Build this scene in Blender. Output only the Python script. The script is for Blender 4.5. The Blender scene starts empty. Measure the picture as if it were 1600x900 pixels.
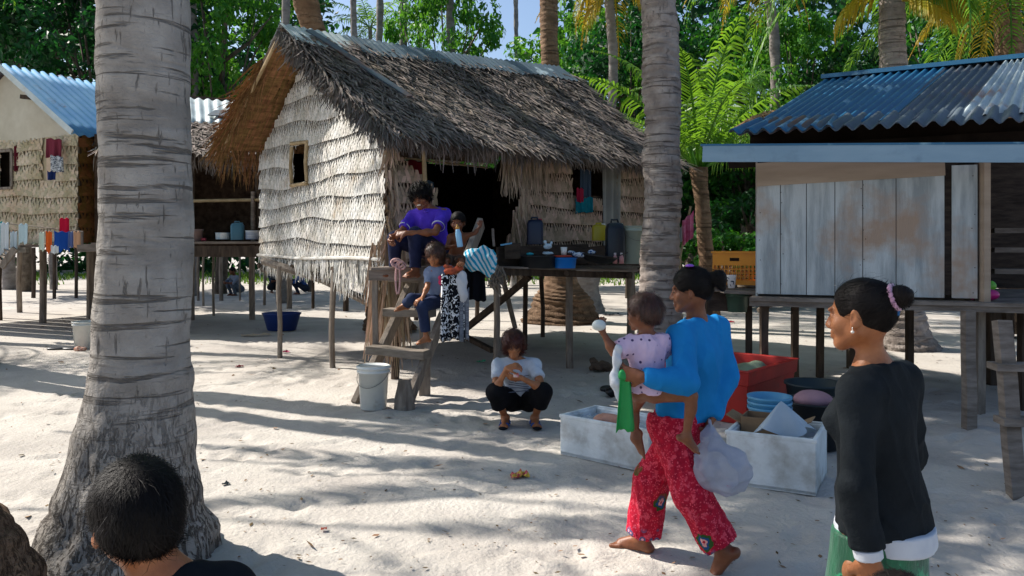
import bpy, math, random
import numpy as np
from mathutils import Vector, Matrix, noise as mnoise
random.seed(7)
SC = bpy.context.scene
COL = SC.collection
R = math.radians

# ---------------------------------------------------------------- camera, sky, sun, exposure
CAMZ = 1.65
cam_d = bpy.data.cameras.new("camera")
cam = bpy.data.objects.new("camera", cam_d)
COL.objects.link(cam)
cam.location = (0, 0, CAMZ)
cam.rotation_euler = (R(90), 0, 0)
cam_d.sensor_width = 36
cam_d.lens = 28.125
cam_d.shift_y = -0.04375
cam_d.clip_start = 0.05
cam_d.clip_end = 2000
cam_d.dof.use_dof = False
SC.camera = cam

SUN_TO = Vector((-0.93, 0.37, 0))          # horizontal direction towards the sun
SUN_EL = 43
world = bpy.data.worlds.new("World")
SC.world = world
world.use_nodes = True
wn = world.node_tree
bg = wn.nodes["Background"]
sky = wn.nodes.new("ShaderNodeTexSky")
sky.sky_type = 'NISHITA'
sky.sun_disc = False
sky.sun_elevation = R(SUN_EL)
sky.sun_rotation = math.atan2(SUN_TO.x, SUN_TO.y)
sky.dust_density = 2.0
sky.ozone_density = 3.0
wn.links.new(sky.outputs[0], bg.inputs[0])
bg.inputs[1].default_value = 0.11
sun_d = bpy.data.lights.new("sun", 'SUN')
sun = bpy.data.objects.new("sun", sun_d)
COL.objects.link(sun)
sun_d.energy = 5.0
sun_d.angle = R(0.45)
sun_d.color = (1.0, 0.94, 0.86)
_h = SUN_TO.normalized()
_to = Vector((_h.x * math.cos(R(SUN_EL)), _h.y * math.cos(R(SUN_EL)), math.sin(R(SUN_EL))))
sun.rotation_euler = (-_to).to_track_quat('-Z', 'Y').to_euler()
SC.view_settings.view_transform = 'Standard'
SC.view_settings.look = 'None'
SC.view_settings.gamma = 1
SC.view_settings.exposure = 0.68
SC.view_settings.use_curve_mapping = False

# ---------------------------------------------------------------- helpers
F = 1250.0
def P(px, py, Y):
    """world point seen at photo pixel (px, py) when it stands Y metres away"""
    return Vector(((px - 800) * Y / F, Y, CAMZ - (py - 380) * Y / F))
def col(h):
    h = h.lstrip('#')
    v = [int(h[i:i + 2], 16) / 255 for i in (0, 2, 4)]
    return tuple(x / 12.92 if x <= .04045 else ((x + .055) / 1.055) ** 2.4 for x in v) + (1,)
def rnd(a, b): return random.uniform(a, b)
def V(*a): return Vector(a[0]) if len(a) == 1 else Vector(a)
def lerp(a, b, t): return a + (b - a) * t

def tag(o, label=None, cat=None, group=None, kind=None):
    if label: o['label'] = label
    if cat: o['category'] = cat
    if group: o['group'] = group
    if kind: o['kind'] = kind
    return o
def empty(name, loc=(0, 0, 0), rz=0, label=None, cat=None, group=None):
    o = bpy.data.objects.new(name, None)
    o.empty_display_size = .1
    COL.objects.link(o)
    o.location = loc
    o.rotation_euler = (0, 0, rz)
    return tag(o, label, cat, group)
def kids(o): return [c for c in bpy.data.objects if c.parent == o]
def copy_tree(o, parent=None, loc=None, rot=None, scale=None, label=None):
    ch = kids(o)
    c = o.copy()
    COL.objects.link(c)
    c.parent = parent
    if loc is not None: c.location = loc
    if rot is not None: c.rotation_euler = rot
    if scale is not None: c.scale = (scale,) * 3 if isinstance(scale, (int, float)) else scale
    if label: c['label'] = label
    for k in ch: copy_tree(k, c)
    return c

def mesh_np(name, verts, faces, mat=None, parent=None, smooth=True, origin=None):
    """fast mesh from numpy arrays; faces (n,4) or (n,3)"""
    me = bpy.data.meshes.new(name)
    verts = np.asarray(verts, np.float32); faces = np.asarray(faces, np.int32)
    if origin is not None: verts = verts - np.asarray(origin, np.float32)
    n, k = faces.shape
    me.vertices.add(len(verts)); me.vertices.foreach_set("co", verts.ravel())
    me.loops.add(n * k); me.loops.foreach_set("vertex_index", faces.ravel())
    me.polygons.add(n)
    me.polygons.foreach_set("loop_start", np.arange(0, n * k, k, dtype=np.int32))
    me.polygons.foreach_set("loop_total", np.full(n, k, np.int32))
    me.polygons.foreach_set("use_smooth", np.full(n, smooth, bool))
    me.update(calc_edges=True)
    me.validate()
    o = bpy.data.objects.new(name, me)
    if mat: me.materials.append(mat)
    COL.objects.link(o)
    o.parent = parent
    return o

class MB:
    """collects shapes, build() links them as ONE mesh object"""
    def __init__(s): s.v = []; s.f = []; s.mi = []; s.cur = 0
    def add(s, vs, fs):
        b = len(s.v)
        s.v += [tuple(p) for p in vs]
        s.f += [tuple(i + b for i in f) for f in fs]
        s.mi += [s.cur] * len(fs)
        return s
    def box(s, c, size, rot=None, taper=1.0):
        hx, hy, hz = [a / 2 for a in size]
        m = rot if rot is not None else Matrix.Identity(3)
        c = Vector(c)
        vs = []
        for z in (-1, 1):
            t = taper if z > 0 else 1
            for x, y in ((-1, -1), (1, -1), (1, 1), (-1, 1)):
                vs.append(c + m @ Vector((x * hx * t, y * hy * t, z * hz)))
        return s.add(vs, [(3, 2, 1, 0), (4, 5, 6, 7), (0, 1, 5, 4), (1, 2, 6, 5), (2, 3, 7, 6), (3, 0, 4, 7)])
    def beam(s, a, b, w, h, up=(0, 0, 1), seg=1, wob=0):
        a, b = Vector(a), Vector(b)
        d = (b - a).normalized()
        up = Vector(up)
        if abs(d.dot(up)) > .97: up = Vector((1, 0, 0)) if abs(d.x) < .9 else Vector((0, 1, 0))
        sx = d.cross(up).normalized(); uz = sx.cross(d).normalized()
        vs = []; n = seg + 1
        for i in range(n):
            p = a + (b - a) * (i / seg)
            o = Vector((rnd(-wob, wob), rnd(-wob, wob), rnd(-wob, wob))) if 0 < i < seg else Vector()
            k = 1 + (rnd(-.08, .08) if wob else 0)
            for x, z in ((-1, -1), (1, -1), (1, 1), (-1, 1)):
                vs.append(p + o + sx * x * w / 2 * k + uz * z * h / 2 * k)
        fs = [(3, 2, 1, 0), tuple(range(n * 4 - 4, n * 4))]
        for i in range(seg):
            for j in range(4):
                q = i * 4
                fs.append((q + j, q + (j + 1) % 4, q + 4 + (j + 1) % 4, q + 4 + j))
        return s.add(vs, fs)
    def tube(s, pts, rad, n=8, jit=0, cap=True, flat=None):
        pts = [Vector(p) for p in pts]
        if isinstance(rad, (int, float)): rad = [rad] * len(pts)
        vs = []; m = len(pts)
        prev = None
        for i, p in enumerate(pts):
            d = (pts[min(i + 1, m - 1)] - pts[max(i - 1, 0)]).normalized()
            if prev is None:
                x = d.cross(Vector((0, 1, 0.01)))
                if x.length < .1: x = d.cross(Vector((1, 0, 0)))
                x.normalize()
            else:
                x = (prev - d * prev.dot(d)).normalized()
            prev = x
            y = d.cross(x)
            for k in range(n):
                a = 2 * math.pi * k / n
                r = rad[i] * (1 + rnd(-jit, jit))
                vs.append(p + x * math.cos(a) * r + y * math.sin(a) * r * (flat or 1))
        fs = []
        for i in range(m - 1):
            for k in range(n):
                k2 = (k + 1) % n
                fs.append((i * n + k, i * n + k2, i * n + n + k2, i * n + n + k))
        if cap:
            fs.append(tuple(range(n - 1, -1, -1))); fs.append(tuple(range((m - 1) * n, m * n)))
        return s.add(vs, fs)
    def lathe(s, prof, c=(0, 0, 0), n=24, m=None, sx=1, sy=1):
        c = Vector(c); vs = []
        for r, z in prof:
            for k in range(n):
                a = 2 * math.pi * k / n
                p = Vector((r * math.cos(a) * sx, r * math.sin(a) * sy, z))
                if m is not None: p = m @ p
                vs.append(c + p)
        fs = []
        for i in range(len(prof) - 1):
            for k in range(n):
                k2 = (k + 1) % n
                fs.append((i * n + k, i * n + k2, i * n + n + k2, i * n + n + k))
        if prof[0][0] > 1e-6: fs.append(tuple(range(n - 1, -1, -1)))
        if prof[-1][0] > 1e-6: fs.append(tuple(range((len(prof) - 1) * n, len(prof) * n)))
        return s.add(vs, fs)
    def ribbon(s, pts, w, side):
        """flat strip through pts; w width(s); side = across direction(s)"""
        n = len(pts)
        if isinstance(w, (int, float)): w = [w] * n
        vs = []
        for i, p in enumerate(pts):
            sd = side[i] if isinstance(side, list) else side
            vs += [p - sd * w[i] / 2, p + sd * w[i] / 2]
        return s.add(vs, [(2 * i, 2 * i + 1, 2 * i + 3, 2 * i + 2) for i in range(n - 1)])
    def grid(s, fn, nu, nv, close_u=False):
        vs = [fn(i / nu, j / nv) for j in range(nv + 1) for i in range(nu + 1)]
        fs = [(j * (nu + 1) + i, j * (nu + 1) + i + 1, (j + 1) * (nu + 1) + i + 1, (j + 1) * (nu + 1) + i)
              for j in range(nv) for i in range(nu)]
        return s.add(vs, fs)
    def build(s, name, mat, parent=None, smooth=False, origin=None, bevel=0, solid=0, loc=None):
        me = bpy.data.meshes.new(name)
        vs = s.v
        if origin is not None:
            o_ = Vector(origin); vs = [tuple(Vector(p) - o_) for p in vs]
        me.from_pydata(vs, [], s.f)
        mats = mat if isinstance(mat, (list, tuple)) else [mat]
        for m in mats: me.materials.append(m)
        if len(mats) > 1: me.polygons.foreach_set("material_index", s.mi)
        if smooth: me.polygons.foreach_set("use_smooth", [True] * len(me.polygons))
        me.update()
        o = bpy.data.objects.new(name, me)
        COL.objects.link(o)
        o.parent = parent
        if origin is not None and parent is None: o.location = origin
        if loc is not None: o.location = loc
        if solid:
            md = o.modifiers.new("solidify", 'SOLIDIFY'); md.thickness = solid; md.offset = 0
        if bevel:
            md = o.modifiers.new("bevel", 'BEVEL'); md.width = bevel; md.segments = 2; md.limit_method = 'ANGLE'
        return o

# ---------------------------------------------------------------- materials
def mat(name, c1, c2=None, scale=4, rough=.8, bump=.0, bscale=30, stretch=(1, 1, 1), spec=.3, island=0, trans=0,
        metal=0, c3=None, c3s=1.5, c3t=(.55, .65), detail=6, bdist=.01, alpha=1, coat=0, contrast=(.35, .65), sss=0, tcol=None,
        sheen=0, base=None, bstretch=None):
    m = bpy.data.materials.new(name); m.use_nodes = True
    N = m.node_tree.nodes; L = m.node_tree.links
    b = N["Principled BSDF"]
    c1 = col(c1) if isinstance(c1, str) else c1
    b.inputs["Roughness"].default_value = rough
    b.inputs["Specular IOR Level"].default_value = spec
    b.inputs["Metallic"].default_value = metal
    b.inputs["Coat Weight"].default_value = coat
    if sheen: b.inputs["Sheen Weight"].default_value = sheen
    if sss:
        b.inputs["Subsurface Weight"].default_value = sss
        b.inputs["Subsurface Radius"].default_value = (.012, .005, .003)
        b.inputs["Subsurface Scale"].default_value = 1
    tc = N.new("ShaderNodeTexCoord"); mp = N.new("ShaderNodeMapping")
    mp.inputs["Scale"].default_value = stretch
    L.new(tc.outputs["Object"], mp.inputs[0])
    def noise(sc, det=detail, vec=mp.outputs[0], dist=0):
        n = N.new("ShaderNodeTexNoise"); n.inputs["Scale"].default_value = sc; n.inputs["Detail"].default_value = det
        n.inputs["Roughness"].default_value = .6; n.inputs["Distortion"].default_value = dist
        L.new(vec, n.inputs["Vector"]); return n.outputs[0]
    def ramp(src, lo, hi):
        r = N.new("ShaderNodeMapRange"); r.inputs[1].default_value = lo; r.inputs[2].default_value = hi
        L.new(src, r.inputs[0]); return r.outputs[0]
    def mix(f, a, bb):
        x = N.new("ShaderNodeMix"); x.data_type = 'RGBA'
        if hasattr(f, 'links'): L.new(f, x.inputs[0])
        else: x.inputs[0].default_value = f
        for v, sk in ((a, x.inputs[6]), (bb, x.inputs[7])):
            if isinstance(v, tuple): sk.default_value = v
            else: L.new(v, sk)
        return x.outputs[2]
    cur = c1
    if c2:
        cur = mix(ramp(noise(scale), *contrast), c1, col(c2) if isinstance(c2, str) else c2)
    if c3:
        cur = mix(ramp(noise(c3s, vec=tc.outputs["Object"]), *c3t), cur, col(c3) if isinstance(c3, str) else c3)
    if island:
        g = N.new("ShaderNodeNewGeometry")
        hsv = N.new("ShaderNodeHueSaturation")
        v = N.new("ShaderNodeMapRange"); v.inputs[3].default_value = 1 - island; v.inputs[4].default_value = 1 + island
        L.new(g.outputs["Random Per Island"], v.inputs[0]); L.new(v.outputs[0], hsv.inputs["Value"])
        h2 = N.new("ShaderNodeMath"); h2.operation = 'MULTIPLY_ADD'; h2.inputs[1].default_value = -.04; h2.inputs[2].default_value = .52
        L.new(g.outputs["Random Per Island"], h2.inputs[0]); L.new(h2.outputs[0], hsv.inputs["Hue"])
        if isinstance(cur, tuple): hsv.inputs["Color"].default_value = cur
        else: L.new(cur, hsv.inputs["Color"])
        cur = hsv.outputs[0]
    if isinstance(cur, tuple): b.inputs["Base Color"].default_value = cur
    else: L.new(cur, b.inputs["Base Color"])
    if bump:
        bp = N.new("ShaderNodeBump"); bp.inputs["Strength"].default_value = bump; bp.inputs["Distance"].default_value = bdist
        vec = mp.outputs[0]
        if bstretch:
            mp2 = N.new("ShaderNodeMapping"); mp2.inputs["Scale"].default_value = bstretch
            L.new(tc.outputs["Object"], mp2.inputs[0]); vec = mp2.outputs[0]
        L.new(noise(bscale, 8, vec), bp.inputs["Height"]); L.new(bp.outputs[0], b.inputs["Normal"])
    m['_cur'] = 0
    if trans:
        t = N.new("ShaderNodeBsdfTranslucent")
        if tcol: t.inputs[0].default_value = col(tcol)
        elif isinstance(cur, tuple): t.inputs[0].default_value = cur
        else: L.new(cur, t.inputs[0])
        mx = N.new("ShaderNodeMixShader"); mx.inputs[0].default_value = trans
        out = N["Material Output"]
        L.new(b.outputs[0], mx.inputs[1]); L.new(t.outputs[0], mx.inputs[2]); L.new(mx.outputs[0], out.inputs[0])
    if alpha < 1: b.inputs["Alpha"].default_value = alpha
    return m

# ---------------------------------------------------------------- signed-distance shapes (people, fruit, cloth lumps)
def A(p): return np.array(p, float)
def nrm(v): v = A(v); return v / (np.linalg.norm(v) + 1e-9)
class Body:
    """prims blended into one surface. each prim: dict(kind, ..., k blend, tag, op)"""
    def __init__(s): s.p = []
    def cone(s, a, b, r0, r1, k=.02, tag='', flat=None, op='+', clip=None):
        s.p.append(dict(t='c', a=A(a), b=A(b), r0=r0, r1=r1, k=k, tag=tag, flat=flat, op=op, clip=clip)); return s
    def ell(s, c, rad, fr=None, k=.02, tag='', op='+', clip=None):
        fr = np.eye(3) if fr is None else np.array(fr, float)
        s.p.append(dict(t='e', c=A(c), rad=A(rad), fr=fr, k=k, tag=tag, op=op, clip=clip)); return s
    def sub(s, tags, infl=0, clip=None):
        n = Body()
        for q in s.p:
            if q['tag'] in tags:
                q = dict(q)
                if q['t'] == 'c': q['r0'] += infl; q['r1'] += infl
                else: q['rad'] = q['rad'] + infl
                if clip and q['tag'] in clip: q['clip'] = clip[q['tag']]
                n.p.append(q)
        return n
    def mesh(s, h, cuts=(), warp=None):
        lo = np.full(3, 1e9); hi = -lo
        for q in s.p:
            if q['op'] != '+': continue
            if q['t'] == 'c': r = max(q['r0'], q['r1']); pts = (q['a'] - r, q['b'] - r, q['a'] + r, q['b'] + r)
            else: r = q['rad'].max(); pts = (q['c'] - r, q['c'] + r)
            for z in pts: lo = np.minimum(lo, z); hi = np.maximum(hi, z)
        lo -= 3 * h; hi += 3 * h
        n = np.ceil((hi - lo) / h).astype(int) + 1
        D = np.full(n, .2, np.float32)
        ax = [(lo[i] + h * np.arange(n[i])).astype(np.float32) for i in range(3)]
        for q in s.p:
            k = q['k']; m = k + 2.5 * h
            if q['t'] == 'c':
                r = max(q['r0'], q['r1']); b0 = np.minimum(q['a'], q['b']) - r - m; b1 = np.maximum(q['a'], q['b']) + r + m
            else:
                r = q['rad'].max(); b0 = q['c'] - r - m; b1 = q['c'] + r + m
            i0 = np.maximum(((b0 - lo) / h).astype(int), 0); i1 = np.minimum(((b1 - lo) / h).astype(int) + 2, n)
            if (i1 <= i0).any(): continue
            sl = tuple(slice(i0[i], i1[i]) for i in range(3))
            X = ax[0][sl[0]][:, None, None]; Y = ax[1][sl[1]][None, :, None]; Z = ax[2][sl[2]][None, None, :]
            if q['t'] == 'c':
                a = q['a']; ba = q['b'] - a; l2 = max(ba @ ba, 1e-9)
                px, py, pz = X - a[0], Y - a[1], Z - a[2]
                t = np.clip((px * ba[0] + py * ba[1] + pz * ba[2]) / l2, 0, 1)
                ox, oy, oz = px - t * ba[0], py - t * ba[1], pz - t * ba[2]
                rr = q['r0'] + (q['r1'] - q['r0']) * t
                if q['flat']:
                    nn = nrm(q['flat'][0]); f = 1 / q['flat'][1] - 1
                    dt = ox * nn[0] + oy * nn[1] + oz * nn[2]
                    ox, oy, oz = ox + nn[0] * dt * f, oy + nn[1] * dt * f, oz + nn[2] * dt * f
                    d = (np.sqrt(ox * ox + oy * oy + oz * oz) - rr) * q['flat'][1]
                else:
                    d = np.sqrt(ox * ox + oy * oy + oz * oz) - rr
            else:
                c = q['c']; fr = q['fr']; rd = q['rad']
                px, py, pz = X - c[0], Y - c[1], Z - c[2]
                g = [(px * fr[i][0] + py * fr[i][1] + pz * fr[i][2]) / rd[i] for i in range(3)]
                k0 = np.sqrt(g[0] ** 2 + g[1] ** 2 + g[2] ** 2)
                k1 = np.sqrt((g[0] / rd[0]) ** 2 + (g[1] / rd[1]) ** 2 + (g[2] / rd[2]) ** 2)
                d = k0 * (k0 - 1) / np.maximum(k1, 1e-6)
            if q['clip'] is not None:
                for cc, cn in (q['clip'] if isinstance(q['clip'], list) else [q['clip']]):
                    cn = nrm(cn)
                    d = np.maximum(d, (X - cc[0]) * cn[0] + (Y - cc[1]) * cn[1] + (Z - cc[2]) * cn[2])
            o = D[sl]
            if q['op'] == '+':
                hh = np.maximum(k - np.abs(o - d), 0) / k
                D[sl] = np.minimum(o, d) - hh * hh * k * .25
            else:
                hh = np.maximum(k - np.abs(o + d), 0) / k
                D[sl] = np.maximum(o, -d) + hh * hh * k * .25
        for cc, cn in cuts:
            cn = nrm(cn)
            D = np.maximum(D, (ax[0][:, None, None] - cc[0]) * cn[0] + (ax[1][None, :, None] - cc[1]) * cn[1] + (ax[2][None, None, :] - cc[2]) * cn[2])
        return nets(D, lo, h)

def nets(D, lo, h):
    S = D < 0
    c = S[:-1, :-1, :-1].astype(np.int8)
    tot = sum(S[i:S.shape[0] - 1 + i, j:S.shape[1] - 1 + j, k:S.shape[2] - 1 + k].astype(np.int8) for i in (0, 1) for j in (0, 1) for k in (0, 1))
    act = (tot > 0) & (tot < 8)
    I = np.argwhere(act)
    idx = np.full(act.shape, -1, np.int32); idx[act] = np.arange(len(I))
    cor = [(i, j, k) for i in (0, 1) for j in (0, 1) for k in (0, 1)]
    val = np.stack([D[I[:, 0] + a, I[:, 1] + b, I[:, 2] + cc] for a, b, cc in cor], 1)
    acc = np.zeros((len(I), 3)); cnt = np.zeros(len(I))
    for x in range(8):
        for y in range(x + 1, 8):
            if sum(abs(p - q) for p, q in zip(cor[x], cor[y])) != 1: continue
            a, b = val[:, x], val[:, y]
            m = (a < 0) != (b < 0)
            t = a[m] / (a[m] - b[m])
            ca, cb = np.array(cor[x]), np.array(cor[y])
            acc[m] += ca + (cb - ca) * t[:, None]; cnt[m] += 1
    Vt = (I + acc / cnt[:, None]) * h + lo
    fs = []
    for axn in range(3):
        s0 = [slice(0, -1) if i == axn else slice(1, -1) for i in range(3)]
        s1 = [slice(1, None) if i == axn else slice(1, -1) for i in range(3)]
        a, b = S[tuple(s0)], S[tuple(s1)]
        E = np.argwhere(a != b)
        if not len(E): continue
        for i in range(3):
            if i != axn: E[:, i] += 1
        u, v = [i for i in range(3) if i != axn]
        flip = S[E[:, 0], E[:, 1], E[:, 2]]
        def g(du, dv):
            q = E.copy(); q[:, u] -= du; q[:, v] -= dv
            return idx[q[:, 0], q[:, 1], q[:, 2]]
        Q = np.stack([g(1, 1), g(0, 1), g(0, 0), g(1, 0)], 1)
        if axn == 1: flip = ~flip
        Q[~flip] = Q[~flip][:, ::-1]
        fs.append(Q)
    return Vt, np.concatenate(fs)

def vnoise(p, freq, seed=0, n=5, stretch=(1, 1, 1)):
    """cheap smooth pseudo noise on (n,3) points, about -1..1"""
    rs = np.random.RandomState(seed)
    out = np.zeros(len(p)); q = p * np.array(stretch)
    for i in range(n):
        d = rs.normal(size=3); d /= np.linalg.norm(d)
        f = freq * rs.uniform(.7, 1.6)
        w = np.sin(q @ rs.normal(size=3) * freq * .6 + rs.uniform(0, 6)) * 1.3
        out += np.sin(q @ d * f + w + rs.uniform(0, 6))
    return out / n ** .5 / 1.2
def normals(vt, fc):
    a = vt[fc[:, 2]] - vt[fc[:, 0]]; b = vt[fc[:, 3]] - vt[fc[:, 1]]
    n = np.cross(a, b); out = np.zeros_like(vt)
    for i in range(4): np.add.at(out, fc[:, i], n)
    return out / (np.linalg.norm(out, axis=1, keepdims=True) + 1e-12)
def sdf_obj(name, body, h, m, parent, cuts=(), wr=0, wf=40, seed=0, stretch=(1, 1, 1), origin=None, sharp=0):
    vt, fc = body.mesh(h, cuts)
    if wr:
        n = normals(vt, fc)
        w = vnoise(vt, wf, seed, 6, stretch)
        if sharp: w = .8 - 1.9 * np.abs(w + .25 * vnoise(vt, wf * 3, seed + 9, 4, stretch)) ** sharp
        vt = vt + n * (w * wr)[:, None]
    o = mesh_np(name, vt, fc, m, parent, True, origin)
    return o
# ================================================================ materials
M = {}
M['sand'] = mat("sand", '#b0a9a1', '#c0bab1', 1.3, .95, .8, 26, spec=.1, c3='#9c9690', c3s=.5, c3t=(.52, .7), bdist=.02)
M['grass'] = mat("grass", '#3f6b1c', '#6d8a2c', 6, .8, island=.35, trans=.3)
M['thatch'] = mat("thatch", '#837a73', '#635a55', 3, .9, island=.5, c3='#8d7f70', c3s=1.3, c3t=(.56, .68), spec=.15)
M['thatch_base'] = mat("thatch_base", '#4a4038', '#352c25', 12, .95, .6, 40, spec=.05)
M['soffit'] = mat("thatch_underside", '#93714c', '#6b4f35', 5, .9, .5, 60, (1, 1, 6), island=.3, spec=.1)
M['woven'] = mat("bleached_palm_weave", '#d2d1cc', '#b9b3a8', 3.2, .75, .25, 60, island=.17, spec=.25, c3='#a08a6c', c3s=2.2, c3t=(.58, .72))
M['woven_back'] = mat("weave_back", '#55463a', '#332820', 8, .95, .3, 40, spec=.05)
M['woven_shade'] = mat("shaded_brown_weave", '#b8a38c', '#927c66', 2.2, .8, .25, 60, island=.35, spec=.15)  # darker weave copy; shade on the front side put into its brown
M['woven_tan'] = mat("tan_palm_weave", '#cbbfa6', '#b3a284', 1.6, .8, .3, 50, island=.22, spec=.15)
M['pole'] = mat("weathered_pole", '#968b7f', '#6b6158', 5, .85, .6, 30, (3, 3, .6), spec=.15)
M['pole_dark'] = mat("dark_pole", '#574a40', '#3a312a', 5, .85, .6, 30, (3, 3, .6), spec=.15)
M['plank'] = mat("grey_planks", '#8c8177', '#675d54', 4, .8, .5, 22, (1, 1, 5), island=.2, spec=.2)
M['plank_dark'] = mat("dark_planks", '#4f443c', '#332b26', 4, .85, .5, 22, (1, 1, 5), island=.2, spec=.2)
M['bamboo'] = mat("bamboo", '#b59f7c', '#8f7a58', 6, .6, .2, 20, spec=.3)
M['dark_in'] = mat("dark_shade_brown", '#2b231d', '#1c1612', 3, .95, spec=.05)  # near-black brown painted for shade in gaps and rooms; also the toy stem
M['board_wall'] = mat("weathered_plywood", '#c4c9c9', '#9aa0a2', 3.5, .8, .7, 26, (2.2, 2.2, .3), contrast=(.40, .60), bstretch=(7, 7, .5), island=.10, spec=.2, c3='#ad9682', c3s=1.1, c3t=(.52, .66))
M['board_top'] = mat("brown_plywood", '#b39e8a', '#9a8673', 2.5, .8, .3, 14, (.3, .3, 2), spec=.2)
M['fascia'] = mat("pale_blue_paint", '#8fa9ba', '#7c99ad', 1.2, .55, .15, 20, (.5, 1, 3), spec=.4, c3='#6d8698', c3s=2, c3t=(.6, .75))
M['roof_blue'] = mat("blue_tin", '#1a567c', '#246488', 1.5, .42, .1, 12, spec=.5, c3='#7fa6ba', c3s=2.6, c3t=(.57, .66))
M['roof_grey'] = mat("grey_tin", '#5b6670', '#47515a', 1.8, .5, .15, 12, spec=.5, c3='#6d4a38', c3s=1.3, c3t=(.52, .66), metal=.2)
M['roof_white'] = mat("white_tin", '#b9c4c6', '#98a6aa', 1.8, .5, .1, 12, spec=.5, c3='#a3704b', c3s=1.5, c3t=(.56, .68))
M['roof_blue_worn'] = mat("worn_blue_tin", '#3f7dac', '#6d9cbc', 1.0, .4, .1, 12, spec=.5, c3='#4a3a38', c3s=.8, c3t=(.60, .66))
M['tarp'] = mat("cream_tarp", '#cfc9b8', '#b9b19d', 1.2, .7, .3, 5, spec=.2)
M['ridge_tin'] = mat("grey_blue_ridge_tin", '#5d6f7b', '#465661', 1.2, .5, .1, 10, (1, 1, 1), spec=.5, c3='#9fb0b8', c3s=2.2, c3t=(.60, .68))
M['bark'] = mat("palm_bark", '#8d847c', '#655c55', 7, .9, .9, 16, (1, 1, 2.2), spec=.12, c3='#4f4640', c3s=5, c3t=(.56, .64), bdist=.02)
def bark_mat(name, base, dark, light, zs):
    m = mat(name, base, light, 5, .9, spec=.1); N = m.node_tree.nodes; L = m.node_tree.links; bs = N["Principled BSDF"]
    src = bs.inputs["Base Color"].links[0].from_socket; tc = N.new("ShaderNodeTexCoord")
    def mp(sc):
        x = N.new("ShaderNodeMapping"); x.inputs["Scale"].default_value = sc; L.new(tc.outputs["Object"], x.inputs[0]); return x.outputs[0]
    def nz(sc, v, det=5, dist=.4):
        n = N.new("ShaderNodeTexNoise"); n.inputs["Scale"].default_value = sc; n.inputs["Detail"].default_value = det; n.inputs["Roughness"].default_value = .65; n.inputs["Distortion"].default_value = dist; L.new(v, n.inputs[0]); return n.outputs[0]
    def rg(sv, a, c, x=0, y=1):
        r = N.new("ShaderNodeMapRange"); r.inputs[1].default_value = a; r.inputs[2].default_value = c; r.inputs[3].default_value = x; r.inputs[4].default_value = y; L.new(sv, r.inputs[0]); return r.outputs[0]
    def mt(op, a, c):
        x = N.new("ShaderNodeMath"); x.operation = op
        for i, v in enumerate((a, c)):
            if isinstance(v, (int, float)): x.inputs[i].default_value = v
            else: L.new(v, x.inputs[i])
        return x.outputs[0]
    sx = N.new("ShaderNodeSeparateXYZ"); L.new(tc.outputs["Object"], sx.inputs[0])
    low = rg(mt('ADD', sx.outputs[2], mt('MULTIPLY', nz(3, tc.outputs["Object"]), .5)), zs + .45, zs - .25)
    ringc = rg(nz(1.0, mp((1.6, 1.6, 26)), 4), .56, .64)           # thin horizontal scars
    ringw = rg(nz(1.0, mp((1.0, 1.0, 5)), 3), .50, .62)            # broad darker bands
    vert = rg(nz(1.0, mp((34, 34, 5)), 4), .60, .68)               # short vertical cracks
    crack = rg(nz(1.0, mp((42, 42, 12)), 6, 1.0), .50, .60)         # rooty fissures
    blot = rg(nz(6, tc.outputs["Object"], 5, .8), .58, .66)
    up = mt('MAXIMUM', mt('MULTIPLY', ringc, .75), mt('MAXIMUM', mt('MULTIPLY', vert, .6), mt('MULTIPLY', ringw, .35)))
    dn = mt('MAXIMUM', crack, mt('MULTIPLY', blot, .6))
    k = mt('ADD', mt('MULTIPLY', up, mt('SUBTRACT', 1.0, low)), mt('MULTIPLY', dn, low))
    k = mt('MINIMUM', mt('ADD', k, mt('MULTIPLY', low, mt('MULTIPLY', nz(5, tc.outputs["Object"], 6, .6), .55))), 1.0)
    x = N.new("ShaderNodeMix"); x.data_type = 'RGBA'; L.new(mt('MULTIPLY', k, .85), x.inputs[0]); L.new(src, x.inputs[6]); x.inputs[7].default_value = col(dark); L.new(x.outputs[2], bs.inputs["Base Color"])
    hgt = mt('ADD', mt('MULTIPLY', k, -1.0), mt('MULTIPLY', nz(40, mp((1, 1, 1.6)), 6), .5))
    bp = N.new("ShaderNodeBump"); bp.inputs["Strength"].default_value = .9; bp.inputs["Distance"].default_value = .02; L.new(hgt, bp.inputs["Height"]); L.new(bp.outputs[0], bs.inputs["Normal"])
    return m
M['bark'] = bark_mat("palm_bark", '#aba69f', '#3c3631', '#8f8982', .95)
M['bark_mid'] = bark_mat("ringed_palm_bark", '#aaa098', '#4a413b', '#8c817a', .2)
M['bark_brown'] = bark_mat("brown_palm_bark", '#8f7660', '#41342a', '#6f5947', .6)
M['bark_far'] = mat("grey_trunk_bark", '#8f8a86', '#6f6965', 4, .9, .5, 14, (1, 1, 2), spec=.1)
M['leaf'] = mat("jungle_leaf", '#27661a', '#194c18', .5, .5, island=.4, spec=.3, trans=.3, tcol='#4c8f1e')
M['leaf_dark'] = mat("dark_jungle_leaf", '#174421', '#0f3419', .5, .55, island=.4, spec=.25, trans=.2, tcol='#2f7a2a')
M['leaf_lime'] = mat("lime_leaf", '#3a7a20', '#24601a', .6, .5, island=.4, spec=.3, trans=.35, tcol='#6ba82c')
M['frond'] = mat("palm_frond", '#4f7d22', '#33661f', .8, .45, island=.28, spec=.4, trans=.4, tcol='#86b52a')
M['frond_yellow'] = mat("yellowing_frond", '#b5912a', '#7d8a26', 1.2, .5, island=.3, spec=.3, trans=.4, tcol='#d0b030')
M['frond_dry'] = mat("dry_frond", '#a58763', '#7d6246', 1.5, .8, island=.3, spec=.15, trans=.15)
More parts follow.
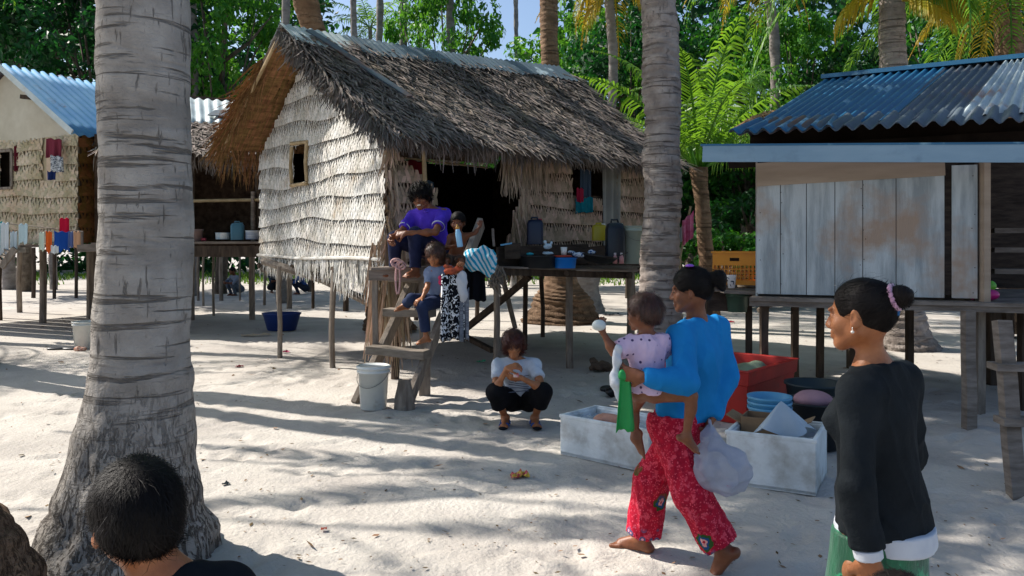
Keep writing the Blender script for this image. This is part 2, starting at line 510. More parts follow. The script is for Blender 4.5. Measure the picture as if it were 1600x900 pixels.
M['branch'] = mat("branch_bark", '#6f665c', '#4d453d', 6, .9, .4, 20, spec=.1)

# ================================================================ ground
def axis(a, b, c, d, fine, mid, far):
    xs = [b]
    while xs[-1] < c: xs.append(xs[-1] + fine)
    up = [xs[-1]]; st = fine
    while up[-1] < d: st = min(st * 1.12, far); up.append(up[-1] + st)
    dn = [xs[0]]; st = fine
    while dn[-1] > a: st = min(st * 1.12, far); dn.append(dn[-1] - st)
    return np.array(dn[:0:-1] + xs + up[1:])
gx = axis(-220, -5.5, 5.5, 220, .045, .2, 12)
gy = axis(-30, 3.0, 10.5, 420, .045, .2, 12)
GX, GY = np.meshgrid(gx, gy, indexing='xy')
gp = np.stack([GX.ravel(), GY.ravel(), np.zeros(GX.size)], 1)
near = np.clip(1.3 - np.hypot(gp[:, 0], gp[:, 1] - 6) / 14, 0, 1)
gz = (vnoise(gp, 1.3, 3) * .008 + vnoise(gp, 5, 4) * .004 + vnoise(gp, 17, 5, 6) * .0035) * near + vnoise(gp, .12, 6) * .05 * np.clip((gp[:, 1] - 16) / 15, 0, 1)
rs = np.random.RandomState(5)
for _ in range(620):
    fx, fy = rs.uniform(-5, 5), rs.uniform(3.2, 10.5); an = rs.uniform(0, 6.28)
    w = np.where((np.abs(gp[:, 0] - fx) < .3) & (np.abs(gp[:, 1] - fy) < .3))[0]
    dx, dy = gp[w, 0] - fx, gp[w, 1] - fy
    a = (dx * math.cos(an) + dy * math.sin(an)) / .12; b = (-dx * math.sin(an) + dy * math.cos(an)) / .055
    r2 = a * a + b * b
    gz[w] += -.021 * np.exp(-r2) + .007 * np.exp(-(np.sqrt(r2) - 1.6) ** 2 * 3)
gp[:, 2] = gz - .006
nx, ny = len(gx), len(gy)
ii = (np.arange(ny - 1)[:, None] * nx + np.arange(nx - 1)[None, :]).ravel()
tag(mesh_np("ground", gp, np.stack([ii, ii + 1, ii + nx + 1, ii + nx], 1), M['sand']), kind='structure')

# grass strip in front of the wood, and litter on the sand
b = MB()
for i in range(15000):
    x = rnd(-26, 34); y = 30 + rnd(0, 1) ** .6 * 11 + .8 * math.sin(x * .7)
    if mnoise.noise(Vector((x * .5, y * .5, 0))) < -.15 and y < 37: continue
    hgt = rnd(.08, .3); a = rnd(0, 6.28); sd = Vector((math.cos(a), math.sin(a), 0))
    p = Vector((x, y, -.02)); ln = Vector((rnd(-.1, .1), rnd(-.1, .1), 0))
    b.ribbon([p, p + Vector((0, 0, hgt * .6)) + ln * .4, p + Vector((0, 0, hgt)) + ln], [.05, .04, .01], sd)
tag(b.build("grass", M['grass']), kind='stuff')
b = MB()
for i in range(2600):
    Y = rnd(0, 1) ** 1.5 * 22 + 3.2; x = rnd(-.75, .75) * Y
    a = rnd(0, 6.28); s = rnd(.006, .022) * (1.6 if Y > 10 else 1) * (2.2 if random.random() < .08 else 1)
    d = Vector((math.cos(a), math.sin(a), rnd(-.2, .3))) * s; e = Vector((-math.sin(a), math.cos(a), rnd(-.2, .2))) * s * rnd(.2, .6)
    c = Vector((x, Y, .008)); b.add([c - d, c + e, c + d, c - e], [(0, 1, 2, 3)])
tag(b.build("litter", mat("leaf_litter", '#5b4636', '#8a7354', 9, .9, island=.5, spec=.1)), kind='stuff')

# ================================================================ generic hut pieces
def thatch_strands(pt, nrmf, down, rows, per, L=(.28, .55), w=(.016, .03), jit=.35, lift=(.005, .05), s_rng=(0, 1), t_rng=(0, 1)):
    """pt(s,t) point on slope; strands laid down-slope in rows"""
    b = MB()
    for r in range(rows):
        for i in range(per):
            s = lerp(s_rng[0], s_rng[1], (i + rnd(-.6, .6)) / per); t = lerp(t_rng[0], t_rng[1], (r + rnd(-.5, .5)) / rows)
            if not 0 <= s <= 1: continue
            p = pt(s, max(0, min(1, t))); n = nrmf
            d = (down + n.cross(down) * random.gauss(0, jit)).normalized()
            l = rnd(*L); ww = rnd(*w); li = rnd(*lift)
            curl = rnd(-.06, .10)
            sd = (d.cross(n) + n * rnd(-.5, .5)).normalized()
            b.ribbon([p + n * .004, p + d * l * .5 + n * (li * .8 + .006), p + d * l + n * (li * .6 + curl * .5 + .004)], [ww, ww, ww * .35], sd)
    return b
def fringe(b, p0, p1, n, L=(.12, .4), w=(.012, .03), out=Vector((0, 0, 0)), spread=.25):
    p0, p1 = V(p0), V(p1); ax = (p1 - p0).normalized()
    for i in range(n):
        p = p0.lerp(p1, rnd(0, 1)) + Vector((rnd(-.03, .03), rnd(-.03, .03), rnd(-.03, .05)))
        l = rnd(*L); d = (Vector((0, 0, -1)) + ax * random.gauss(0, spread) + out * rnd(.1, 1)).normalized()
        d2 = (d + Vector((rnd(-.2, .2), rnd(-.2, .2), -.5))).normalized()
        ww = rnd(*w); sd = (ax + Vector((rnd(-.5, .5), rnd(-.5, .5), 0))).normalized()
        b.ribbon([p, p + d * l * .5, p + d * l * .5 + d2 * l * .5], [ww, ww * .9, ww * .2], sd)
    return b
def weave(b, o, ax, n, length, z0, z1f, band=.27, pitch=.042, w=.034, holes=(), depth=.012, slant=.38, arc=.03, seed=1, zlow=None):
    """courses of plaited palm leaflets on the plane o + ax*v, z; n points outwards"""
    rs_ = random.Random(seed)
    nb = int(5.0 / band)
    def zb(k, v): return z0 + k * band + arc * math.sin(v * 1.1 + k * .9 + seed) + .012 * math.sin(v * 5 + k * 2.1) + (.35 * arc * math.sin(v * 2.7 + k))
    for k in range(nb):
        if z0 + k * band > max(z1f(length * q / 8) for q in range(9)) + .1: break
        br = [0] + sorted(rs_.uniform(.15, .85) * length for _ in range(1 if length < 2 else 2)) + [length]
        cnt = int(length / pitch)
        for fam in (0, 1):
            for i in range(-4, cnt + 5):
                v = i * pitch + rs_.uniform(-.006, .006)
                pts = []; sl = slant * (1 if fam else -1) * band
                ok = True
                ww = w * rs_.uniform(.8, 1.12)
                seg = 6
                for q in range(seg + 1):
                    t = q / seg
                    vv = v + sl * (t - .5)
                    zz = zb(k, vv) + (zb(k + 1, vv) - zb(k, vv) + .05) * t
                    if vv < -.02 or vv > length + .02 or zz > z1f(min(max(vv, 0), length)): ok = False; break
                    if any(a0 < vv < a1 and c0 < zz < c1 for (a0, a1, c0, c1) in holes):
                        if len(pts) >= 2: b.ribbon(pts, ww, ax)
                        pts = []; continue
                    bulge = .030 * (1 - t) ** 1.2 + .010 * math.sin(t * math.pi)
                    dd = depth * (.6 if t > .45 else .35) * math.cos(math.pi * (vv / pitch) * .5 + (math.pi if fam else 0) + q * 1.57)
                    pts.append(o + ax * vv + Vector((0, 0, zz)) + n * (bulge + dd + .012))
                if len(pts) >= 2 and (ok or len(pts) > 2):
                    sd = ax
                    ws = [ww * (1.3, 1.3, 1.2, .95, .50, .48, .55)[q] for q in range(len(pts))]
                    if rs_.random() < .10: ws[0] *= .5
                    b.ribbon(pts, ws, sd)
                    if rs_.random() < .07 and len(pts) > 2:      # loose leaflet end poking out
                        p = pts[0]; b.ribbon([p, p + Vector((0, 0, -rs_.uniform(.03, .1))) + ax * rs_.uniform(-.05, .05) + n * rs_.uniform(.01, .05)], [ww * .7, ww * .15], ax)
        # midrib at the head of each course
        m = []
        j = 0
        while j * .12 <= length:
            vv = j * .12; zz = zb(k + 1, vv) + .04; j += 1
            bad = zz > z1f(vv) - .02 or any(a0 < vv < a1 and c0 < zz < c1 for a0, a1, c0, c1 in holes)
            if bad:
                if len(m) > 1: b.tube(m, .011, 5)
                m = []
            else: m.append(o + ax * vv + Vector((0, 0, zz)) + n * .022)
        if len(m) > 1: b.tube(m, .011, 5)
    return b
def corrugated(o, ax, dn, length, depth, wave=.076, amp=.018, nd=6, th=.004, sag=0, ragged=0):
    """sheet: o top-left corner, ax along, dn down-slope"""
    b = MB(); n = ax.cross(dn).normalized()
    if n.z < 0: n = -n
    nu = max(4, int(length / wave * 6))
    b.grid(lambda u, v: o + ax * (u * length) + dn * (v * depth * (1 + (ragged * math.sin(u * 40) * .02 if ragged else 0))) + n * (amp * math.sin(u * length / wave * 2 * math.pi) + sag * math.sin(v * 3.1)), nu, nd)
    return b

# ================================================================ the thatched hut
C0 = Vector((-1.5, 9.6, 0)); U = Vector((.778, .628, 0)); W = Vector((-.628, .778, 0))
def H(u, w, z): return C0 + U * u + W * w + Vector((0, 0, z))
def Gp(px, py):
    Y = F * CAMZ / (py - 380); return Vector(((px - 800) * Y / F, Y, 0))
WID = 3.9; FLZ = 1.4; TOPZ = 3.05
hut = empty("thatched_hut", H(0, 0, 0), 0, "stilt hut with white plaited palm gable and dark thatched roof in the middle", "hut")
ho = hut.location.copy()
def zg(v): return TOPZ + 1.45 * (1 - abs(v - WID / 2) / (WID / 2))
# gable facing the sun
hole = (2.16, 2.62, 2.52, 3.05)
b = weave(MB(), H(0, 0, 0), W, -U, WID, FLZ - .03, zg, band=.285, pitch=.047, w=.037, holes=[hole], arc=.05, seed=4)
gw = b.build("gable_wall", M['woven'], hut, origin=ho)
b = MB()                                  # backing mat with the window cut out
def backing(b, o, ax, n, length, z0, z1f, hole=None, step=.13, d=.0):
    nv = int(length / step)
    for i in range(nv):
        v0, v1 = length * i / nv, length * (i + 1) / nv
        spans = [(z0, None)]
        if hole and v1 > hole[0] and v0 < hole[1]: spans = [(z0, hole[2]), (hole[3], None)]
        for a, c in spans:
            t0 = c if c else z1f(v0); t1 = c if c else z1f(v1)
            n_ = n;  p = [o + ax * v0 + Vector((0, 0, a)), o + ax * v1 + Vector((0, 0, a)), o + ax * v1 + Vector((0, 0, t1)), o + ax * v0 + Vector((0, 0, t0))]
            k = [q - n * .02 for q in p]
            b.add(p + k, [(0, 1, 2, 3), (7, 6, 5, 4), (0, 4, 5, 1), (2, 6, 7, 3), (1, 5, 6, 2), (3, 7, 4, 0)])
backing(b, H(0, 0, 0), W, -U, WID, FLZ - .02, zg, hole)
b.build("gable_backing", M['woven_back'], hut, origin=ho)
b = MB()
for (v0, z0, v1, z1) in ((hole[0] - .03, hole[2], hole[0] - .03, hole[3]), (hole[1] + .03, hole[2], hole[1] + .03, hole[3]), (hole[0] - .05, hole[3] + .02, hole[1] + .05, hole[3] + .05), (hole[0] - .05, hole[2] - .03, hole[1] + .05, hole[2] - .03)):
    b.tube([H(-.05, v0, z0), H(-.06, (v0 + v1) / 2 + .02, (z0 + z1) / 2), H(-.05, v1, z1)], .028, 7, .2)
b.build("window_frame", M['bamboo'], hut, origin=ho)
b = MB()
fringe(b, H(-.03, -.05, FLZ + .02), H(-.03, WID, FLZ + .02), 520, (.12, .34), (.02, .045), -U * .15, .3)
fringe(b, H(-.03, -.05, FLZ), H(-.03, 1.3, FLZ), 160, (.25, .5), (.02, .04), -U * .1, .3)
b.build("hanging_fringe", M['woven'], hut, origin=ho)
b = MB(); b.tube([H(-.07, i * WID / 8, FLZ + .05 + .015 * math.sin(i)) for i in range(9)], .022, 6)
b.build("sill_pole", M['woven'], hut, origin=ho)
# corner at the long side: ragged plaited edge and dry tuft
b = MB()
for i in range(170):
    z = rnd(.75, 3.0); p = H(rnd(-.03, .1), rnd(-.06, .02), z)
    d = Vector((rnd(-.3, .3), rnd(-.3, .1), -1)).normalized()
    b.ribbon([p, p + d * rnd(.1, .2), p + d * rnd(.2, .4) + Vector((rnd(-.05, .05), 0, 0))], [.03, .03, .008], (U + W * rnd(-1, 1)).normalized())
for i in range(420):
    z = rnd(1.0, 1.7); p = H(rnd(-.05, .2), rnd(-.12, .3), z)
    d = Vector((rnd(-.15, .15), rnd(-.2, .1), -1)).normalized()
    b.ribbon([p, p + d * .3, p + d * rnd(.5, 1.0)], [.035, .03, .01], (U + W * rnd(-1, 1)).normalized())
b.build("corner_leaves", M['woven_shade'], hut, origin=ho)
# long front wall: (u0,u1) spans, door opening 0.35..2.0 ; window 2.95-3.45
HU = 4.6
zt = lambda v: 3.02
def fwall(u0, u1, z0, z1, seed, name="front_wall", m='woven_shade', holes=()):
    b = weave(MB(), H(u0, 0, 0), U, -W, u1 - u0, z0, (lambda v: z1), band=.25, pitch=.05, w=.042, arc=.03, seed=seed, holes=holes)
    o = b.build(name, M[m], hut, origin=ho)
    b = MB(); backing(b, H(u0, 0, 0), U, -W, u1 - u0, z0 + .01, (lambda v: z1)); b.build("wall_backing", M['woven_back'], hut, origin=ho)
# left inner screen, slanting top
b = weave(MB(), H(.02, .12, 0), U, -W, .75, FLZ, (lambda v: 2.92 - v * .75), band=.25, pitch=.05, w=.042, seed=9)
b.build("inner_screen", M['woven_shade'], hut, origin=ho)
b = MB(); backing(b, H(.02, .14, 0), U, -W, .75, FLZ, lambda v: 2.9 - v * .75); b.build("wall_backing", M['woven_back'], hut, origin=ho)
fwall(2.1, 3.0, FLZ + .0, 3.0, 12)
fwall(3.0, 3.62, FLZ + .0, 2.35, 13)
fwall(3.95, 4.62, FLZ + .0, 3.0, 14)
b = MB()
fringe(b, H(1.75, -.05, 2.95), H(2.5, -.05, 3.0), 260, (.35, .75), (.018, .04), Vector((0, 0, 0)), .15)
for i in range(120):                         # leaves gathered along the door edge
    z = rnd(1.5, 2.4); p = H(2.02 + .12 * math.sin(z * 3) + rnd(-.08, .1), rnd(-.08, 0), z)
    b.ribbon([p, p + Vector((rnd(-.04, .04), 0, -.2)), p + Vector((rnd(-.08, .08), 0, -.45))], [.03, .03, .01], U)
b.build("door_fringe", M['woven_shade'], hut, origin=ho)
b = MB(); b.grid(lambda s, t: H(3.62 + .36 * s, -.03 - .035 * math.sin(s * 14 + t), 2.95 - 1.4 * t), 24, 8)
b.build("cloth_panel", mat("grey_white_cloth", '#a5a49a', '#8b8a83', 2, .8, spec=.1), hut, origin=ho)
# back and far walls, floor
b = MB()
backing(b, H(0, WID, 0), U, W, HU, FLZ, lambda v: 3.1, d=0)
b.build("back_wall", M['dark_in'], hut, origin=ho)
b = MB(); backing(b, H(HU, 0, 0), W, U, WID, FLZ, zg)
b.build("far_gable", M['woven_back'], hut, origin=ho)
b = MB()
for i in range(26):
    w0 = i * WID / 26
    b.beam(H(-.02, w0 + .07, FLZ - .03), H(HU, w0 + .07, FLZ - .03), .135, .03)
b.build("floor", M['plank_dark'], hut, origin=ho)
b = MB()
for w0 in (.05, 1.3, 2.6, WID - .05): b.tube([H(-.08, w0, FLZ - .1), H(HU + .05, w0, FLZ - .1)], .045, 8, .1)
for u0 in (.05, 1.5, 3, 4.5): b.tube([H(u0, -.1, FLZ - .17), H(u0, WID + .1, FLZ - .17)], .04, 8, .1)
b.build("floor_joists", M['pole_dark'], hut, origin=ho)
# roof
RW = WID / 2
def eaveF(s): return H(-.12 + (HU + .42) * s, -.22 - .12 * s, 2.95 - .05 * s + .02 * math.sin(s * 9))
def ridge(s): return H(-.52 + (HU + .62) * s, RW, 4.53 + .12 * s - .05 * math.sin(s * 3.1))
def eaveB(s): return H(-.52 + (HU + .8) * s, WID + .36, 3.22 + .05 * s)
def rF(s, t): return eaveF(s).lerp(ridge(s), t) + Vector((0, 0, -.05 * math.sin(t * 3.14)))
def rB(s, t): return eaveB(s).lerp(ridge(s), t)
for nm, fn in (("roof_front", rF), ("roof_back", rB)):
    b = MB(); b.grid(lambda u, v: fn(u, v), 30, 10); b.build(nm, M['thatch_base'], hut, origin=ho, solid=.07)
nF = (rF(1, 0) - rF(0, 0)).cross(rF(0, 1) - rF(0, 0)).normalized(); nF = nF if nF.z > 0 else -nF
dF = (rF(.5, 0) - rF(.5, 1)).normalized()
b = thatch_strands(lambda s, t: rF(s, t) + nF * .04, nF, dF, 26, 330, (.25, .5), (.014, .032), .38, (.005, .06))
b.build("thatch", M['thatch'], hut, origin=ho)
b = MB(); 
fringe(b, rF(0, 0) + nF * .02, rF(1, 0) + nF * .02, 1500, (.1, .32), (.012, .028), dF * .7, .35)
fringe(b, rF(.12, 0), rF(.42, 0), 60, (.2, .45), (.015, .03), dF * .2, .3)
b.build("eave_fringe", M['thatch'], hut, origin=ho)
b = MB()                                     # leaves standing out of the gable verge
for i in range(900):
    t = rnd(0, 1); p = rF(0, t) + nF * rnd(-.05, .05) - U * rnd(-.1, .05)
    d = (dF * rnd(.3, 1.2) - U * rnd(0, .8) + nF * rnd(-.3, .35) + Vector((0, 0, -.3))).normalized()
    b.ribbon([p, p + d * .12, p + d * rnd(.2, .36) + Vector((0, 0, -.04))], [.025, .02, .006], nF.cross(d).normalized())
for i in range(420):
    t = rnd(0, 1); p = rF(1, t) + nF * rnd(-.03, .05) + U * rnd(-.1, .05)
    d = (dF * rnd(.3, 1.2) + U * rnd(0, .8) + nF * rnd(-.2, .2)).normalized()
    b.ribbon([p, p + d * .12, p + d * rnd(.2, .36)], [.025, .02, .006], nF.cross(d).normalized())
b.build("verge_leaves", M['thatch'], hut, origin=ho)
nB = (rB(0, 1) - rB(0, 0)).cross(rB(1, 0) - rB(0, 0)).normalized(); nB = nB if nB.z > 0 else -nB
dB = (rB(.5, 0) - rB(.5, 1)).normalized()
b = MB()                                     # underside: tidy courses of folded leaves
for k in range(13):
    t0 = k / 13
    for i in range(120):
        s = i / 120 * .45 + rnd(-.002, .002)
        p = rB(max(s, 0), min(1, t0 + .1)) - nB * .05; q = rB(max(s, 0), t0 - .02) - nB * (.085)
        b.ribbon([p, q], [.028, .026], U)
b.build("roof_lining", M['soffit'], hut, origin=ho)
b = MB()
fringe(b, rB(0, 0), rB(.5, 0), 380, (.25, .75), (.012, .03), -U * .1 + W * .25, .35)
for i in range(520):                          # shaggy hanging bunch on the rear verge
    t = rnd(0, .75); p = rB(0, t) + nB * rnd(-.08, .06) - U * rnd(-.1, .05)
    d = (dB * rnd(.2, 1) - U * rnd(0, .5) + nB * rnd(-.2, .5) + Vector((0, 0, -.6 * rnd(0, 1)))).normalized()
    b.ribbon([p, p + d * .18, p + d * rnd(.25, .55) + Vector((0, 0, -.08))], [.025, .02, .006], nB.cross(d).normalized())
b.build("rear_fringe", M['soffit'], hut, origin=ho)
b = thatch_strands(lambda s, t: rB(s, t) + nB * .04, nB, dB, 14, 110, (.3, .5), (.02, .04), .35)
b.build("thatch", M['thatch'], hut, origin=ho)
b = MB()
b.tube([rB(0, 1) - nB * .09 - U * .02, rB(0, .02) - nB * .12 - U * .02 + Vector((0, 0, -.05))], .024, 8)
b.build("rafter", M['bamboo'], hut, origin=ho)
b = MB(); b.tube([rF(0, 1) - nF * .1, rF(0, .1) - nF * .12], .02, 8); b.build("rafter", M['pole'], hut, origin=ho)
b = MB(); b.tube([eaveF(i / 12) + Vector((0, 0, -.03 + .01 * math.sin(i * 2))) - W * .06 for i in range(13)], .014, 6); b.build("eave_pole", M['bamboo'], hut, origin=ho)
# ridge tin
for k, (s0, s1, mm) in enumerate(((.0, .20, 'roof_white'), (.185, .52, 'ridge_tin'), (.50, .76, 'ridge_tin'), (.745, .97, 'ridge_tin'))):
    b = MB(); lift = .085 + .006 * k
    L_ = (ridge(s1) - ridge(s0))
    b.grid(lambda u, v: (ridge(lerp(s0, s1, u)) + Vector((0, 0, lift + .012 * math.sin(u * L_.length * 60))) + (dF if v < .5 else dB) * (abs(v - .5) * 2 * (.50 + .05 * math.sin(u * 5 + k)))), int(L_.length * 40), 6)
    b.build("ridge_sheet", M[mm], hut, origin=ho, solid=.006)
# poles lying over the thatch
b = MB(); pa, pb = rF(.07, .98) + nF * .09, rF(.175, .36) + nF * .09
b.beam(pa, pb, .13, .025, up=nF, seg=4, wob=.005); b.build("roof_board", M['roof_grey'], hut, origin=ho)
for s0, s1 in ((.62, .70), (.88, .93)):
    b = MB(); b.tube([rF(s0, 1) + nF * .06, rF((s0 + s1) / 2, .6) + nF * .07, rF(s1, .25) + nF * .06], .022, 6); b.build("roof_pole", M['pole'], hut, origin=ho)
# stilts
for (px, py, r, top, mm) in ((437, 560, .036, 400, 'pole'), (520, 575, .038, 425, 'pole'), (617, 592, .05, 440, 'pole_dark'), (540, 486, .07, 420, 'pole_dark'), (489, 482, .04, 420, 'pole_dark'),
                     (452, 482, .07, 410, 'pole'), (413, 477, .04, 400, 'pole'), (820, 546, .04, 425, 'pole_dark'), (848, 526, .04, 425, 'pole_dark'), (745, 500, .05, 420, 'pole_dark'), (700, 512, .05, 420, 'pole_dark'), (650, 500, .05, 420, 'pole_dark')):
    g = Gp(px, py); zt_ = min(1.42, 1.32 if py > 500 else 1.4)
    b = MB(); b.tube([g + Vector((0, 0, -.1)), g + Vector((rnd(-.02, .02), 0, .5)), g + Vector((rnd(-.03, .03), rnd(-.03, .03), 1)), g + Vector((rnd(-.03, .03), 0, zt_))], [r, r * .95, r * 1.02, r * .93], 9, .06)
    b.build("stilt", M[mm], hut, origin=ho)
b = MB(); b.tube([P(412, 408, 12.0), P(505, 437, 11.2), P(640, 505, 10.0)], [.055, .06, .05], 8, .08); b.build("brace", M['pole'], hut, origin=ho)
b = MB(); b.beam(P(715, 524, 11.2), P(828, 432, 10.6), .10, .07, seg=3, wob=.01); b.build("brace", M['pole_dark'], hut, origin=ho)
b = MB(); b.beam(P(715, 520, 11.4), P(770, 548, 10.8), .08, .06); b.build("brace", M['pole_dark'], hut, origin=ho)
b = MB(); b.tube([P(805, 512, 11.3), P(783, 425, 10.9)], .035, 8, .06); b.build("brace", M['pole'], hut, origin=ho)
# door post and stuff inside
b = MB(); b.tube([H(.50, -.08, FLZ), H(.48, -.1, 2.2), H(.44, -.12, 2.95)], .028, 8, .05); b.build("door_post", M['bamboo'], hut, origin=ho)

# landing and kitchen deck in front of the hut
deck = empty("washing_up_deck", Vector((0, 10, 0)), 0, "rough plank deck on thin poles holding basins, in front of the thatched hut", "deck")
do = deck.location.copy()
d0, d1, d2, d3 = P(772, 417, 9.6), P(988, 424, 10.5), H(4.3, -.03, 1.3), H(1.7, -.03, 1.33)
b = MB()
n = 16
for i in range(n):
    a, c = d0.lerp(d3, (i + .5) / n), d1.lerp(d2, (i + .5) / n)
    b.beam(a - (c - a) * rnd(0, .02), c + (c - a) * rnd(-.04, .05), (d3 - d0).length / n * .92, .022, seg=3, wob=.006)
b.build("deck_planks", M['plank'], deck, origin=do)
b = MB()
for t in (.03, .5, .97): b.tube([d0.lerp(d1, t) + Vector((0, -.03, -.05)), d3.lerp(d2, t) + Vector((0, 0, -.05))], .035, 8, .08)
b.beam(d0 + Vector((0, .1, -.06)), d1 + Vector((0, .1, -.06)), .06, .08)
b.build("deck_bearers", M['pole_dark'], deck, origin=do)
for (px, py, r) in ((890, 575, .05), (985, 560, .06), (775, 590, .042)):
    g = Gp(px, py); 
    b = MB(); b.tube([g + Vector((0, 0, -.1)), g + Vector((rnd(-.02, .02), 0, .7)), Vector((g.x, g.y, 1.30))], [r, r * .95, r * .9], 9, .08)
    b.build("deck_leg", M['pole'], deck, origin=do)
b = MB()
b.beam(P(777, 402, 10.0), P(918, 396, 10.9), .04, .26); b.build("side_board", M['plank_dark'], deck, origin=do)
b = MB(); b.beam(P(918, 400, 11.0), P(985, 392, 11.6), .04, .24); b.build("side_board", M['plank_dark'], deck, origin=do)

land = empty("entrance_landing", Vector((-1, 9.2, 0)), 0, "small wooden landing at the top of the hut stairs where a man sits", "landing")
lo_ = land.location.copy()
b = MB()
for i in range(6):
    b.beam(Vector((-1.50 + .05 * i, 8.5 + i * .17, 1.38)), Vector((-.62 + .08 * i, 8.68 + i * .17, 1.38)), .155, .03, seg=2, wob=.004)
b.build("landing_planks", M['plank'], land, origin=lo_)
for (x, y, w) in ((-1.46, 8.55, .05), (-.95, 8.7, .10)):
    b = MB(); b.beam((x, y, -.1), (x, y, 1.36), w, w * 1.1, seg=4, wob=.006); b.build("landing_post", M['pole'], land, origin=lo_)
b = MB(); b.beam((-1.52, 8.48, 1.31), (-.85, 8.55, 1.31), .04, .11); b.build("edge_board", M['plank'], land, origin=lo_)

# stairs
st = empty("wooden_stairs", Vector((-1.2, 8.3, 0)), 0, "grey ladder stairs of heavy planks leaning on the thatched hut", "stairs")
so = st.location.copy()
R0, R1 = Vector((-1.07, 7.95, -.03)), P(752, 348, 9.35)
L0, L1 = Vector((-1.62, 8.30, -.03)), P(688, 350, 9.45)
for a, c in ((R0, R1), (L0, L1)):
    b = MB(); b.beam(a, c, .062, .17, up=(0, -.6, 1), seg=7, wob=.007)
    b.build("stringer", M['pole'], st, origin=so, bevel=.006)
b = MB(); b.lathe([(.11, -.02), (.10, .12), (.075, .22), (.06, .3)], Vector((-1.07, 7.95, 0)), 9, sx=1, sy=.6); b.build("stringer_foot", M['pole'], st, origin=so)
for (xa, ya, xb, yb, Y) in ((577, 546, 668, 554, 8.25), (604, 487, 676, 490, 8.5), (612, 434, 700, 437, 8.72), (640, 398, 720, 400, 9.0)):
    a, c = P(xa, ya, Y + .15), P(xb, yb, Y - .05)
    b = MB(); b.beam(a, c, .19, .085, seg=4, wob=.006); b.build("tread", M['plank'], st, origin=so, bevel=.006)

# ================================================================ plank hut on the right
rh = empty("plank_hut", Vector((4, 9, 0)), 0, "grey plywood stilt hut with blue and rusty tin roof on the right", "hut")
ro = rh.location.copy()
def RWp(px, t=0):  # point on the front wall line for a photo column
    a, c = Vector((2.54, 8.32, 0)), Vector((4.40, 7.6, 0)); d = c - a
    k = (px - 800) / F
    s = (k * a.y - a.x) / (d.x - k * d.y); return a + d * s
rax = (RWp(1525) - RWp(1182)).normalized(); rn = Vector((rax.y, -rax.x, 0)); rback = -rn
DZ = 1.10
edges = [1182, 1219.5, 1260, 1304.5, 1348, 1400, 1476]
for i in range(len(edges) - 1):
    a, c = RWp(edges[i]), RWp(edges[i + 1]); g = .0035
    b = MB(); b.beam(a + rax * g + Vector((0, 0, 1.72)), c - rax * g + Vector((0, 0, 1.72)), .02 , 1.19, up=(0, 0, 1))
    b.build("wall_board", M['board_wall'], rh, origin=ro)
a, c = RWp(1487), RWp(1527)
b = MB(); b.beam(a + Vector((0, 0, 1.76)), c + Vector((0, 0, 1.76)), .02, 1.27); b.build("wall_board", M['board_wall'], rh, origin=ro)
a, c = RWp(1475), RWp(1489)
b = MB(); b.beam(a + rback * .04 + Vector((0, 0, 1.8)), c + rback * .04 + Vector((0, 0, 1.8)), .02, 1.3); b.build("wall_board", M['plank_dark'], rh, origin=ro)
b = MB()
top = [RWp(1182) + Vector((0, 0, 2.28)) + rn * .012, RWp(1476) + Vector((0, 0, 2.34)) + rn * .012]
b.beam(top[0] + Vector((0, 0, .08)), top[1] + Vector((0, 0, .08)), .018, .24); b.build("upper_board", M['board_top'], rh, origin=ro)
b = MB()                                      # nail heads
for px in (1186, 1222, 1346, 1351, 1480, 1521):
    for z in np.linspace(1.2, 2.25, 5):
        p = RWp(px + rnd(-3, 3)) + rn * .0115 + Vector((0, 0, z + rnd(-.08, .08))); b.box(p, (.008, .004, .008))
tag(b.build("nail_heads", M['pole_dark'], rh, origin=ro), kind='stuff')
# side wall, back wall, inner partition
e0 = RWp(1182); e1 = RWp(1527); e2 = RWp(1760)
b = MB(); b.beam(e0 + rback * .02 + Vector((0, 0, 1.8)), e0 + rback * 2.6 + Vector((0, 0, 1.8)), .02, 1.4); b.build("side_wall", M['board_wall'], rh, origin=ro)
b = MB(); b.beam(e0 + rback * 2.6 + Vector((0, 0, 1.9)), e2 + rback * 2.6 + Vector((0, 0, 1.9)), .02, 1.6); b.build("back_wall", M['plank_dark'], rh, origin=ro)
b = MB(); b.beam(e1 + rback * .02 + Vector((0, 0, 1.8)), e1 + rback * 1.1 + Vector((0, 0, 1.8)), .03, 1.4); b.build("partition", M['plank_dark'], rh, origin=ro)
b = MB(); b.beam(e1 + rax * .06 + rn * .01 + Vector((0, 0, 1.08)), e1 + rax * .06 + rn * .01 + Vector((0, 0, 2.45)), .09, .06); b.build("door_jamb", M['board_top'], rh, origin=ro)
for z, l in ((1.78, 1.0), (1.58, 1.0), (1.36, 1.0)):
    b = MB(); b.beam(e1 + rax * .28 + rback * .9 + Vector((0, 0, z)), e2 + rback * .9 + Vector((0, 0, z)), .25, .05); b.build("shelf", M['plank'], rh, origin=ro)
b = MB()
for i in range(12):
    q = rback * (.09 + i * .23) - rback * .16
    b.beam(e0 - rax * .05 + q + Vector((0, 0, DZ - .02)), e2 + q + Vector((0, 0, DZ - .02)), .21, .035)
b.build("floor", M['plank'], rh, origin=ro)
b = MB(); b.beam(e0 - rax * .06 + rn * .13 + Vector((0, 0, DZ - .05)), e2 + rn * .13 + Vector((0, 0, DZ - .05)), .04, .085); b.build("edge_beam", M['plank'], rh, origin=ro)
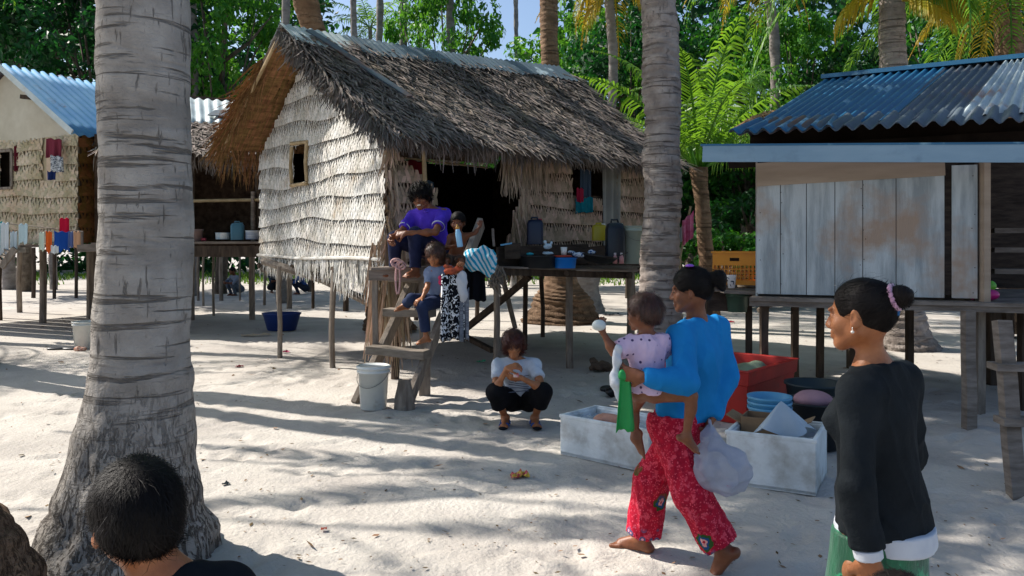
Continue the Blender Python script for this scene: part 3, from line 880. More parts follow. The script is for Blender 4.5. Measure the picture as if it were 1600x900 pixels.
for (px, py, w, k) in ((1193, 628, .075, 'pole_dark'), (1243, 596, .07, 'pole_dark'), (1281, 590, .075, 'pole_dark'), (1514, 668, .09, 'plank'), (1531, 645, .07, 'pole'), (1552, 600, .15, 'pole_dark'), (1574, 610, .085, 'pole_dark'), (1600, 640, .09, 'pole_dark'), (1420, 590, .08, 'pole_dark'), (1330, 575, .1, 'pole_dark')):
    g = Gp(px, py); b = MB(); b.beam(g + Vector((0, 0, -.1)), g + Vector((rnd(-.01, .01), 0, DZ - .05)), w, w, seg=3, wob=.006)
    b.build("stilt", M[k], rh, origin=ro)
b = MB(); b.tube([P(1185, 485, 9.2), P(1222, 468, 9.4)], .03, 6); b.build("brace", M['pole'], rh, origin=ro)
# fascia
fa, fb = P(1098, 240, 8.0), P(1660, 239, 6.85)
b = MB(); b.beam(fa, fb, .03, .165, seg=1); b.build("fascia_board", M['fascia'], rh, origin=ro)
b = MB(); b.beam(fa + Vector((0, .05, .085)), fb + Vector((0, .05, .085)), .13, .02); b.build("fascia_cap", M['roof_blue'], rh, origin=ro)
b = MB(); b.beam(RWp(1140) + Vector((0, .05, 2.55)), RWp(1700) + Vector((0, .05, 2.60)), .03, .22); b.build("painted_eave_shade", M['dark_in'], rh, origin=ro)  # dark board behind the fascia, filling the gap with painted shade
# tin roof: the sheet of each colour on its own part
def tin(pa, pb, pc, pd, name, m, wave=.095, amp=.02, lift=0):
    """pa,pb top corners, pc,pd bottom corners (left,right)"""
    b = MB(); n = (pb - pa).cross(pc - pa).normalized(); n = n if n.z > 0 else -n
    Lw = max((pb - pa).length, (pd - pc).length)
    nu = int(Lw / wave * 6)
    b.grid(lambda u, v: pa.lerp(pb, u).lerp(pc.lerp(pd, u), v) + n * (amp * math.sin(u * Lw / wave * 2 * math.pi) + lift), nu, 8)
    return b.build(name, M[m], rh, True, origin=ro, solid=.003)
r0, r1 = P(1293, 124, 10.2), P(1640, 88, 8.7)
q0, q1 = P(1168, 203, 8.35), P(1640, 178, 7.15)
b = MB(); b.beam(P(1172, 219, 8.7), P(1640, 200, 7.5), .02, .22); b.build("painted_eave_shade", M['dark_in'], rh, origin=ro)  # dark strip under the eave, painted shade and no hut part
tin(r0, r0.lerp(r1, .60), q0, q0.lerp(q1, .50), "tin_sheet", 'roof_blue', lift=.01)
tin(r0.lerp(r1, .57), r0.lerp(r1, .86), q0.lerp(q1, .47), q0.lerp(q1, .76), "tin_sheet", 'roof_grey')
tin(r0.lerp(r1, .83), r1, q0.lerp(q1, .73), q1, "tin_sheet", 'roof_white', lift=.014)
q2, q3 = P(1138, 213, 8.1), P(1640, 190, 6.95)
tin(q0.lerp(r0, .12), q1.lerp(r1, .08), q2, q3, "eave_sheet", 'roof_grey', wave=.15, amp=.03, lift=.03)
tin(q0.lerp(r0, .10), q0.lerp(q1, .34).lerp(r0, .05), q2, q2.lerp(q3, .36), "eave_sheet", 'roof_blue', wave=.15, amp=.03, lift=.045)
b = MB(); b.beam(r0 + Vector((-.05, 0, .02)), r1 + Vector((0, 0, .02)), .22, .05); b.build("ridge_cap", M['roof_blue'], rh, origin=ro)
# rear slope and left hip
rb0, rb1 = q0 + rback * 4.2 + Vector((0, 0, .1)), q1 + rback * 4.2
tin(r0, r1, rb0, rb1, "rear_sheet", 'roof_grey')
b = MB(); b.add([r0 - Vector((0, 0, .03)), q0 - Vector((0, 0, .03)), rb0 - Vector((0, 0, .03))], [(0, 1, 2)]); b.build("roof_end", M['roof_grey'], rh, origin=ro, solid=.01)
# side shelf left of the hut
sh = empty("side_shelf", P(1150, 450, 8.9) * 1, 0, "low rough shelf of dark planks beside the plywood hut wall", "shelf")
sho = sh.location.copy()
b = MB()
b.beam(P(1128, 455, 8.6), P(1190, 458, 8.6), .16, .035); b.beam(P(1100, 452, 8.85), P(1190, 452, 8.85), .3, .03); b.build("shelf_boards", M['plank'], sh, origin=sho)
b = MB(); b.beam(P(1104, 470, 8.9), P(1150, 472, 8.9), .2, .2); b.build("support_block", M['plank_dark'], sh, origin=sho)
for px in (1108, 1170):
    g = P(px, 470, 8.85); b = MB(); b.beam((g.x, g.y, -.05), (g.x, g.y, 1.1), .06, .06); b.build("shelf_leg", M['pole_dark'], sh, origin=sho)
# ladder post at the right edge
ld = empty("step_ladder", Gp(1592, 775), 0, "weathered short ladder standing at the right edge before the plywood hut", "ladder")
b = MB(); g = Gp(1590, 775); b.beam(g + V((0, 0, -.05)), g + V((.05, .25, 1.12)), .075, .1, seg=3, wob=.004); b.build("rail", M['plank'], ld, origin=ld.location)
g2 = g + Vector((.62, -.1, 0)); b = MB(); b.beam(g2 + V((0, 0, -.05)), g2 + V((.05, .25, 1.12)), .075, .1, seg=3, wob=.004); b.build("rail", M['plank'], ld, origin=ld.location)
for z in (.47, .82):
    b = MB(); b.beam(g + V((-.06, z * .22, z)), g2 + V((.05, z * .22, z)), .16, .045); b.build("rung", M['plank'], ld, origin=ld.location)

# ================================================================ left hut
lh = empty("plaited_hut", Vector((-9, 16, 0)), 0, "tan plaited stilt hut with worn blue tin roof at the left edge", "hut")
lo2 = lh.location.copy()
K = Vector((-8.24, 15.2, 0)); A1 = Vector((-.907, .42, 0)).normalized(); A2 = Vector((.42, .907, 0)).normalized()
def HL(a, c, z): return K + A1 * a + A2 * c + Vector((0, 0, z))
zl = lambda v: 3.78 + 1.35 * (1 - abs(v - 2.03) / 2.03)
wh1 = (1.9, 2.3, 2.78, 3.5); wh2 = (.62, 1.02, 2.9, 3.6)
b = weave(MB(), HL(0, 0, 0), A1, -A2, 4.06, 1.66, lambda v: min(3.75, zl(v)), band=.30, pitch=.085, w=.09, holes=[wh1, wh2], arc=.035, seed=21, depth=.02)
b.build("gable_wall", M['woven_tan'], lh, origin=lo2)
b = MB(); backing(b, HL(0, 0, 0), A1, -A2, 4.06, 1.66, lambda v: 3.8, wh1); b.build("gable_backing", M['woven_tan'], lh, origin=lo2)
b = MB(); b.grid(lambda s, t: HL(s * 4.06, -.03, lerp(3.66 + .05 * math.sin(s * 9), zl(s * 4.06) - .02, t)) - A2 * .03 * math.sin(s * 7) * math.sin(t * 3), 24, 5)
b.build("gable_tarp", M['tarp'], lh, origin=lo2)
b = weave(MB(), HL(0, 0, 0), A2, -A1, 3.2, 1.66, lambda v: 3.72, band=.30, pitch=.085, w=.09, arc=.03, seed=22, depth=.02)
b.build("side_wall", mat("brown_weave", '#8a6238', '#6b4826', 2, .85, island=.25, spec=.1), lh, origin=lo2)
b = MB(); backing(b, HL(0, 0, 0), A2, -A1, 3.2, 1.66, lambda v: 3.72); backing(b, HL(0, 3.2, 0), A1, A2, 4.06, 1.66, zl); b.build("wall_backing", M['woven_back'], lh, origin=lo2)
b = MB()
for (c0, c1, z) in ((wh1[0] - .03, wh1[1] + .03, wh1[3]), (wh1[0] - .03, wh1[1] + .03, wh1[2] - .03)):
    b.beam(HL(c0, -.06, z), HL(c1, -.06, z), .05, .05)
for c in (wh1[0] - .03, wh1[1] + .03): b.beam(HL(c, -.06, wh1[2]), HL(c, -.06, wh1[3]), .05, .05)
b.build("window_frame", M['pole'], lh, origin=lo2)
b = MB(); b.box(HL(2.1, .3, 3.1), (.9, .05, 1.2)); b.build("room_shade_panel", M['dark_in'], lh, origin=lo2)  # dark panel behind the window, painted as the dim room
pk0 = HL(2.03, -.35, 5.22); 
def tinL(pa, pb, pc, pd, m, wave=.2):
    b = MB(); n = (pb - pa).cross(pc - pa).normalized(); n = n if n.z > 0 else -n
    Lw = (pb - pa).length
    b.grid(lambda u, v: pa.lerp(pb, u).lerp(pc.lerp(pd, u), v) + n * (.022 * math.sin(u * Lw / wave * 2 * math.pi)), int(Lw / wave * 6), 6)
    return b.build("tin_roof", M[m], lh, True, origin=lo2, solid=.005)
pkE = HL(2.03, 3.8, 5.22); eR0 = HL(-.3, -.35, 3.66); eR1 = HL(-.3, 3.8, 3.66); eL0 = HL(4.36, -.35, 3.66); eL1 = HL(4.36, 3.8, 3.66)
tinL(pk0, pkE, eR0, eR1, 'roof_blue_worn'); tinL(pk0, pkE, eL0, eL1, 'roof_grey')
b = MB(); b.beam(pk0 + V((0, 0, .03)), eR0 + V((0, 0, .03)), .03, .1); b.build("verge_board", M['roof_white'], lh, origin=lo2)
b = MB(); b.beam(pk0 - A2 * .01 - V((0, 0, .05)), eL0 - V((0, 0, .05)), .05, .12); b.build("verge_board", M['pole_dark'], lh, origin=lo2)
b = MB(); b.beam(P(33, 151, 15.6), P(64, 154, 15.5), .06, .08); b.build("roof_beam", M['pole_dark'], lh, origin=lo2)
b = MB()
for i in range(9):
    b.beam(HL(4.4, -1.0 + i * .5, 1.6), HL(-.15, -1.0 + i * .5, 1.6), .46, .04, seg=3, wob=.01)
b.beam(HL(4.4, -1.2, 1.53), HL(-.3, -1.2, 1.53), .06, .09)
b.build("floor", M['plank'], lh, origin=lo2)
b = MB(); b.beam(P(128, 388, 13.4), P(170, 386, 13.4), .3, .12); b.build("floor_beam", M['plank'], lh, origin=lo2)
for (px, py, w) in ((67, 504, .14), (31, 488, .12), (52, 466, .12), (85, 467, .1), (119, 466, .1), (143, 497, .22), (1, 500, .08), (-30, 495, .12), (-60, 470, .12)):
    g = Gp(px, py); b = MB(); b.tube([g + V((0, 0, -.1)), g + V((rnd(-.03, .03), 0, .8)), g + V((0, 0, 1.52))], w / 2, 8, .05); b.build("stilt", M['pole' if px in (67, 143, 31) else 'pole_dark'], lh, origin=lo2)
b = MB(); b.beam(P(2, 418, 13.6), P(24, 388, 13.6), .05, .1)
for k in range(3): b.beam(P(6 + k * 6, 412 - k * 9, 13.6), P(-8 + k * 6, 404 - k * 9, 13.9), .1, .03)
b.build("ladder", M['pole'], lh, origin=lo2)

# ================================================================ open hut between the trunk and the thatched hut
mh = empty("open_cook_hut", Vector((-5.5, 16, 0)), 0, "dark open sided hut with white tin roof between big palm trunk and thatched hut", "hut")
mo = mh.location.copy()
b = MB()
for i in range(8): b.beam(P(150, 381, 14.5 + i * .4), P(415, 379, 14.5 + i * .4), .37, .04, seg=3, wob=.01)
b.build("floor", M['plank'], mh, origin=mo)
b = MB(); b.beam(P(150, 392, 14.35), P(408, 393, 14.35), .08, .2); b.build("floor_beam", M['pole_dark'], mh, origin=mo)
b = MB(); b.beam(P(160, 310, 17.5), P(430, 310, 17.5), .05, 2.4); b.beam(P(160, 310, 17.5), P(150, 310, 15), .05, 2.4); b.build("back_wall", M['woven_back'], mh, origin=mo)
b = MB(); b.beam(P(398, 300, 15.0), P(398, 380, 15.0), .3, .05); b.build("side_panel", M['plank'], mh, origin=mo)
def tinM(pa, pb, pc, pd, m, nm):
    b = MB(); n = (pb - pa).cross(pc - pa).normalized(); n = n if n.z > 0 else -n
    b.grid(lambda u, v: pa.lerp(pb, u).lerp(pc.lerp(pd, u), v) + n * (.02 * math.sin(u * 110)), 160, 4)
    return b.build(nm, M[m], mh, True, origin=mo, solid=.005)
tinM(P(150, 140, 19), P(400, 160, 19), P(150, 190, 17), P(405, 196, 17), 'roof_white', "tin_roof")
b = MB(); b.beam(P(150, 140, 19), P(400, 160, 19), .12, .06); b.build("ridge_cap", M['pole_dark'], mh, origin=mo)
b = MB(); b.beam(P(330, 176, 17.6), P(372, 178, 17.6), .5, .02, up=(0, -.4, 1)); b.build("roof_patch", M['roof_grey'], mh, origin=mo)
b = MB(); mt0, mt1, mt2, mt3 = P(150, 188, 17.2), P(405, 194, 17.2), P(150, 236, 15), P(400, 240, 15)
b.grid(lambda u, v: mt0.lerp(mt1, u).lerp(mt2.lerp(mt3, u), v), 12, 4); b.build("thatch_base", M['thatch_base'], mh, origin=mo, solid=.06)
nM = (mt1 - mt0).cross(mt2 - mt0).normalized(); nM = nM if nM.z > 0 else -nM
b = thatch_strands(lambda s, t: mt2.lerp(mt3, s).lerp(mt0.lerp(mt1, s), t) + nM * .04, nM, (mt2 - mt0).normalized(), 9, 170, (.3, .6), (.02, .045), .4)
fringe(b, mt2, mt3, 300, (.2, .5), (.02, .04), (mt2 - mt0).normalized() * .5, .3)
b.build("thatch", M['thatch'], mh, origin=mo)
for px, py, w in ((394, 499, .13), (334, 493, .06), (346, 470, .12), (310, 470, .08), (318, 478, .06), (300, 500, .12), (230, 500, .12), (375, 470, .06)):
    g = Gp(px, py); b = MB(); b.tube([g + V((0, 0, -.1)), g + V((rnd(-.03, .03), 0, .8)), g + V((0, 0, 1.6))], w / 2, 8, .05); b.build("stilt", M['pole'], mh, origin=mo)
b = MB(); b.tube([P(298, 314, 14.9), P(412, 312, 14.9)], .03, 6); b.build("rail_pole", M['bamboo'], mh, origin=mo)
b = MB(); b.tube([P(402, 240, 15), P(405, 380, 15)], .05, 7); b.tube([P(300, 240, 15), P(300, 380, 15)], .05, 7); b.build("roof_post", M['pole_dark'], mh, origin=mo)
# ================================================================ palms
def trunk_mesh(pts, rads, n=28, ring=.11, groove=.03, bump=.03, seed=0, lump=0):
    """bark with leaf-scar rings; pts bottom to top"""
    pts = [V(p) for p in pts]
    L = [0]
    for a, c in zip(pts, pts[1:]): L.append(L[-1] + (c - a).length)
    step = ring / 4
    N = max(4, int(L[-1] / step))
    vs = np.zeros(((N + 1) * n, 3)); rs_ = np.random.RandomState(seed)
    for i in range(N + 1):
        s = L[-1] * i / N
        j = max(0, min(len(L) - 2, int(np.searchsorted(L, s, side='right')) - 1)); t = (s - L[j]) / max(1e-6, L[j + 1] - L[j])
        # smooth centreline
        p0 = pts[max(j - 1, 0)]; p1 = pts[j]; p2 = pts[j + 1]; p3 = pts[min(j + 2, len(pts) - 1)]
        c = .5 * ((2 * p1) + (-p0 + p2) * t + (2 * p0 - 5 * p1 + 4 * p2 - p3) * t * t + (-p0 + 3 * p1 - 3 * p2 + p3) * t ** 3)
        tt = t * t * (3 - 2 * t)
        r = rads[j] * (1 - tt) + rads[j + 1] * tt
        k = 2 * np.pi * np.arange(n) / n
        wob = s / ring + .35 * np.sin(k + seed) + .2 * np.sin(2 * k + s * 2 + seed)
        ph = wob % 1.0
        rr = r * (1 - groove * (ph ** 3)) + 0 * k
        pp = np.stack([c.x + rr * np.cos(k), c.y + rr * np.sin(k), np.full(n, c.z)], 1)
        vs[i * n:(i + 1) * n] = pp
    cen = np.repeat(vs.reshape(N + 1, n, 3).mean(1), n, 0)
    d = vs - cen; d /= np.linalg.norm(d, axis=1, keepdims=True)
    rough = vnoise(vs, 7, seed, 5, (1, 1, 1)) * bump + vnoise(vs, 22, seed + 1, 6, (1, 1, .6)) * bump * .5
    if lump:
        low = np.clip(1 - vs[:, 2] / lump, 0, 1)
        rough = rough * (1 + 1.5 * low) + low * (vnoise(vs, 26, seed + 3, 6, (1.2, 1.2, .25)) * .022 + vnoise(vs, 60, seed + 4, 6, (1.2, 1.2, .4)) * .008)
    vs = vs + d * rough[:, None]
    i = np.arange(N)[:, None] * n; j = np.arange(n)[None]; j2 = (j + 1) % n
    f = np.stack([(i + j).ravel(), (i + j2).ravel(), (i + n + j2).ravel(), (i + n + j).ravel()], 1)
    return vs, f

def frond(b, base, az, el, L, droop, n=46, ll=.62, lw=.035, hang=.6, wst=.03, seed=0, curl=1):
    """one feather leaf: rachis + folded drooping leaflets"""
    rs_ = random.Random(seed)
    pts = []; p = V(base); h = Vector((math.cos(az), math.sin(az), 0)); e = el; steps = 14
    for i in range(steps + 1):
        pts.append(p.copy())
        d = h * math.cos(e) + Vector((0, 0, math.sin(e)))
        p = p + d * (L / steps); e -= droop / steps * (.5 + 1.2 * i / steps)
    side = Vector((-h.y, h.x, 0))
    tw = rs_.uniform(-.5, .5)
    b.tube(pts, [wst * (1 - .85 * i / steps) for i in range(steps + 1)], 5)
    for i in range(n):
        t = .12 + .88 * (i + rs_.uniform(-.3, .3)) / n
        x = t * steps; j = min(steps - 1, int(x)); c = pts[j].lerp(pts[j + 1], x - j)
        d = (pts[j + 1] - pts[j]).normalized(); up = side.cross(d).normalized()
        if up.z < 0: up = -up
        l = ll * (math.sin(min(1, t * 1.15 + .12) * 3.14) ** .6 * .9 + .12) * rs_.uniform(.85, 1.12)
        for sg in (-1, 1):
            if rs_.random() < .04: continue
            o = (side * sg * math.cos(tw * .4) + up * (tw * sg * .4) + d * (.45 + .5 * t) + up * .22).normalized()
            g = Vector((0, 0, -1))
            o2 = (o + g * hang * rs_.uniform(.7, 1.3)).normalized(); o3 = (o + g * hang * 2.6 * rs_.uniform(.7, 1.3)).normalized()
            q1 = c + o * l * .33; q2 = q1 + o2 * l * .35; q3 = q2 + o3 * l * .32
            wd = (d * .8 + up * rs_.uniform(-.4, .4)).normalized()
            b.ribbon([c, q1, q2, q3], [lw * .6, lw, lw * .75, lw * .12], wd)
def crown_mesh(name, nf, L, m, seed, el=(-.5, 1.25), droop=1.5, n=44, ll=.6, hang=.6, lw=.035, frac=(0, 1), azs=None):
    rs_ = random.Random(seed); b = MB()
    for i in range(nf):
        az = i * 2.399963 + rs_.uniform(-.2, .2) if azs is None else azs[i % len(azs)] + rs_.uniform(-.15, .15)
        t = lerp(frac[0], frac[1], (i + .5) / nf)
        e = lerp(el[0], el[1], t)
        frond(b, Vector((0, 0, .05 * i / nf)) + Vector((math.cos(az), math.sin(az), 0)) * .08, az, e, L * rs_.uniform(.85, 1.1), droop * rs_.uniform(.75, 1.2), n, ll, lw, hang, seed=seed * 100 + i)
    o = b.build(name, m); me = o.data; bpy.data.objects.remove(o); return me
CR = {
 'full': crown_mesh("crown", 22, 3.9, M['frond'], 1),
 'full2': crown_mesh("crown", 19, 3.6, M['frond'], 2, droop=1.8),
 'small': crown_mesh("crown", 15, 2.7, M['frond'], 3, n=32, ll=.5),
 'dense': crown_mesh("crown", 19, 4.4, M['frond'], 8, el=(-.35, 1.0), droop=1.0, n=62, ll=.55, hang=2.2, lw=.07),
 'young': crown_mesh("crown", 17, 3.3, M['frond'], 4, el=(.35, 1.45), droop=1.35, ll=.62, hang=.8, n=46, lw=.04),
 'far': crown_mesh("crown", 16, 3.2, M['frond'], 5, n=22, ll=.7, lw=.07),
 'yellow': crown_mesh("dry_fronds", 8, 2.6, M['frond_yellow'], 6, el=(-1.1, -.3), droop=.7, n=34, ll=.6, hang=.9),
}
def palm(pts, rads, label, crown='full', m='bark', rot=0, dry=False, group=None, seed=0, nuts=True, ring=.11, lump=0, n=24, bump=.012, crown_scale=1, groove=.05, name="coconut_palm"):
    root = empty(name, pts[0], 0, label, "palm tree", group)
    vs, f = trunk_mesh(pts, rads, n, ring, groove, bump, seed, lump)
    mesh_np("trunk", vs, f, M[m], root, True, origin=root.location)
    if crown:
        o = bpy.data.objects.new("crown", CR[crown]); COL.objects.link(o); o.parent = root
        o.location = V(pts[-1]) - root.location; o.rotation_euler = (0, 0, rot); o.scale = (crown_scale,) * 3
    if dry:
        o = bpy.data.objects.new("dry_fronds", CR['yellow']); COL.objects.link(o); o.parent = root
        o.location = V(pts[-1]) - root.location; o.rotation_euler = (0, 0, rot + 1)
    return root
# the big trunk in front, left
TY = 4.2
def tp(px, z): return Vector(((px - 800) * TY / F, TY, z))
big = [tp(192, -.15), tp(196, .05), tp(203, .3), tp(210, .55), tp(222, .9), tp(224, 1.2), tp(227, 2), tp(222, 3), tp(215, 4.2), V(-2.1, 4.7, 6), V(-2.5, 5.6, 8.4)]
sc_ = TY / F
palm(big, [150 * sc_, 134 * sc_, 106 * sc_, 90 * sc_, 77 * sc_, 71 * sc_, 67 * sc_, 68 * sc_, .22, .2, .15], "thick grey palm trunk with flaring rooty base in the left foreground", 'full', 'bark', .3, seed=11, ring=.17, lump=.95, n=120, bump=.008, groove=.03)
palm([V(-2.58, 3.55, -.1), V(-2.62, 3.55, .3), V(-2.84, 3.5, .8), V(-3.25, 3.3, 2), V(-4.0, 2.8, 5), V(-4.4, 2.5, 8)], [.50, .40, .27, .2, .18, .14], "leaning palm base cut off by the lower left edge", 'full2', 'bark_brown', seed=12, ring=.13, lump=.9, n=90)
# central trunk in front of the hut's right end
palm([P(1040, 604, 9.2), P(1037, 575, 9.2), P(1033, 520, 9.2), P(1031, 440, 9.2), P(1034, 300, 9.2), P(1032, 150, 9.2), P(1029, 0, 9.2), V(1.6, 9.2, 7), V(1.5, 9.0, 9.8)],
     [.42, .33, .26, .235, .215, .215, .212, .19, .15], "grey ringed palm trunk at the right corner of the thatched hut", 'full', 'bark_mid', 1.0, seed=13, ring=.12, lump=.6, n=64, bump=.014, groove=.12)
# behind the thatched hut
palm([P(610, 514, 15), P(600, 470, 15), P(570, 330, 14.6), P(520, 130, 14.2), P(478, 0, 13.8), V(-3.4, 12.6, 7.4), V(-3.0, 11.6, 8.8)], [.52, .36, .26, .24, .22, .19, .15], "sunlit brown palm leaning up behind the thatched gable", 'dense', 'bark_brown', .7, seed=14, lump=.8, n=40, groove=.08)
palm([P(878, 503, 16.8), P(878, 470, 16.8), P(874, 420, 16.8), P(866, 250, 16.8), P(858, 50, 16.8), V(.75, 16.8, 8.5), V(.8, 16.5, 11)], [.85, .62, .32, .21, .19, .18, .14], "brown palm with shaggy skirt of roots behind the washing up deck", 'full2', 'bark_brown', 0, seed=15, lump=1.1, n=48, groove=.1)
palm([P(905, 487, 19.2), P(912, 440, 19.2), P(938, 300, 19.2), P(958, 130, 19.2), P(952, 0, 19.2), P(950, -70, 19.2)], [.62, .4, .16, .11, .11, .1], "thin grey palm with yellow hanging fronds behind the roof end", 'small', 'bark_far', 0, True, seed=16, n=24, lump=1)
# behind the plank hut
palm([P(1412, 545, 12.6), P(1408, 500, 12.6), P(1402, 440, 12.6), P(1398, 250, 12.6), P(1395, 50, 12.6), P(1392, -60, 12.6), P(1390, -110, 12.6)], [.56, .38, .26, .21, .195, .18, .15], "dark palm trunk rising behind the blue tin roof", 'full2', 'bark_mid', 2.6, seed=17, n=48, lump=.9, groove=.1)
palm([P(1590, 520, 14), P(1585, 300, 14), P(1576, 60, 14), P(1570, -60, 14)], [.3, .24, .22, .17], "brown palm with drooping fronds above the right end of the tin roof", 'full', 'bark_brown', 1.9, True, seed=18, n=30)
palm([P(1215, 470, 20), P(1212, 200, 20), P(1208, 40, 20), P(1180, -90, 20)], [.2, .13, .12, .1], "slim leaning palm right of the young coconut palm", 'small', 'bark_far', 0, True, seed=19, n=20)
# young coconut palm
yp = palm([P(1112, 517, 15), P(1107, 430, 15), P(1097, 330, 15), P(1092, 262, 15)], [.22, .16, .14, .17], "young coconut palm with bright upright fronds between the two huts", 'young', 'bark_brown', .5, seed=20, n=30, groove=.1, crown_scale=1.05)
# slim trunks beyond the huts
far = [(302, 302, 480, 25, 5, "slim pale palm trunk between big trunk and thatched gable"), (447, 440, 470, 22, 6, "blue grey slim trunk just left of the hut ridge"),
       (552, 556, 450, 34, 5, "curved slim trunk against sky, leftmost over the ridge"), (594, 588, 450, 31, 5.5, "straight slim trunk against sky, second over the ridge"),
       (630, 620, 450, 31, 6, "slim trunk against sky, third over the ridge"), (703, 722, 450, 30, 6.5, "slim trunk leaning left in front of the lit tree over the ridge"),
       (806, 802, 450, 30, 3.5, "very thin dark trunk against sky, right of the lit tree"), (80, 84, 455, 28, 4, "thin pale trunk in the dark wood behind the blue tin hut"),
       (-4, 14, 450, 28, 7, "pale leaning trunk at the left edge above the tin roof")]
for i, (pt, pb, yb, Y, w, lab) in enumerate(far):
    r_ = w * Y / F
    palm([P(pb, 380 + F * 1.65 / Y, Y), P(lerp(pb, pt, .5) + 4 * (-1) ** i, 220, Y), P(pt, 0, Y), P(pt - 3, -250, Y)], [r_ * 1.5, r_ * 1.05, r_, r_ * .8], lab, 'far', 'bark_far', i, group="slim palm trunks beyond the huts", seed=30 + i, n=14, ring=.3)
for px, py, Y, lab in ((578, 42, 46, "small far palm top against the sky, left of two"), (655, 40, 46, "small far palm top against the sky beside the lit tree")):
    palm([P(px, 425, Y), P(px + 5, 200, Y), P(px, py, Y)], [.2, .15, .12], lab, 'far', 'bark_far', px, group="far palm tops", n=8, ring=.5)
# palms outside the picture whose crowns shade the sand
for (p0, p1, k, lab, r_, s_) in (((-7.3, 10.9, 0), (-6.0, 9.4, 8.0), 'dense', "palm just beyond the left edge shading the sand", .4, 1.0),
                       ((-8.6, 5.6, 0), (-8.2, 5.8, 8.2), 'small', "small palm beyond the left edge near the big trunk", 0, .8),
                       ((-15, 13.4, 0), (-14.2, 13.5, 7.2), 'small', "palm far beyond the left edge behind the tin hut's line", 1, 1.1),
                       ((-8.1, 11.2, 0), (-5.9, 9.7, 9.2), 'dense', "upright palm beyond the left edge", 1, 1),
                       ((-7.8, 11.1, 0), (-4.9, 9.0, 9.8), 'dense', "strongly leaning palm beyond the left edge", 2, 1.05),
                       ((-9.0, 11.6, 0), (-6.5, 8.6, 9.6), 'dense', "tall palm leaning in from beyond the left edge", 3, 1.1),
                       ((-12.4, 15, 0), (-10.9, 14.6, 8.0), 'small', "palm left behind the tin hut", .5, .95)):
    a, c = V(p0), V(p1)
    palm([a, a.lerp(c, .5) + V(-.75, 0, 0), c], [.28, .17, .13], lab, k, 'bark', r_, n=16, seed=int(abs(a.x) * 7), crown_scale=s_)
# hanging fronds of the right palms, lower ones seen in the picture
def loose_fronds(name, label, specs, m, parent):
    b = MB()
    for (px, py, Y, az, el, L, dr, hg) in specs:
        frond(b, P(px, py, Y), az, el, L, dr, 48, .62, .036, hg, .022, seed=px)
    return b.build(name, M[m], parent, origin=parent.location)
pr = [o for o in bpy.data.objects if o.get('label', '').startswith('dark palm trunk')][0]
loose_fronds("hanging_fronds", '', [(1385, -25, 12.4, math.pi + .2, .15, 1.7, 1.0, 1.2), (1390, -70, 12.4, math.pi - .15, .35, 2.1, 1.6, 1.2), (1425, -60, 12.0, .2, .2, 2.4, 1.3, 1.2), (1440, -30, 12.0, -.7, .2, 2.0, 1.9, 1.3), (1400, -20, 12.2, -.4, .1, 1.6, 1.9, 1.1), (1400, -50, 12.3, .5, .4, 2.3, 1.9, 1.1)], 'frond', pr)
loose_fronds("dry_fronds", '', [(1392, -15, 12.3, math.pi - .5, -.1, 1.2, 1.6, 1.3), (1410, 0, 12.3, -1.0, -.3, 1.1, 1.1, 1.3), (1405, -30, 12.3, -.2, -.2, 1.5, 1.4, 1.4)], 'frond_yellow', pr)
pr = [o for o in bpy.data.objects if o.get('label', '').startswith('brown palm with drooping')][0]
loose_fronds("hanging_fronds", '', [(1565, -40, 13.6, math.pi + .3, .1, 2.2, 1.6, 1.1), (1565, -60, 13.6, math.pi - .3, .3, 2.6, 1.7, 1.2), (1560, -20, 13.6, math.pi + .9, -.2, 1.6, 1.0, 1.1), (1580, -40, 13.6, -.3, .1, 2.2, 1.6, 1.1)], 'frond', pr)
fr = empty("fallen_palm_frond", P(1146, 200, 10.6), 0, "dry palm frond lying against the left edge of the blue tin roof", "palm frond")
b = MB(); frond(b, P(1144, 203, 10.7), .1, .55, 1.1, 1.1, 34, .42, .03, .9, .02, seed=4); b.build("dry_leaflets", M['frond_dry'], fr, origin=fr.location)

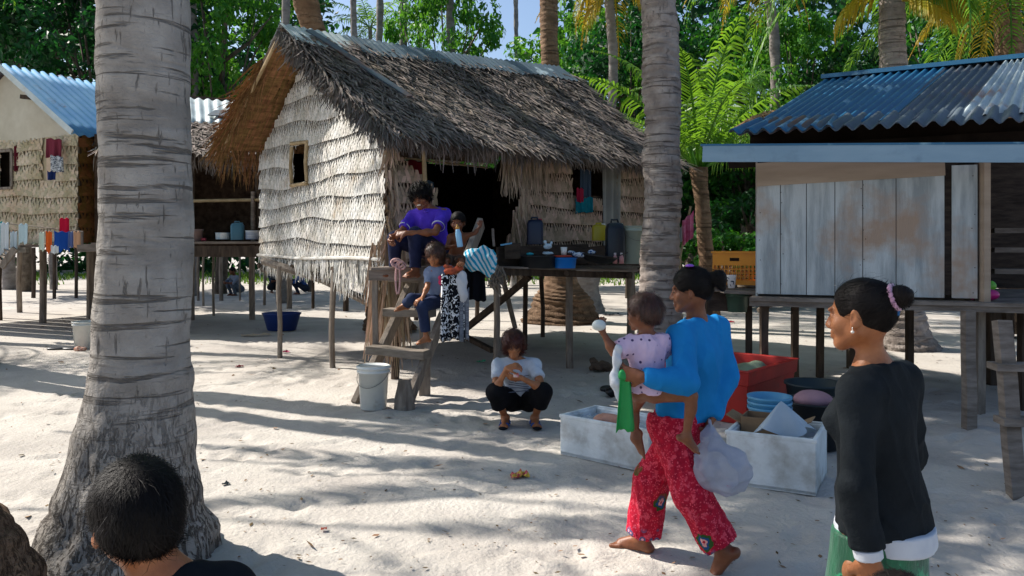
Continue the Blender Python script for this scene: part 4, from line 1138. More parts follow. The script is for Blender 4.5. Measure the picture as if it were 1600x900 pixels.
# ================================================================ broadleaf trees
def leaf_cloud(b, clumps, per, size, rs_, flat=.7):
    for (c, r) in clumps:
        for _ in range(per):
            d = Vector((rs_.gauss(0, 1), rs_.gauss(0, 1), rs_.gauss(0, 1))).normalized() * r * rs_.uniform(.35, 1.05) ** .5
            d.z *= flat
            p = c + d
            n = (d.normalized() * .7 + Vector((rs_.gauss(0, .5), rs_.gauss(0, .5), rs_.gauss(.5, .5)))).normalized()
            a = n.cross(Vector((rs_.gauss(0, 1), rs_.gauss(0, 1), rs_.gauss(0, 1)))).normalized(); e = n.cross(a)
            s = size * rs_.uniform(.6, 1.25)
            b.add([p - a * s * .5, p - e * s * .27 + n * s * .08, p + a * s * .5 - Vector((0, 0, s * .12)), p + e * s * .27 + n * s * .08], [(0, 1, 2, 3)])
def tree_meshes(seed, R_, H_, nc, per, size, m):
    rs_ = random.Random(seed); cl = []
    limbs = MB(); th = H_ * .42
    limbs.tube([V(0, 0, 0), V(.1, .05, th * .5), V(-.05, 0, th), V(.1, .1, H_ * .75)], [.22, .18, .14, .05], 9, .08)
    for i in range(nc):
        u = rs_.random(); a = rs_.uniform(0, 6.283); zz = rs_.uniform(-1, 1)
        rr = math.sqrt(max(0, 1 - zz * zz)) * R_ * rs_.uniform(.55, 1.05)
        c = V(rr * math.cos(a), rr * math.sin(a), th + (H_ - th) * (.5 + .5 * zz * rs_.uniform(.8, 1.05)))
        cl.append((c, rs_.uniform(.45, .95) * R_ * .28))
        if i % 3 == 0:
            s_ = V(0, 0, rs_.uniform(th * .7, H_ * .7)); mid = s_.lerp(c, .5) + V(0, 0, -.15)
            limbs.tube([s_, mid, c], [.07, .045, .015], 5)
    b = MB(); leaf_cloud(b, cl, per, size, rs_)
    o1 = limbs.build("trunk", M['branch'], smooth=True); o2 = b.build("crown", M[m])
    r = (o1.data, o2.data)
    bpy.data.objects.remove(o1); bpy.data.objects.remove(o2); return r
TM = {'a': tree_meshes(1, 3.2, 9, 80, 90, .24, 'leaf'), 'b': tree_meshes(2, 2.6, 8, 70, 90, .22, 'leaf_lime'), 'c': tree_meshes(3, 3.6, 10, 95, 90, .26, 'leaf_dark'),
      's': tree_meshes(4, 1.1, 1.9, 34, 60, .15, 'leaf'), 't': tree_meshes(5, 1.2, 2.2, 34, 60, .16, 'leaf_dark')}
def tree(kind, px, Y, ztop, label, width=None, rot=0, group=None, name="broadleaf_tree", cat="tree"):
    H0 = {'a': 9, 'b': 8, 'c': 10, 's': 1.9, 't': 2.2}[kind]
    R0_ = {'a': 3.2, 'b': 2.6, 'c': 3.6, 's': 1.1, 't': 1.2}[kind]
    root = empty(name, ((px - 800) * Y / F, Y, -.05), rot, label, cat, group)
    sz = ztop / H0; sx = width / R0_ if width else sz
    root.scale = (sx, sx, sz)
    for nm, me in zip(("trunk", "crown"), TM[kind]):
        o = bpy.data.objects.new(nm, me); COL.objects.link(o); o.parent = root
    return root
tree('b', 700, 30, 11.6, "sunlit bright green tree rising over the middle of the thatched roof", 2.2, 1)
tree('a', 812, 31, 8.4, "low leafy tree against the sky over the right half of the ridge", 2.0, 2)
tree('b', 345, 26, 11, "lit leafy tree in the gap between big trunk and hut gable", 2.4, .5)
tree('a', 484, 27, 9.2, "leafy tree just behind the peak of the thatched hut", 1.0, 3)
tree('b', 915, 26, 9.2, "broad green tree behind the right end of the thatched roof", 2.6, 4)
tree('c', 985, 24, 8.4, "darker green tree behind the ringed central trunk", 2.6, 1.2)
tree('a', 1165, 25, 8.8, "tall green tree behind the young coconut palm", 2.8, 2.2)
tree('b', 1255, 21, 7.6, "dense sunlit tree left above the blue tin roof", 1.9, .3)
tree('c', 1340, 20, 6.6, "dark rounded tree above the blue tin roof", 2.0, 1.7)
tree('a', 1480, 24, 9.5, "green tree behind the fronds over the tin roof", 3.2, 2.9)
tree('c', 1610, 23, 9, "dark tree at the right edge beyond the tin hut", 3.2, .9)
tree('c', 40, 27, 11, "dark dense tree behind the blue tin hut at the left", 4, 2.1)
tree('c', 160, 26, 11, "dark tall tree hidden partly by the big foreground trunk", 3.6, .4)
tree('a', 1100, 30, 7, "lit tree low behind the young palm's trunk", 2.6, .9)
for i, (px, Y, z, k, w, lab) in enumerate(((1075, 21, 1.9, 's', 1.2, "leafy bush left of the young palm's trunk"), (1135, 20, 2.0, 's', 1.2, "sunlit bush behind the orange crate"), (1175, 22, 3.0, 't', 1.7, "tall dark bush beside the plywood wall"),
                                           (1090, 24, 3.4, 's', 1.8, "tall bush behind the young palm"), (1150, 25, 4.4, 't', 2.2, "high dark shrub behind the bushes by the crate"), (1040, 26, 3.4, 't', 2, "dark bush right behind the central trunk"),
                                           (1225, 24, 3, 's', 2, "bush hidden by the plywood hut"))):
    tree(k, px, Y, z, lab, w, i, "bushes behind the young palm", "bush", "bush")
# the wood behind: one dense mass
rs_ = random.Random(9); b = MB(); cl = []
def wood_top(px): 
    if px < 500: return 19
    if px < 530: return lerp(19, 8, (px - 500) / 30)
    if px < 850: return 9.0 + 1.3 * math.sin(px * .045)
    if px < 900: return lerp(9, 19, (px - 850) / 50)
    return 19
for i in range(3000):
    Y = rs_.uniform(42, 52); x = rs_.uniform(-44, 52); px = 800 + F * x / Y
    zt_ = wood_top(px); z = rs_.uniform(.2, 1) * zt_ if rs_.random() < .8 else rs_.uniform(0, 4)
    cl.append((V(x, Y, z - .4), rs_.uniform(.8, 1.8)))
leaf_cloud(b, cl, 26, .62, rs_)
tag(b.build("woods", M['leaf_dark']), kind='stuff')

pr = [o for o in bpy.data.objects if o.get('label', '').startswith('thin grey palm with')][0]
loose_fronds("hanging_fronds", '', [(955, -45, 18.5, math.pi + .1, -.7, 1.7, .9, 1.6), (958, -40, 18.5, -.4, -.7, 1.7, .9, 1.6), (948, -30, 18.5, math.pi + .5, -1.0, 1.6, .5, 1.6)], 'frond_yellow', pr)
# ================================================================ people
def skin(name, c, c2): return mat(name, c, c2, 14, .46, .35, 120, spec=.4, sss=.08, bdist=.004, c3=c2, c3s=5, c3t=(.45, .7))
M['skin_a'] = skin("brown_skin", '#8a5536', '#74442b')
M['skin_b'] = skin("light_brown_skin", '#ab7048', '#935a37')
M['skin_c'] = skin("dark_brown_skin", '#6f4026', '#63371f')
M['hair'] = mat("black_hair", '#0d0a09', '#17110f', 30, .6, .6, 60, (1, 1, .3), spec=.18, bdist=.004)
M['hair_brown'] = mat("sunbleached_hair", '#3a241a', '#57392a', 30, .45, .6, 60, (1, 1, .3), spec=.5, island=.4, bdist=.004)
M['hair_red'] = mat("reddish_hair", '#3c1a14', '#54261c', 30, .45, .6, 60, (1, 1, .3), spec=.5, bdist=.004)
M['eye'] = mat("dark_eye", '#120c0a', rough=.15, spec=.6)
M['teeth'] = mat("teeth", '#d8cfc0', rough=.3)
def cloth(name, c, c2=None, scale=9, bump=.25, bscale=14, rough=.85, **k): return mat(name, c, c2 or c, scale, rough, bump, bscale, spec=.12, bdist=.012, **k)

def hand(B, wr, d, pn, S, curl=.35, side=1, spread=.22, thumb=.9, tag_='hand', fl=1.0):
    """palm + four separate fingers + thumb; d along the hand, pn palm normal, side: +1 thumb towards cross(d,pn)"""
    d = nrm(d); pn = A(pn); pn = nrm(pn - d * (pn @ d)); x = np.cross(d, pn) * side
    wr = A(wr); k = .006 * S
    kn = wr + d * .082 * S
    B.cone(wr, wr + d * .03 * S, .021 * S, .026 * S, .02 * S, tag_, flat=(pn, .62))
    B.cone(wr + d * .03 * S + x * .012 * S, kn + x * .018 * S, .023 * S, .021 * S, .012 * S, tag_, flat=(pn, .55))
    B.cone(wr + d * .03 * S - x * .010 * S, kn - x * .018 * S, .022 * S, .019 * S, .012 * S, tag_, flat=(pn, .55))
    for i, (off, ln) in enumerate(((.030, .92), (.010, 1.0), (-.010, .95), (-.029, .76))):
        p = kn + x * off * S - d * abs(off) * .25 * S
        a = (off / .03) * spread * .5
        dd = nrm(d + x * a); bend = 0
        r = .0088 * S * (.95 if i == 3 else 1)
        for j, (l, f) in enumerate(((.044, 1.0), (.027, 1.1), (.021, .8))):
            bend += curl * f
            v = dd * math.cos(bend) + pn * math.sin(bend)
            q = p + v * l * ln * S * fl
            B.cone(p, q, r, r * .9, k, tag_); p = q; r *= .9
    p = wr + d * .018 * S + x * .024 * S
    t1 = nrm(d * .75 + x * thumb + pn * .25); t2 = nrm(d * 1 + x * thumb * .45 + pn * (.3 + curl)); t3 = nrm(d * 1 + x * .1 + pn * (.4 + curl))
    q = p + t1 * .036 * S; B.cone(p, q, .014 * S, .0105 * S, .012 * S, tag_)
    u = q + t2 * .030 * S; B.cone(q, u, .0102 * S, .009 * S, k, tag_)
    B.cone(u, u + t3 * .022 * S, .009 * S, .0075 * S, k, tag_)

def foot(B, an, d, S, roll=0, tag_='foot', up=(0, 0, 1)):
    """an ankle joint, d toe direction"""
    d = nrm(d); up = A(up); x = nrm(np.cross(d, up)); u = np.cross(x, d)
    an = A(an); sole = an - u * .055 * S
    heel = sole - d * .035 * S + u * .012 * S; ball = sole + d * .115 * S + u * .006 * S
    B.cone(an, heel, .032 * S, .027 * S, .03 * S, tag_); B.cone(an, ball + u * .012 * S, .034 * S, .024 * S, .03 * S, tag_)
    B.cone(heel, ball, .027 * S, .036 * S, .02 * S, tag_, flat=(u, .55))
    for i in range(5):
        o = (i - 2) * .0155 * S; l = (.052, .05, .045, .038, .030)[i] * S
        r = (.0115, .009, .0085, .008, .0075)[i] * S
        B.cone(ball + x * o, ball + x * o * 1.08 + d * l - u * .004 * S, r * 1.15, r, .008 * S, tag_)

def head_prims(B, c, f, u, hs, female=False, child=False, mouth=0, neck=None, nr=.048, tag_='head'):
    f = nrm(f); u = A(u); u = nrm(u - f * (u @ f)); r = np.cross(f, u); fr = [r, f, u]
    H_ = lambda x, y, z: c + (r * x + f * y + u * z) * hs
    k = .02 * hs
    B.ell(H_(0, -.014, .032), A((.074, .093, .083)) * hs, fr, k, tag_)
    B.ell(H_(0, -.03, .0), A((.067, .07, .07)) * hs, fr, k, tag_)
    jw = 1.06 if child else 1
    B.ell(H_(0, .030, -.030), A((.055 * jw, .058, .066)) * hs, fr, .03 * hs, tag_)
    if not child:
        for s in (-1, 1): B.cone(H_(.050 * s, -.004, -.048), H_(.014 * s, .062, -.094), .017 * hs, .014 * hs, .03 * hs, tag_)
    B.ell(H_(0, .067, -.090), A((.021, .017, .016)) * hs, fr, .025 * hs, tag_)
    for s in (-1, 1):
        B.ell(H_(.036 * s, .060, -.028), A((.024, .020, .022)) * hs, fr, .025 * hs, tag_)      # cheeks
        B.ell(H_(.027 * s, .083, .022), A((.024, .008, .008)) * hs, fr, .014 * hs, tag_)       # brows
        B.ell(H_(.031 * s, .094, .002), A((.017, .013, .010)) * hs, fr, .012 * hs, tag_, op='-')
        B.ell(H_(.031 * s, .074, .001), A((.0165, .0125, .0115)) * hs, fr, .004 * hs, tag_)      # lids
        B.ell(H_(.0765 * s, -.006, -.004), A((.007, .018, .030)) * hs, [nrm(r * s - f * .35), nrm(f + r * s * .35), u], .008 * hs, tag_)
        B.ell(H_(.084 * s, .0, .0), A((.006, .009, .017)) * hs, fr, .005 * hs, tag_, op='-')
        B.ell(H_(.0775 * s, .002, -.027), A((.006, .009, .009)) * hs, fr, .008 * hs, tag_)
        B.ell(H_(.0135 * s, .092, -.035), A((.009, .010, .008)) * hs, fr, .008 * hs, tag_)      # nostril wings
    nl = .55 if child else .8
    B.cone(H_(0, .084, .008), H_(0, .084 + .022 * nl, -.030), .008 * hs, .0115 * hs, .012 * hs, tag_)
    B.cone(H_(-.016, .086, -.054), H_(.016, .086, -.054), .0075 * hs, .0075 * hs, .006 * hs, tag_)
    B.cone(H_(-.014, .086, -.067 - mouth), H_(.014, .086, -.067 - mouth), .0085 * hs, .0085 * hs, .006 * hs, tag_)
    B.ell(H_(0, .098, -.061 - mouth / 2), A((.020, .006, .0022 + mouth / 2)) * hs, fr, .003 * hs, tag_, op='-')
    if neck is not None:
        B.cone(H_(0, -.022, -.045), A(neck), nr * .96, nr * 1.08, .035 * hs, 'neck')
    return H_, fr

def build_body(J, S, hs, female=False, child=False, mouth=0, hands=True, feet=True, curl=(.35, .35), bulk=1.0, nr=.048):
    """prims for one figure; J joints in world coordinates"""
    B = Body(); j = {k: A(v) for k, v in J.items()}
    up = nrm(j['neck'] - j['pel']); rt = nrm(j['shR'] - j['shL']); rt = nrm(rt - up * (rt @ up)); fw = np.cross(up, rt)
    J['_f'] = fw; J['_r'] = rt; J['_u'] = up
    T = np.linalg.norm(j['neck'] - j['pel']); ts = T / .47
    fr = [rt, fw, up]
    pr = nrm(j['hipR'] - j['hipL']); pr = nrm(pr - up * (pr @ up)); pf = np.cross(up, pr)
    at = lambda t, a=0, b=0: j['pel'] + (j['neck'] - j['pel']) * t + rt * a * S + fw * b * S
    k = .05 * S
    B.ell(at(.70, 0, -.002), A((.148 * bulk, .098 * bulk, .150 * ts / S)) * S, fr, k, 'torso')
    B.ell(at(.36, 0, .008), A((.120 * bulk, .088 * bulk, .15 * ts / S)) * S, fr, k, 'torso')
    B.ell(at(.03), A((.148 * bulk, .102 * bulk, .115)) * S, [pr, pf, up], k, 'torso')
    for s in (-1, 1):
        B.ell(j['pel'] - pf * .045 * S + pr * s * .062 * S - up * .035 * S, A((.078, .075, .085)) * S * bulk, [pr, pf, up], k, 'torso')
        if female: B.ell(at(.66, s * .060, .070), A((.048, .028, .046)) * S, fr, .03 * S, 'torso')
    sr = .043 * S * bulk
    for q in ('L', 'R'):
        B.cone(j['neck'] - up * .015 * S, j['sh' + q] + up * .004 * S, .040 * S, sr, .04 * S, 'torso', flat=(fw, .9))
        B.cone(at(.72), j['sh' + q] - up * .02 * S, .075 * S, .05 * S, .05 * S, 'torso', flat=(fw, .85))
        B.cone(j['sh' + q], j['el' + q], sr, .034 * S * bulk, .03 * S, 'arm' + q)
        B.cone(j['el' + q], j['wr' + q], .033 * S * bulk, .0215 * S, .015 * S, 'fore' + q)
        m = j['el' + q] + (j['wr' + q] - j['el' + q]) * .28
        B.ell(m, A((.036, .036, .036)) * S * bulk, None, .03 * S, 'fore' + q)
        if hands:
            d = j.get('hd' + q, j['wr' + q] - j['el' + q]); pn = j.get('pn' + q)
            if pn is None: pn = -rt * (1 if q == 'R' else -1)
            sd = J.get('ts' + q, 1)
            hand(B, j['wr' + q], d, pn, S, curl[0 if q == 'L' else 1], sd, tag_='hand' + q)
        B.cone(j['hip' + q], j['kn' + q], .083 * S * bulk, .050 * S, .045 * S, 'thigh' + q)
        B.cone(j['kn' + q], j['an' + q], .048 * S, .030 * S, .02 * S, 'calf' + q)
        sh_ = nrm(j['an' + q] - j['kn' + q]); th = nrm(j['kn' + q] - j['hip' + q]); bk = sh_ - th * (sh_ @ th)
        bk = nrm(bk) if np.linalg.norm(bk) > .15 else -pf
        bk = nrm(bk - sh_ * (bk @ sh_))
        B.ell(j['kn' + q] + (j['an' + q] - j['kn' + q]) * .30 + bk * .016 * S, A((.044, .044, .085)) * S * (.9 if child else 1), [nrm(np.cross(bk, sh_)), bk, sh_], .03 * S, 'calf' + q)
        if feet: foot(B, j['an' + q], j['toe' + q], S, up=J.get('fu' + q, (0, 0, 1)), tag_='foot' + q)
    Hf, hfr = head_prims(B, j['head'], j['hf'], j['hu'], hs, female, child, mouth, j['neck'], nr * S)
    return B, Hf, hfr, j, at

def ribbons_on(b, pts, w0, flow, ln, rs_, lift=.004, w=.0016, nrmf=None, droop=0, tuck=None):
    for p, n in zip(pts, nrmf):
        d = A(flow(p, n)); d = d - n * (d @ n); d = nrm(d)
        l = ln * rs_.uniform(.6, 1.3)
        if tuck is not None and np.linalg.norm(p - tuck[0]) < tuck[1]: l *= .25
        li = lift * rs_.uniform(.1, 1.4)
        if rs_.uniform() < .035: li += rs_.uniform(.004, .012); l *= 1.25; d = nrm(d + A(rs_.normal(size=3)) * .25)
       
        q1 = p + d * l * .5 + n * (li - (l * .5) ** 2 / .17); q2 = p + d * l + n * (li * 1.2 - l * l / .17) - A((0, 0, droop * l))
        sd = nrm(np.cross(n, d))
        b.ribbon([Vector(p - n * .001), Vector(q1), Vector(q2)], [w, w * .9, w * .2], Vector(sd))

def make_hair(Hf, fr, hs, m, root, style='short', h=.006, strands=1500, seed=0, extra=None, line=.0, w=.0022, ln=.045, sup=None, lift=.006, tuck=None):
    """cap of hair over the skull with strand ribbons; cut away over face and neck"""
    r, f, u = [A(x) for x in fr]; B = Body(); k = .02 * hs
    t = {'short': .012, 'tight': .006, 'bob': .020, 'mop': .022, 'baby': .010}[style]
    B.ell(Hf(0, -.016, .034), (A((.074, .093, .083)) + t) * hs, fr, k)
    B.ell(Hf(0, -.040, .002), (A((.067, .066, .062)) + t) * hs, fr, k)
    if style in ('bob', 'mop'):
        for s in (-1, 1): B.ell(Hf(.066 * s, -.012, -.02), A((.020, .045, .060)) * hs, fr, k)
        if style == 'mop': B.ell(Hf(0, -.05, -.03), A((.07, .045, .055)) * hs, fr, k)
    if extra: extra(B)
    # face opening, ears and nape
    hl = {'short': .048, 'tight': .066, 'bob': .040, 'mop': .036, 'baby': .055}[style] + line
    B.ell(Hf(0, .105, hl - .085), A((.072 if style in ('tight', 'baby', 'short') else .058, .075, .085)) * hs, fr, .014 * hs, op='-')
    if style in ('short', 'tight', 'baby'):
        for s in (-1, 1): B.ell(Hf(.088 * s, .016, -.034), A((.034, .042, .054)) * hs, fr, .008 * hs, op='-')
        cuts = [(Hf(0, -.06, -.046), -u + f * .45)]
    else: cuts = [(Hf(0, 0, -.088), -u)]
    vt, fc = B.mesh(h * hs ** .5, cuts)
    n = normals(vt, fc)
    vt = vt + n * (vnoise(vt, 55 / hs, seed, 6) * .0022 * hs)[:, None]
    n = normals(vt, fc)
    o = root.location
    mb = MB(); rs_ = np.random.RandomState(seed)
    crown_pt = Hf(.0, -.06, .10)
    ok = np.ones(len(vt), bool)
    idx = rs_.choice(len(vt), min(strands, len(vt) * 3))
    def flow(p, nn):
        d = p - crown_pt
        if sup is not None: return nrm(sup(p, nn)) + A(rs_.normal(size=3)) * .10
        return nrm(d) * .8 - u * .35 + A(rs_.normal(size=3)) * .35
    ribbons_on(mb, vt[idx], 0, flow, ln * hs, rs_, lift * hs, w * hs, n[idx], 0, tuck)
    base = mesh_np("hair", vt, fc, m, root, True, origin=o)
    # join ribbons into the same mesh
    me = base.data; rv = np.array(mb.v) - np.array(o); rf = np.array(mb.f)
    nv = len(vt)
    bpy.data.objects.remove(base); bpy.data.meshes.remove(me)
    allv = np.concatenate([vt - np.array(o), rv]); allf = np.concatenate([fc, rf + nv])
    return mesh_np("hair", allv, allf, m, root, True)

def eyes(Hf, fr, hs, root):
    for s in (-1, 1):
        b = MB(); c = Hf(.031 * s, .0815, .0005); m3 = Matrix([list(fr[0]), list(fr[1]), list(fr[2])]).transposed()
        b.lathe([(0, -.004 * hs), (.011 * hs, -.002 * hs), (.012 * hs, 0), (.011 * hs, .0025 * hs), (0, .0045 * hs)], c, 12, m=m3 @ Matrix.Diagonal((1, .55, 1)))
        b.build("eye", M['eye'], root, True, origin=root.location)
def sleeve_clip(j, q, t, seg='fore'):
    a, c = (j['el' + q], j['wr' + q]) if seg == 'fore' else (j['sh' + q], j['el' + q])
    return (a + (c - a) * t, c - a)
def person(name, label, loc, group=None):
    return empty(name, loc, 0, label, "person", group)

# ------------------------------------------------ woman in blue carrying a baby
pw = person("person", "woman in blue long sleeved top and red patterned trousers walking with baby on hip", (.85, 4.15, 0)); o_ = pw.location
J = dict(head=(.925, 4.15, 1.405), hf=(-.965, .24, -.10), hu=(-.08, 0, 1), neck=(.965, 4.165, 1.245), pel=(.875, 4.17, .76),
         shL=(.85, 4.02, 1.185), shR=(1.085, 4.25, 1.195), elL=(.835, 3.845, .985), elR=(1.13, 4.20, .95), wrL=(.625, 3.83, 1.01), wrR=(1.03, 4.10, .76),
         hipL=(.80, 4.115, .70), hipR=(.92, 4.215, .70), knL=(.90, 4.00, .40), knR=(.74, 4.235, .40), anL=(1.055, 3.99, .115), anR=(.70, 4.30, .06),
         toeL=(-.55, .35, -.80), toeR=(-.85, .45, 0), fuL=(-.7, .4, .6), hdL=(-.85, .45, .12), pnL=(.45, .85, .1), tsL=1, hdR=(-.45, -.1, -.75), pnR=(-.75, .3, .3), tsR=1)
B, Hf, hfr, j, at = build_body(J, 1.0, .98, True, curl=(.45, 1.2), mouth=.004, nr=.044)
sdf_obj("body", B, .0052, M['skin_a'], pw, origin=o_)
sh = B.sub(['torso', 'armL', 'armR', 'foreL', 'foreR'], .013, {'foreL': sleeve_clip(j, 'L', .93), 'foreR': sleeve_clip(j, 'R', .97)})
sh.cone(j['shR'], j['elR'], .060, .050, .03).cone(j['shL'], j['elL'], .060, .056, .03).cone(j['elL'], j['wrL'] * .8 + j['elL'] * .2, .056, .045, .03).cone(j['elR'], j['wrR'] * .9 + j['elR'] * .1, .050, .038, .03)
sh.cone(at(.62, 0, -.03), at(.22, .02, -.03), .13, .125, .05)
sdf_obj("blue_top", sh, .0055, cloth("blue_knit", '#2184c6', '#1a78b8', 6, .3, 20), pw, [(A((.9, 4.15, .735)), (-.05, 0, -1)), (j['neck'] + A((-.005, 0, .022)), (-.1, 0, 1))], .008, 18, 3, (1, 1, .45), o_, .8)
tr = B.sub(['torso'], .013)
for q in 'LR':
    tr.cone(j['hip' + q] + A((0, 0, .02)), j['kn' + q], .105, .088, .05)
    an = j['an' + q] + (j['kn' + q] - j['an' + q]) * .13
    ax_ = nrm(j['an' + q] - j['kn' + q])
    tr.cone(j['kn' + q], j['an' + q], .086, .100, .05, clip=(an, ax_))
M['batik'] = mat("red_batik", '#c41f38', '#9d1730', 30, .8, .3, 16, (1, 1, 1), spec=.12, c3='#d9485a', c3s=34, c3t=(.53, .6), bdist=.01)
def batik(m):
    N = m.node_tree.nodes; L = m.node_tree.links; bs = N["Principled BSDF"]
    src = bs.inputs["Base Color"].links[0].from_socket
    tc = N.new("ShaderNodeTexCoord")
    def vor(scale, feat='F1'):
        v = N.new("ShaderNodeTexVoronoi"); v.inputs["Scale"].default_value = scale; L.new(tc.outputs["Object"], v.inputs["Vector"]); return v
    def rng(s, a, c):
        r = N.new("ShaderNodeMapRange"); r.inputs[1].default_value = a; r.inputs[2].default_value = c; L.new(s, r.inputs[0]); return r.outputs[0]
    def mx(f, a, c):
        x = N.new("ShaderNodeMix"); x.data_type = 'RGBA'; L.new(f, x.inputs[0]); L.new(a, x.inputs[6])
        if isinstance(c, tuple): x.inputs[7].default_value = c
        else: L.new(c, x.inputs[7])
        return x.outputs[2]
    def mul(a, c):
        x = N.new("ShaderNodeMath"); x.operation = 'MULTIPLY'; L.new(a, x.inputs[0]); L.new(c, x.inputs[1]); return x.outputs[0]
    v1 = vor(75); cur = mx(rng(v1.outputs["Distance"], .30, .22), src, col('#e0566a'))
    # flowers low down and on the thighs: petals from concentric voronoi rings
    v2 = vor(7.5); sx = N.new("ShaderNodeSeparateXYZ"); L.new(tc.outputs["Object"], sx.inputs[0])
    low = rng(sx.outputs[2], .62, .40)
    nz = N.new("ShaderNodeTexNoise"); nz.inputs["Scale"].default_value = 2.1; L.new(tc.outputs["Object"], nz.inputs[0])
    pick = mul(rng(nz.outputs[0], .44, .50), low)
    nz2 = N.new("ShaderNodeTexNoise"); nz2.inputs["Scale"].default_value = 38; L.new(tc.outputs["Object"], nz2.inputs[0])
    add = N.new("ShaderNodeMath"); add.operation = 'MULTIPLY_ADD'; L.new(nz2.outputs[0], add.inputs[0]); add.inputs[1].default_value = .30; L.new(v2.outputs["Distance"], add.inputs[2])
    dist = add.outputs[0]
    cur = mx(mul(pick, rng(dist, .50, .49)), cur, col('#38562a'))
    cur = mx(mul(pick, rng(dist, .40, .39)), cur, col('#27507e'))
    cur = mx(mul(pick, rng(dist, .30, .29)), cur, col('#e5a39a'))
    cur = mx(mul(pick, rng(dist, .22, .21)), cur, col('#c21f3a'))
    hem = rng(sx.outputs[2], .16, .13); v3 = vor(22)
    cur = mx(mul(hem, rng(v3.outputs["Distance"], .42, .36)), cur, col('#5a5478'))
    cur = mx(mul(hem, rng(v3.outputs["Distance"], .2, .16)), cur, col('#e09aa5'))
    L.new(cur, bs.inputs["Base Color"])
batik(M['batik'])
sdf_obj("red_trousers", tr, .0055, M['batik'], pw, [(A((.9, 4.15, .775)), (0, 0, 1))], .007, 22, 8, (1.3, 1.3, .3), o_, .7)
def pony(Bh):
    a = Hf(0, -.10, .045)
    Bh.ell(a, (.030, .030, .030), None, .02); Bh.cone(a, Hf(-.01, -.155, .055), .030, .038, .02); Bh.cone(Hf(-.01, -.15, .055), Hf(-.02, -.165, .0), .032, .02, .02)
make_hair(Hf, hfr, .98, M['hair'], pw, 'short', .006, 2600, 4, pony, ln=.05, w=.002, sup=lambda p, n: (Hf(0, -.11, .05) - p), line=.006)
b = MB(); b.lathe([(0, 0), (.020, .002), (.024, .008), (.015, .014), (0, .016)], V(Hf(-.035, -.01, .125)), 10); b.build("purple_hair_clip", mat("purple_plastic", '#8a4fc0', rough=.4), pw, True, origin=o_)
b = MB(); 
m3 = Matrix([list(hfr[0]), list(hfr[1]), list(hfr[2])]).transposed()
b.box(V(Hf(0, .092, -.0605)), (.024, .006, .006), m3); b.build("teeth", M['teeth'], pw, origin=o_)
eyes(Hf, hfr, .98, pw)

# ------------------------------------------------ baby on her hip
pb = person("person", "baby in pink dotted shirt carried on the blue woman's hip, holding out a white toy", (.66, 3.98, .95)); o_ = pb.location
J = dict(head=(.66, 4.00, 1.300), hf=(-.80, .58, -.02), hu=(.05, 0, 1), neck=(.672, 3.985, 1.19), pel=(.675, 3.96, .945),
         shL=(.605, 3.955, 1.155), shR=(.745, 3.985, 1.165), elL=(.50, 3.93, 1.115), elR=(.77, 4.07, 1.08), wrL=(.445, 3.94, 1.215), wrR=(.72, 4.13, 1.10),
         hipL=(.64, 3.98, .925), hipR=(.715, 3.92, .925), knL=(.62, 4.09, .80), knR=(.865, 3.855, .915), anL=(.625, 4.06, .66), anR=(.845, 3.875, .715),
         toeL=(.1, -.1, -1), toeR=(.75, -.1, -.55), fuL=(-.9, 0, 0), fuR=(.3, 0, .9), hdL=(-.12, 0, 1), pnL=(.2, .6, .2), pnR=(0, 1, 0))
B, Hf, hfr, j, at = build_body(J, .60, .84, False, True, curl=(.75, .4), bulk=1.12, nr=.05)
sdf_obj("body", B, .0048, M['skin_a'], pb, origin=o_)
sh = B.sub(['torso', 'armL', 'armR'], .010, {'armL': sleeve_clip(j, 'L', .75, 'arm'), 'armR': sleeve_clip(j, 'R', .8, 'arm')})
sh.cone(j['shL'], j['elL'], .045, .052, .02, clip=sleeve_clip(j, 'L', .75, 'arm')).cone(j['shR'], j['elR'], .045, .05, .02, clip=sleeve_clip(j, 'R', .7, 'arm'))
sh.ell(A((.675, 3.955, .955)), (.105, .085, .06), None, .03)
M['dots'] = mat("pink_dotted_cotton", '#dcc0d6', '#d0b2cb', 6, .85, .3, 20, spec=.1)
def dots(m):
    N = m.node_tree.nodes; L = m.node_tree.links; bs = N["Principled BSDF"]; src = bs.inputs["Base Color"].links[0].from_socket
    tc = N.new("ShaderNodeTexCoord"); v = N.new("ShaderNodeTexVoronoi"); v.inputs["Scale"].default_value = 27; v.inputs["Randomness"].default_value = .45
    L.new(tc.outputs["Object"], v.inputs["Vector"])
    r = N.new("ShaderNodeMapRange"); r.inputs[1].default_value = .22; r.inputs[2].default_value = .17; L.new(v.outputs["Distance"], r.inputs[0])
    x = N.new("ShaderNodeMix"); x.data_type = 'RGBA'; L.new(r.outputs[0], x.inputs[0]); L.new(src, x.inputs[6]); x.inputs[7].default_value = col('#4a3d63'); L.new(x.outputs[2], bs.inputs["Base Color"])
dots(M['dots'])
sdf_obj("pink_shirt", sh, .0045, M['dots'], pb, [(A((.67, 3.95, .915)), (0, 0, -1)), (j['neck'] + A((0, 0, .01)), (0, 0, 1))], .004, 45, 5, (1, 1, .5), o_, .8)
make_hair(Hf, hfr, .84, M['hair_brown'], pb, 'baby', .0055, 2600, 7, ln=.05, w=.0024, line=0, lift=.012)
eyes(Hf, hfr, .84, pb)

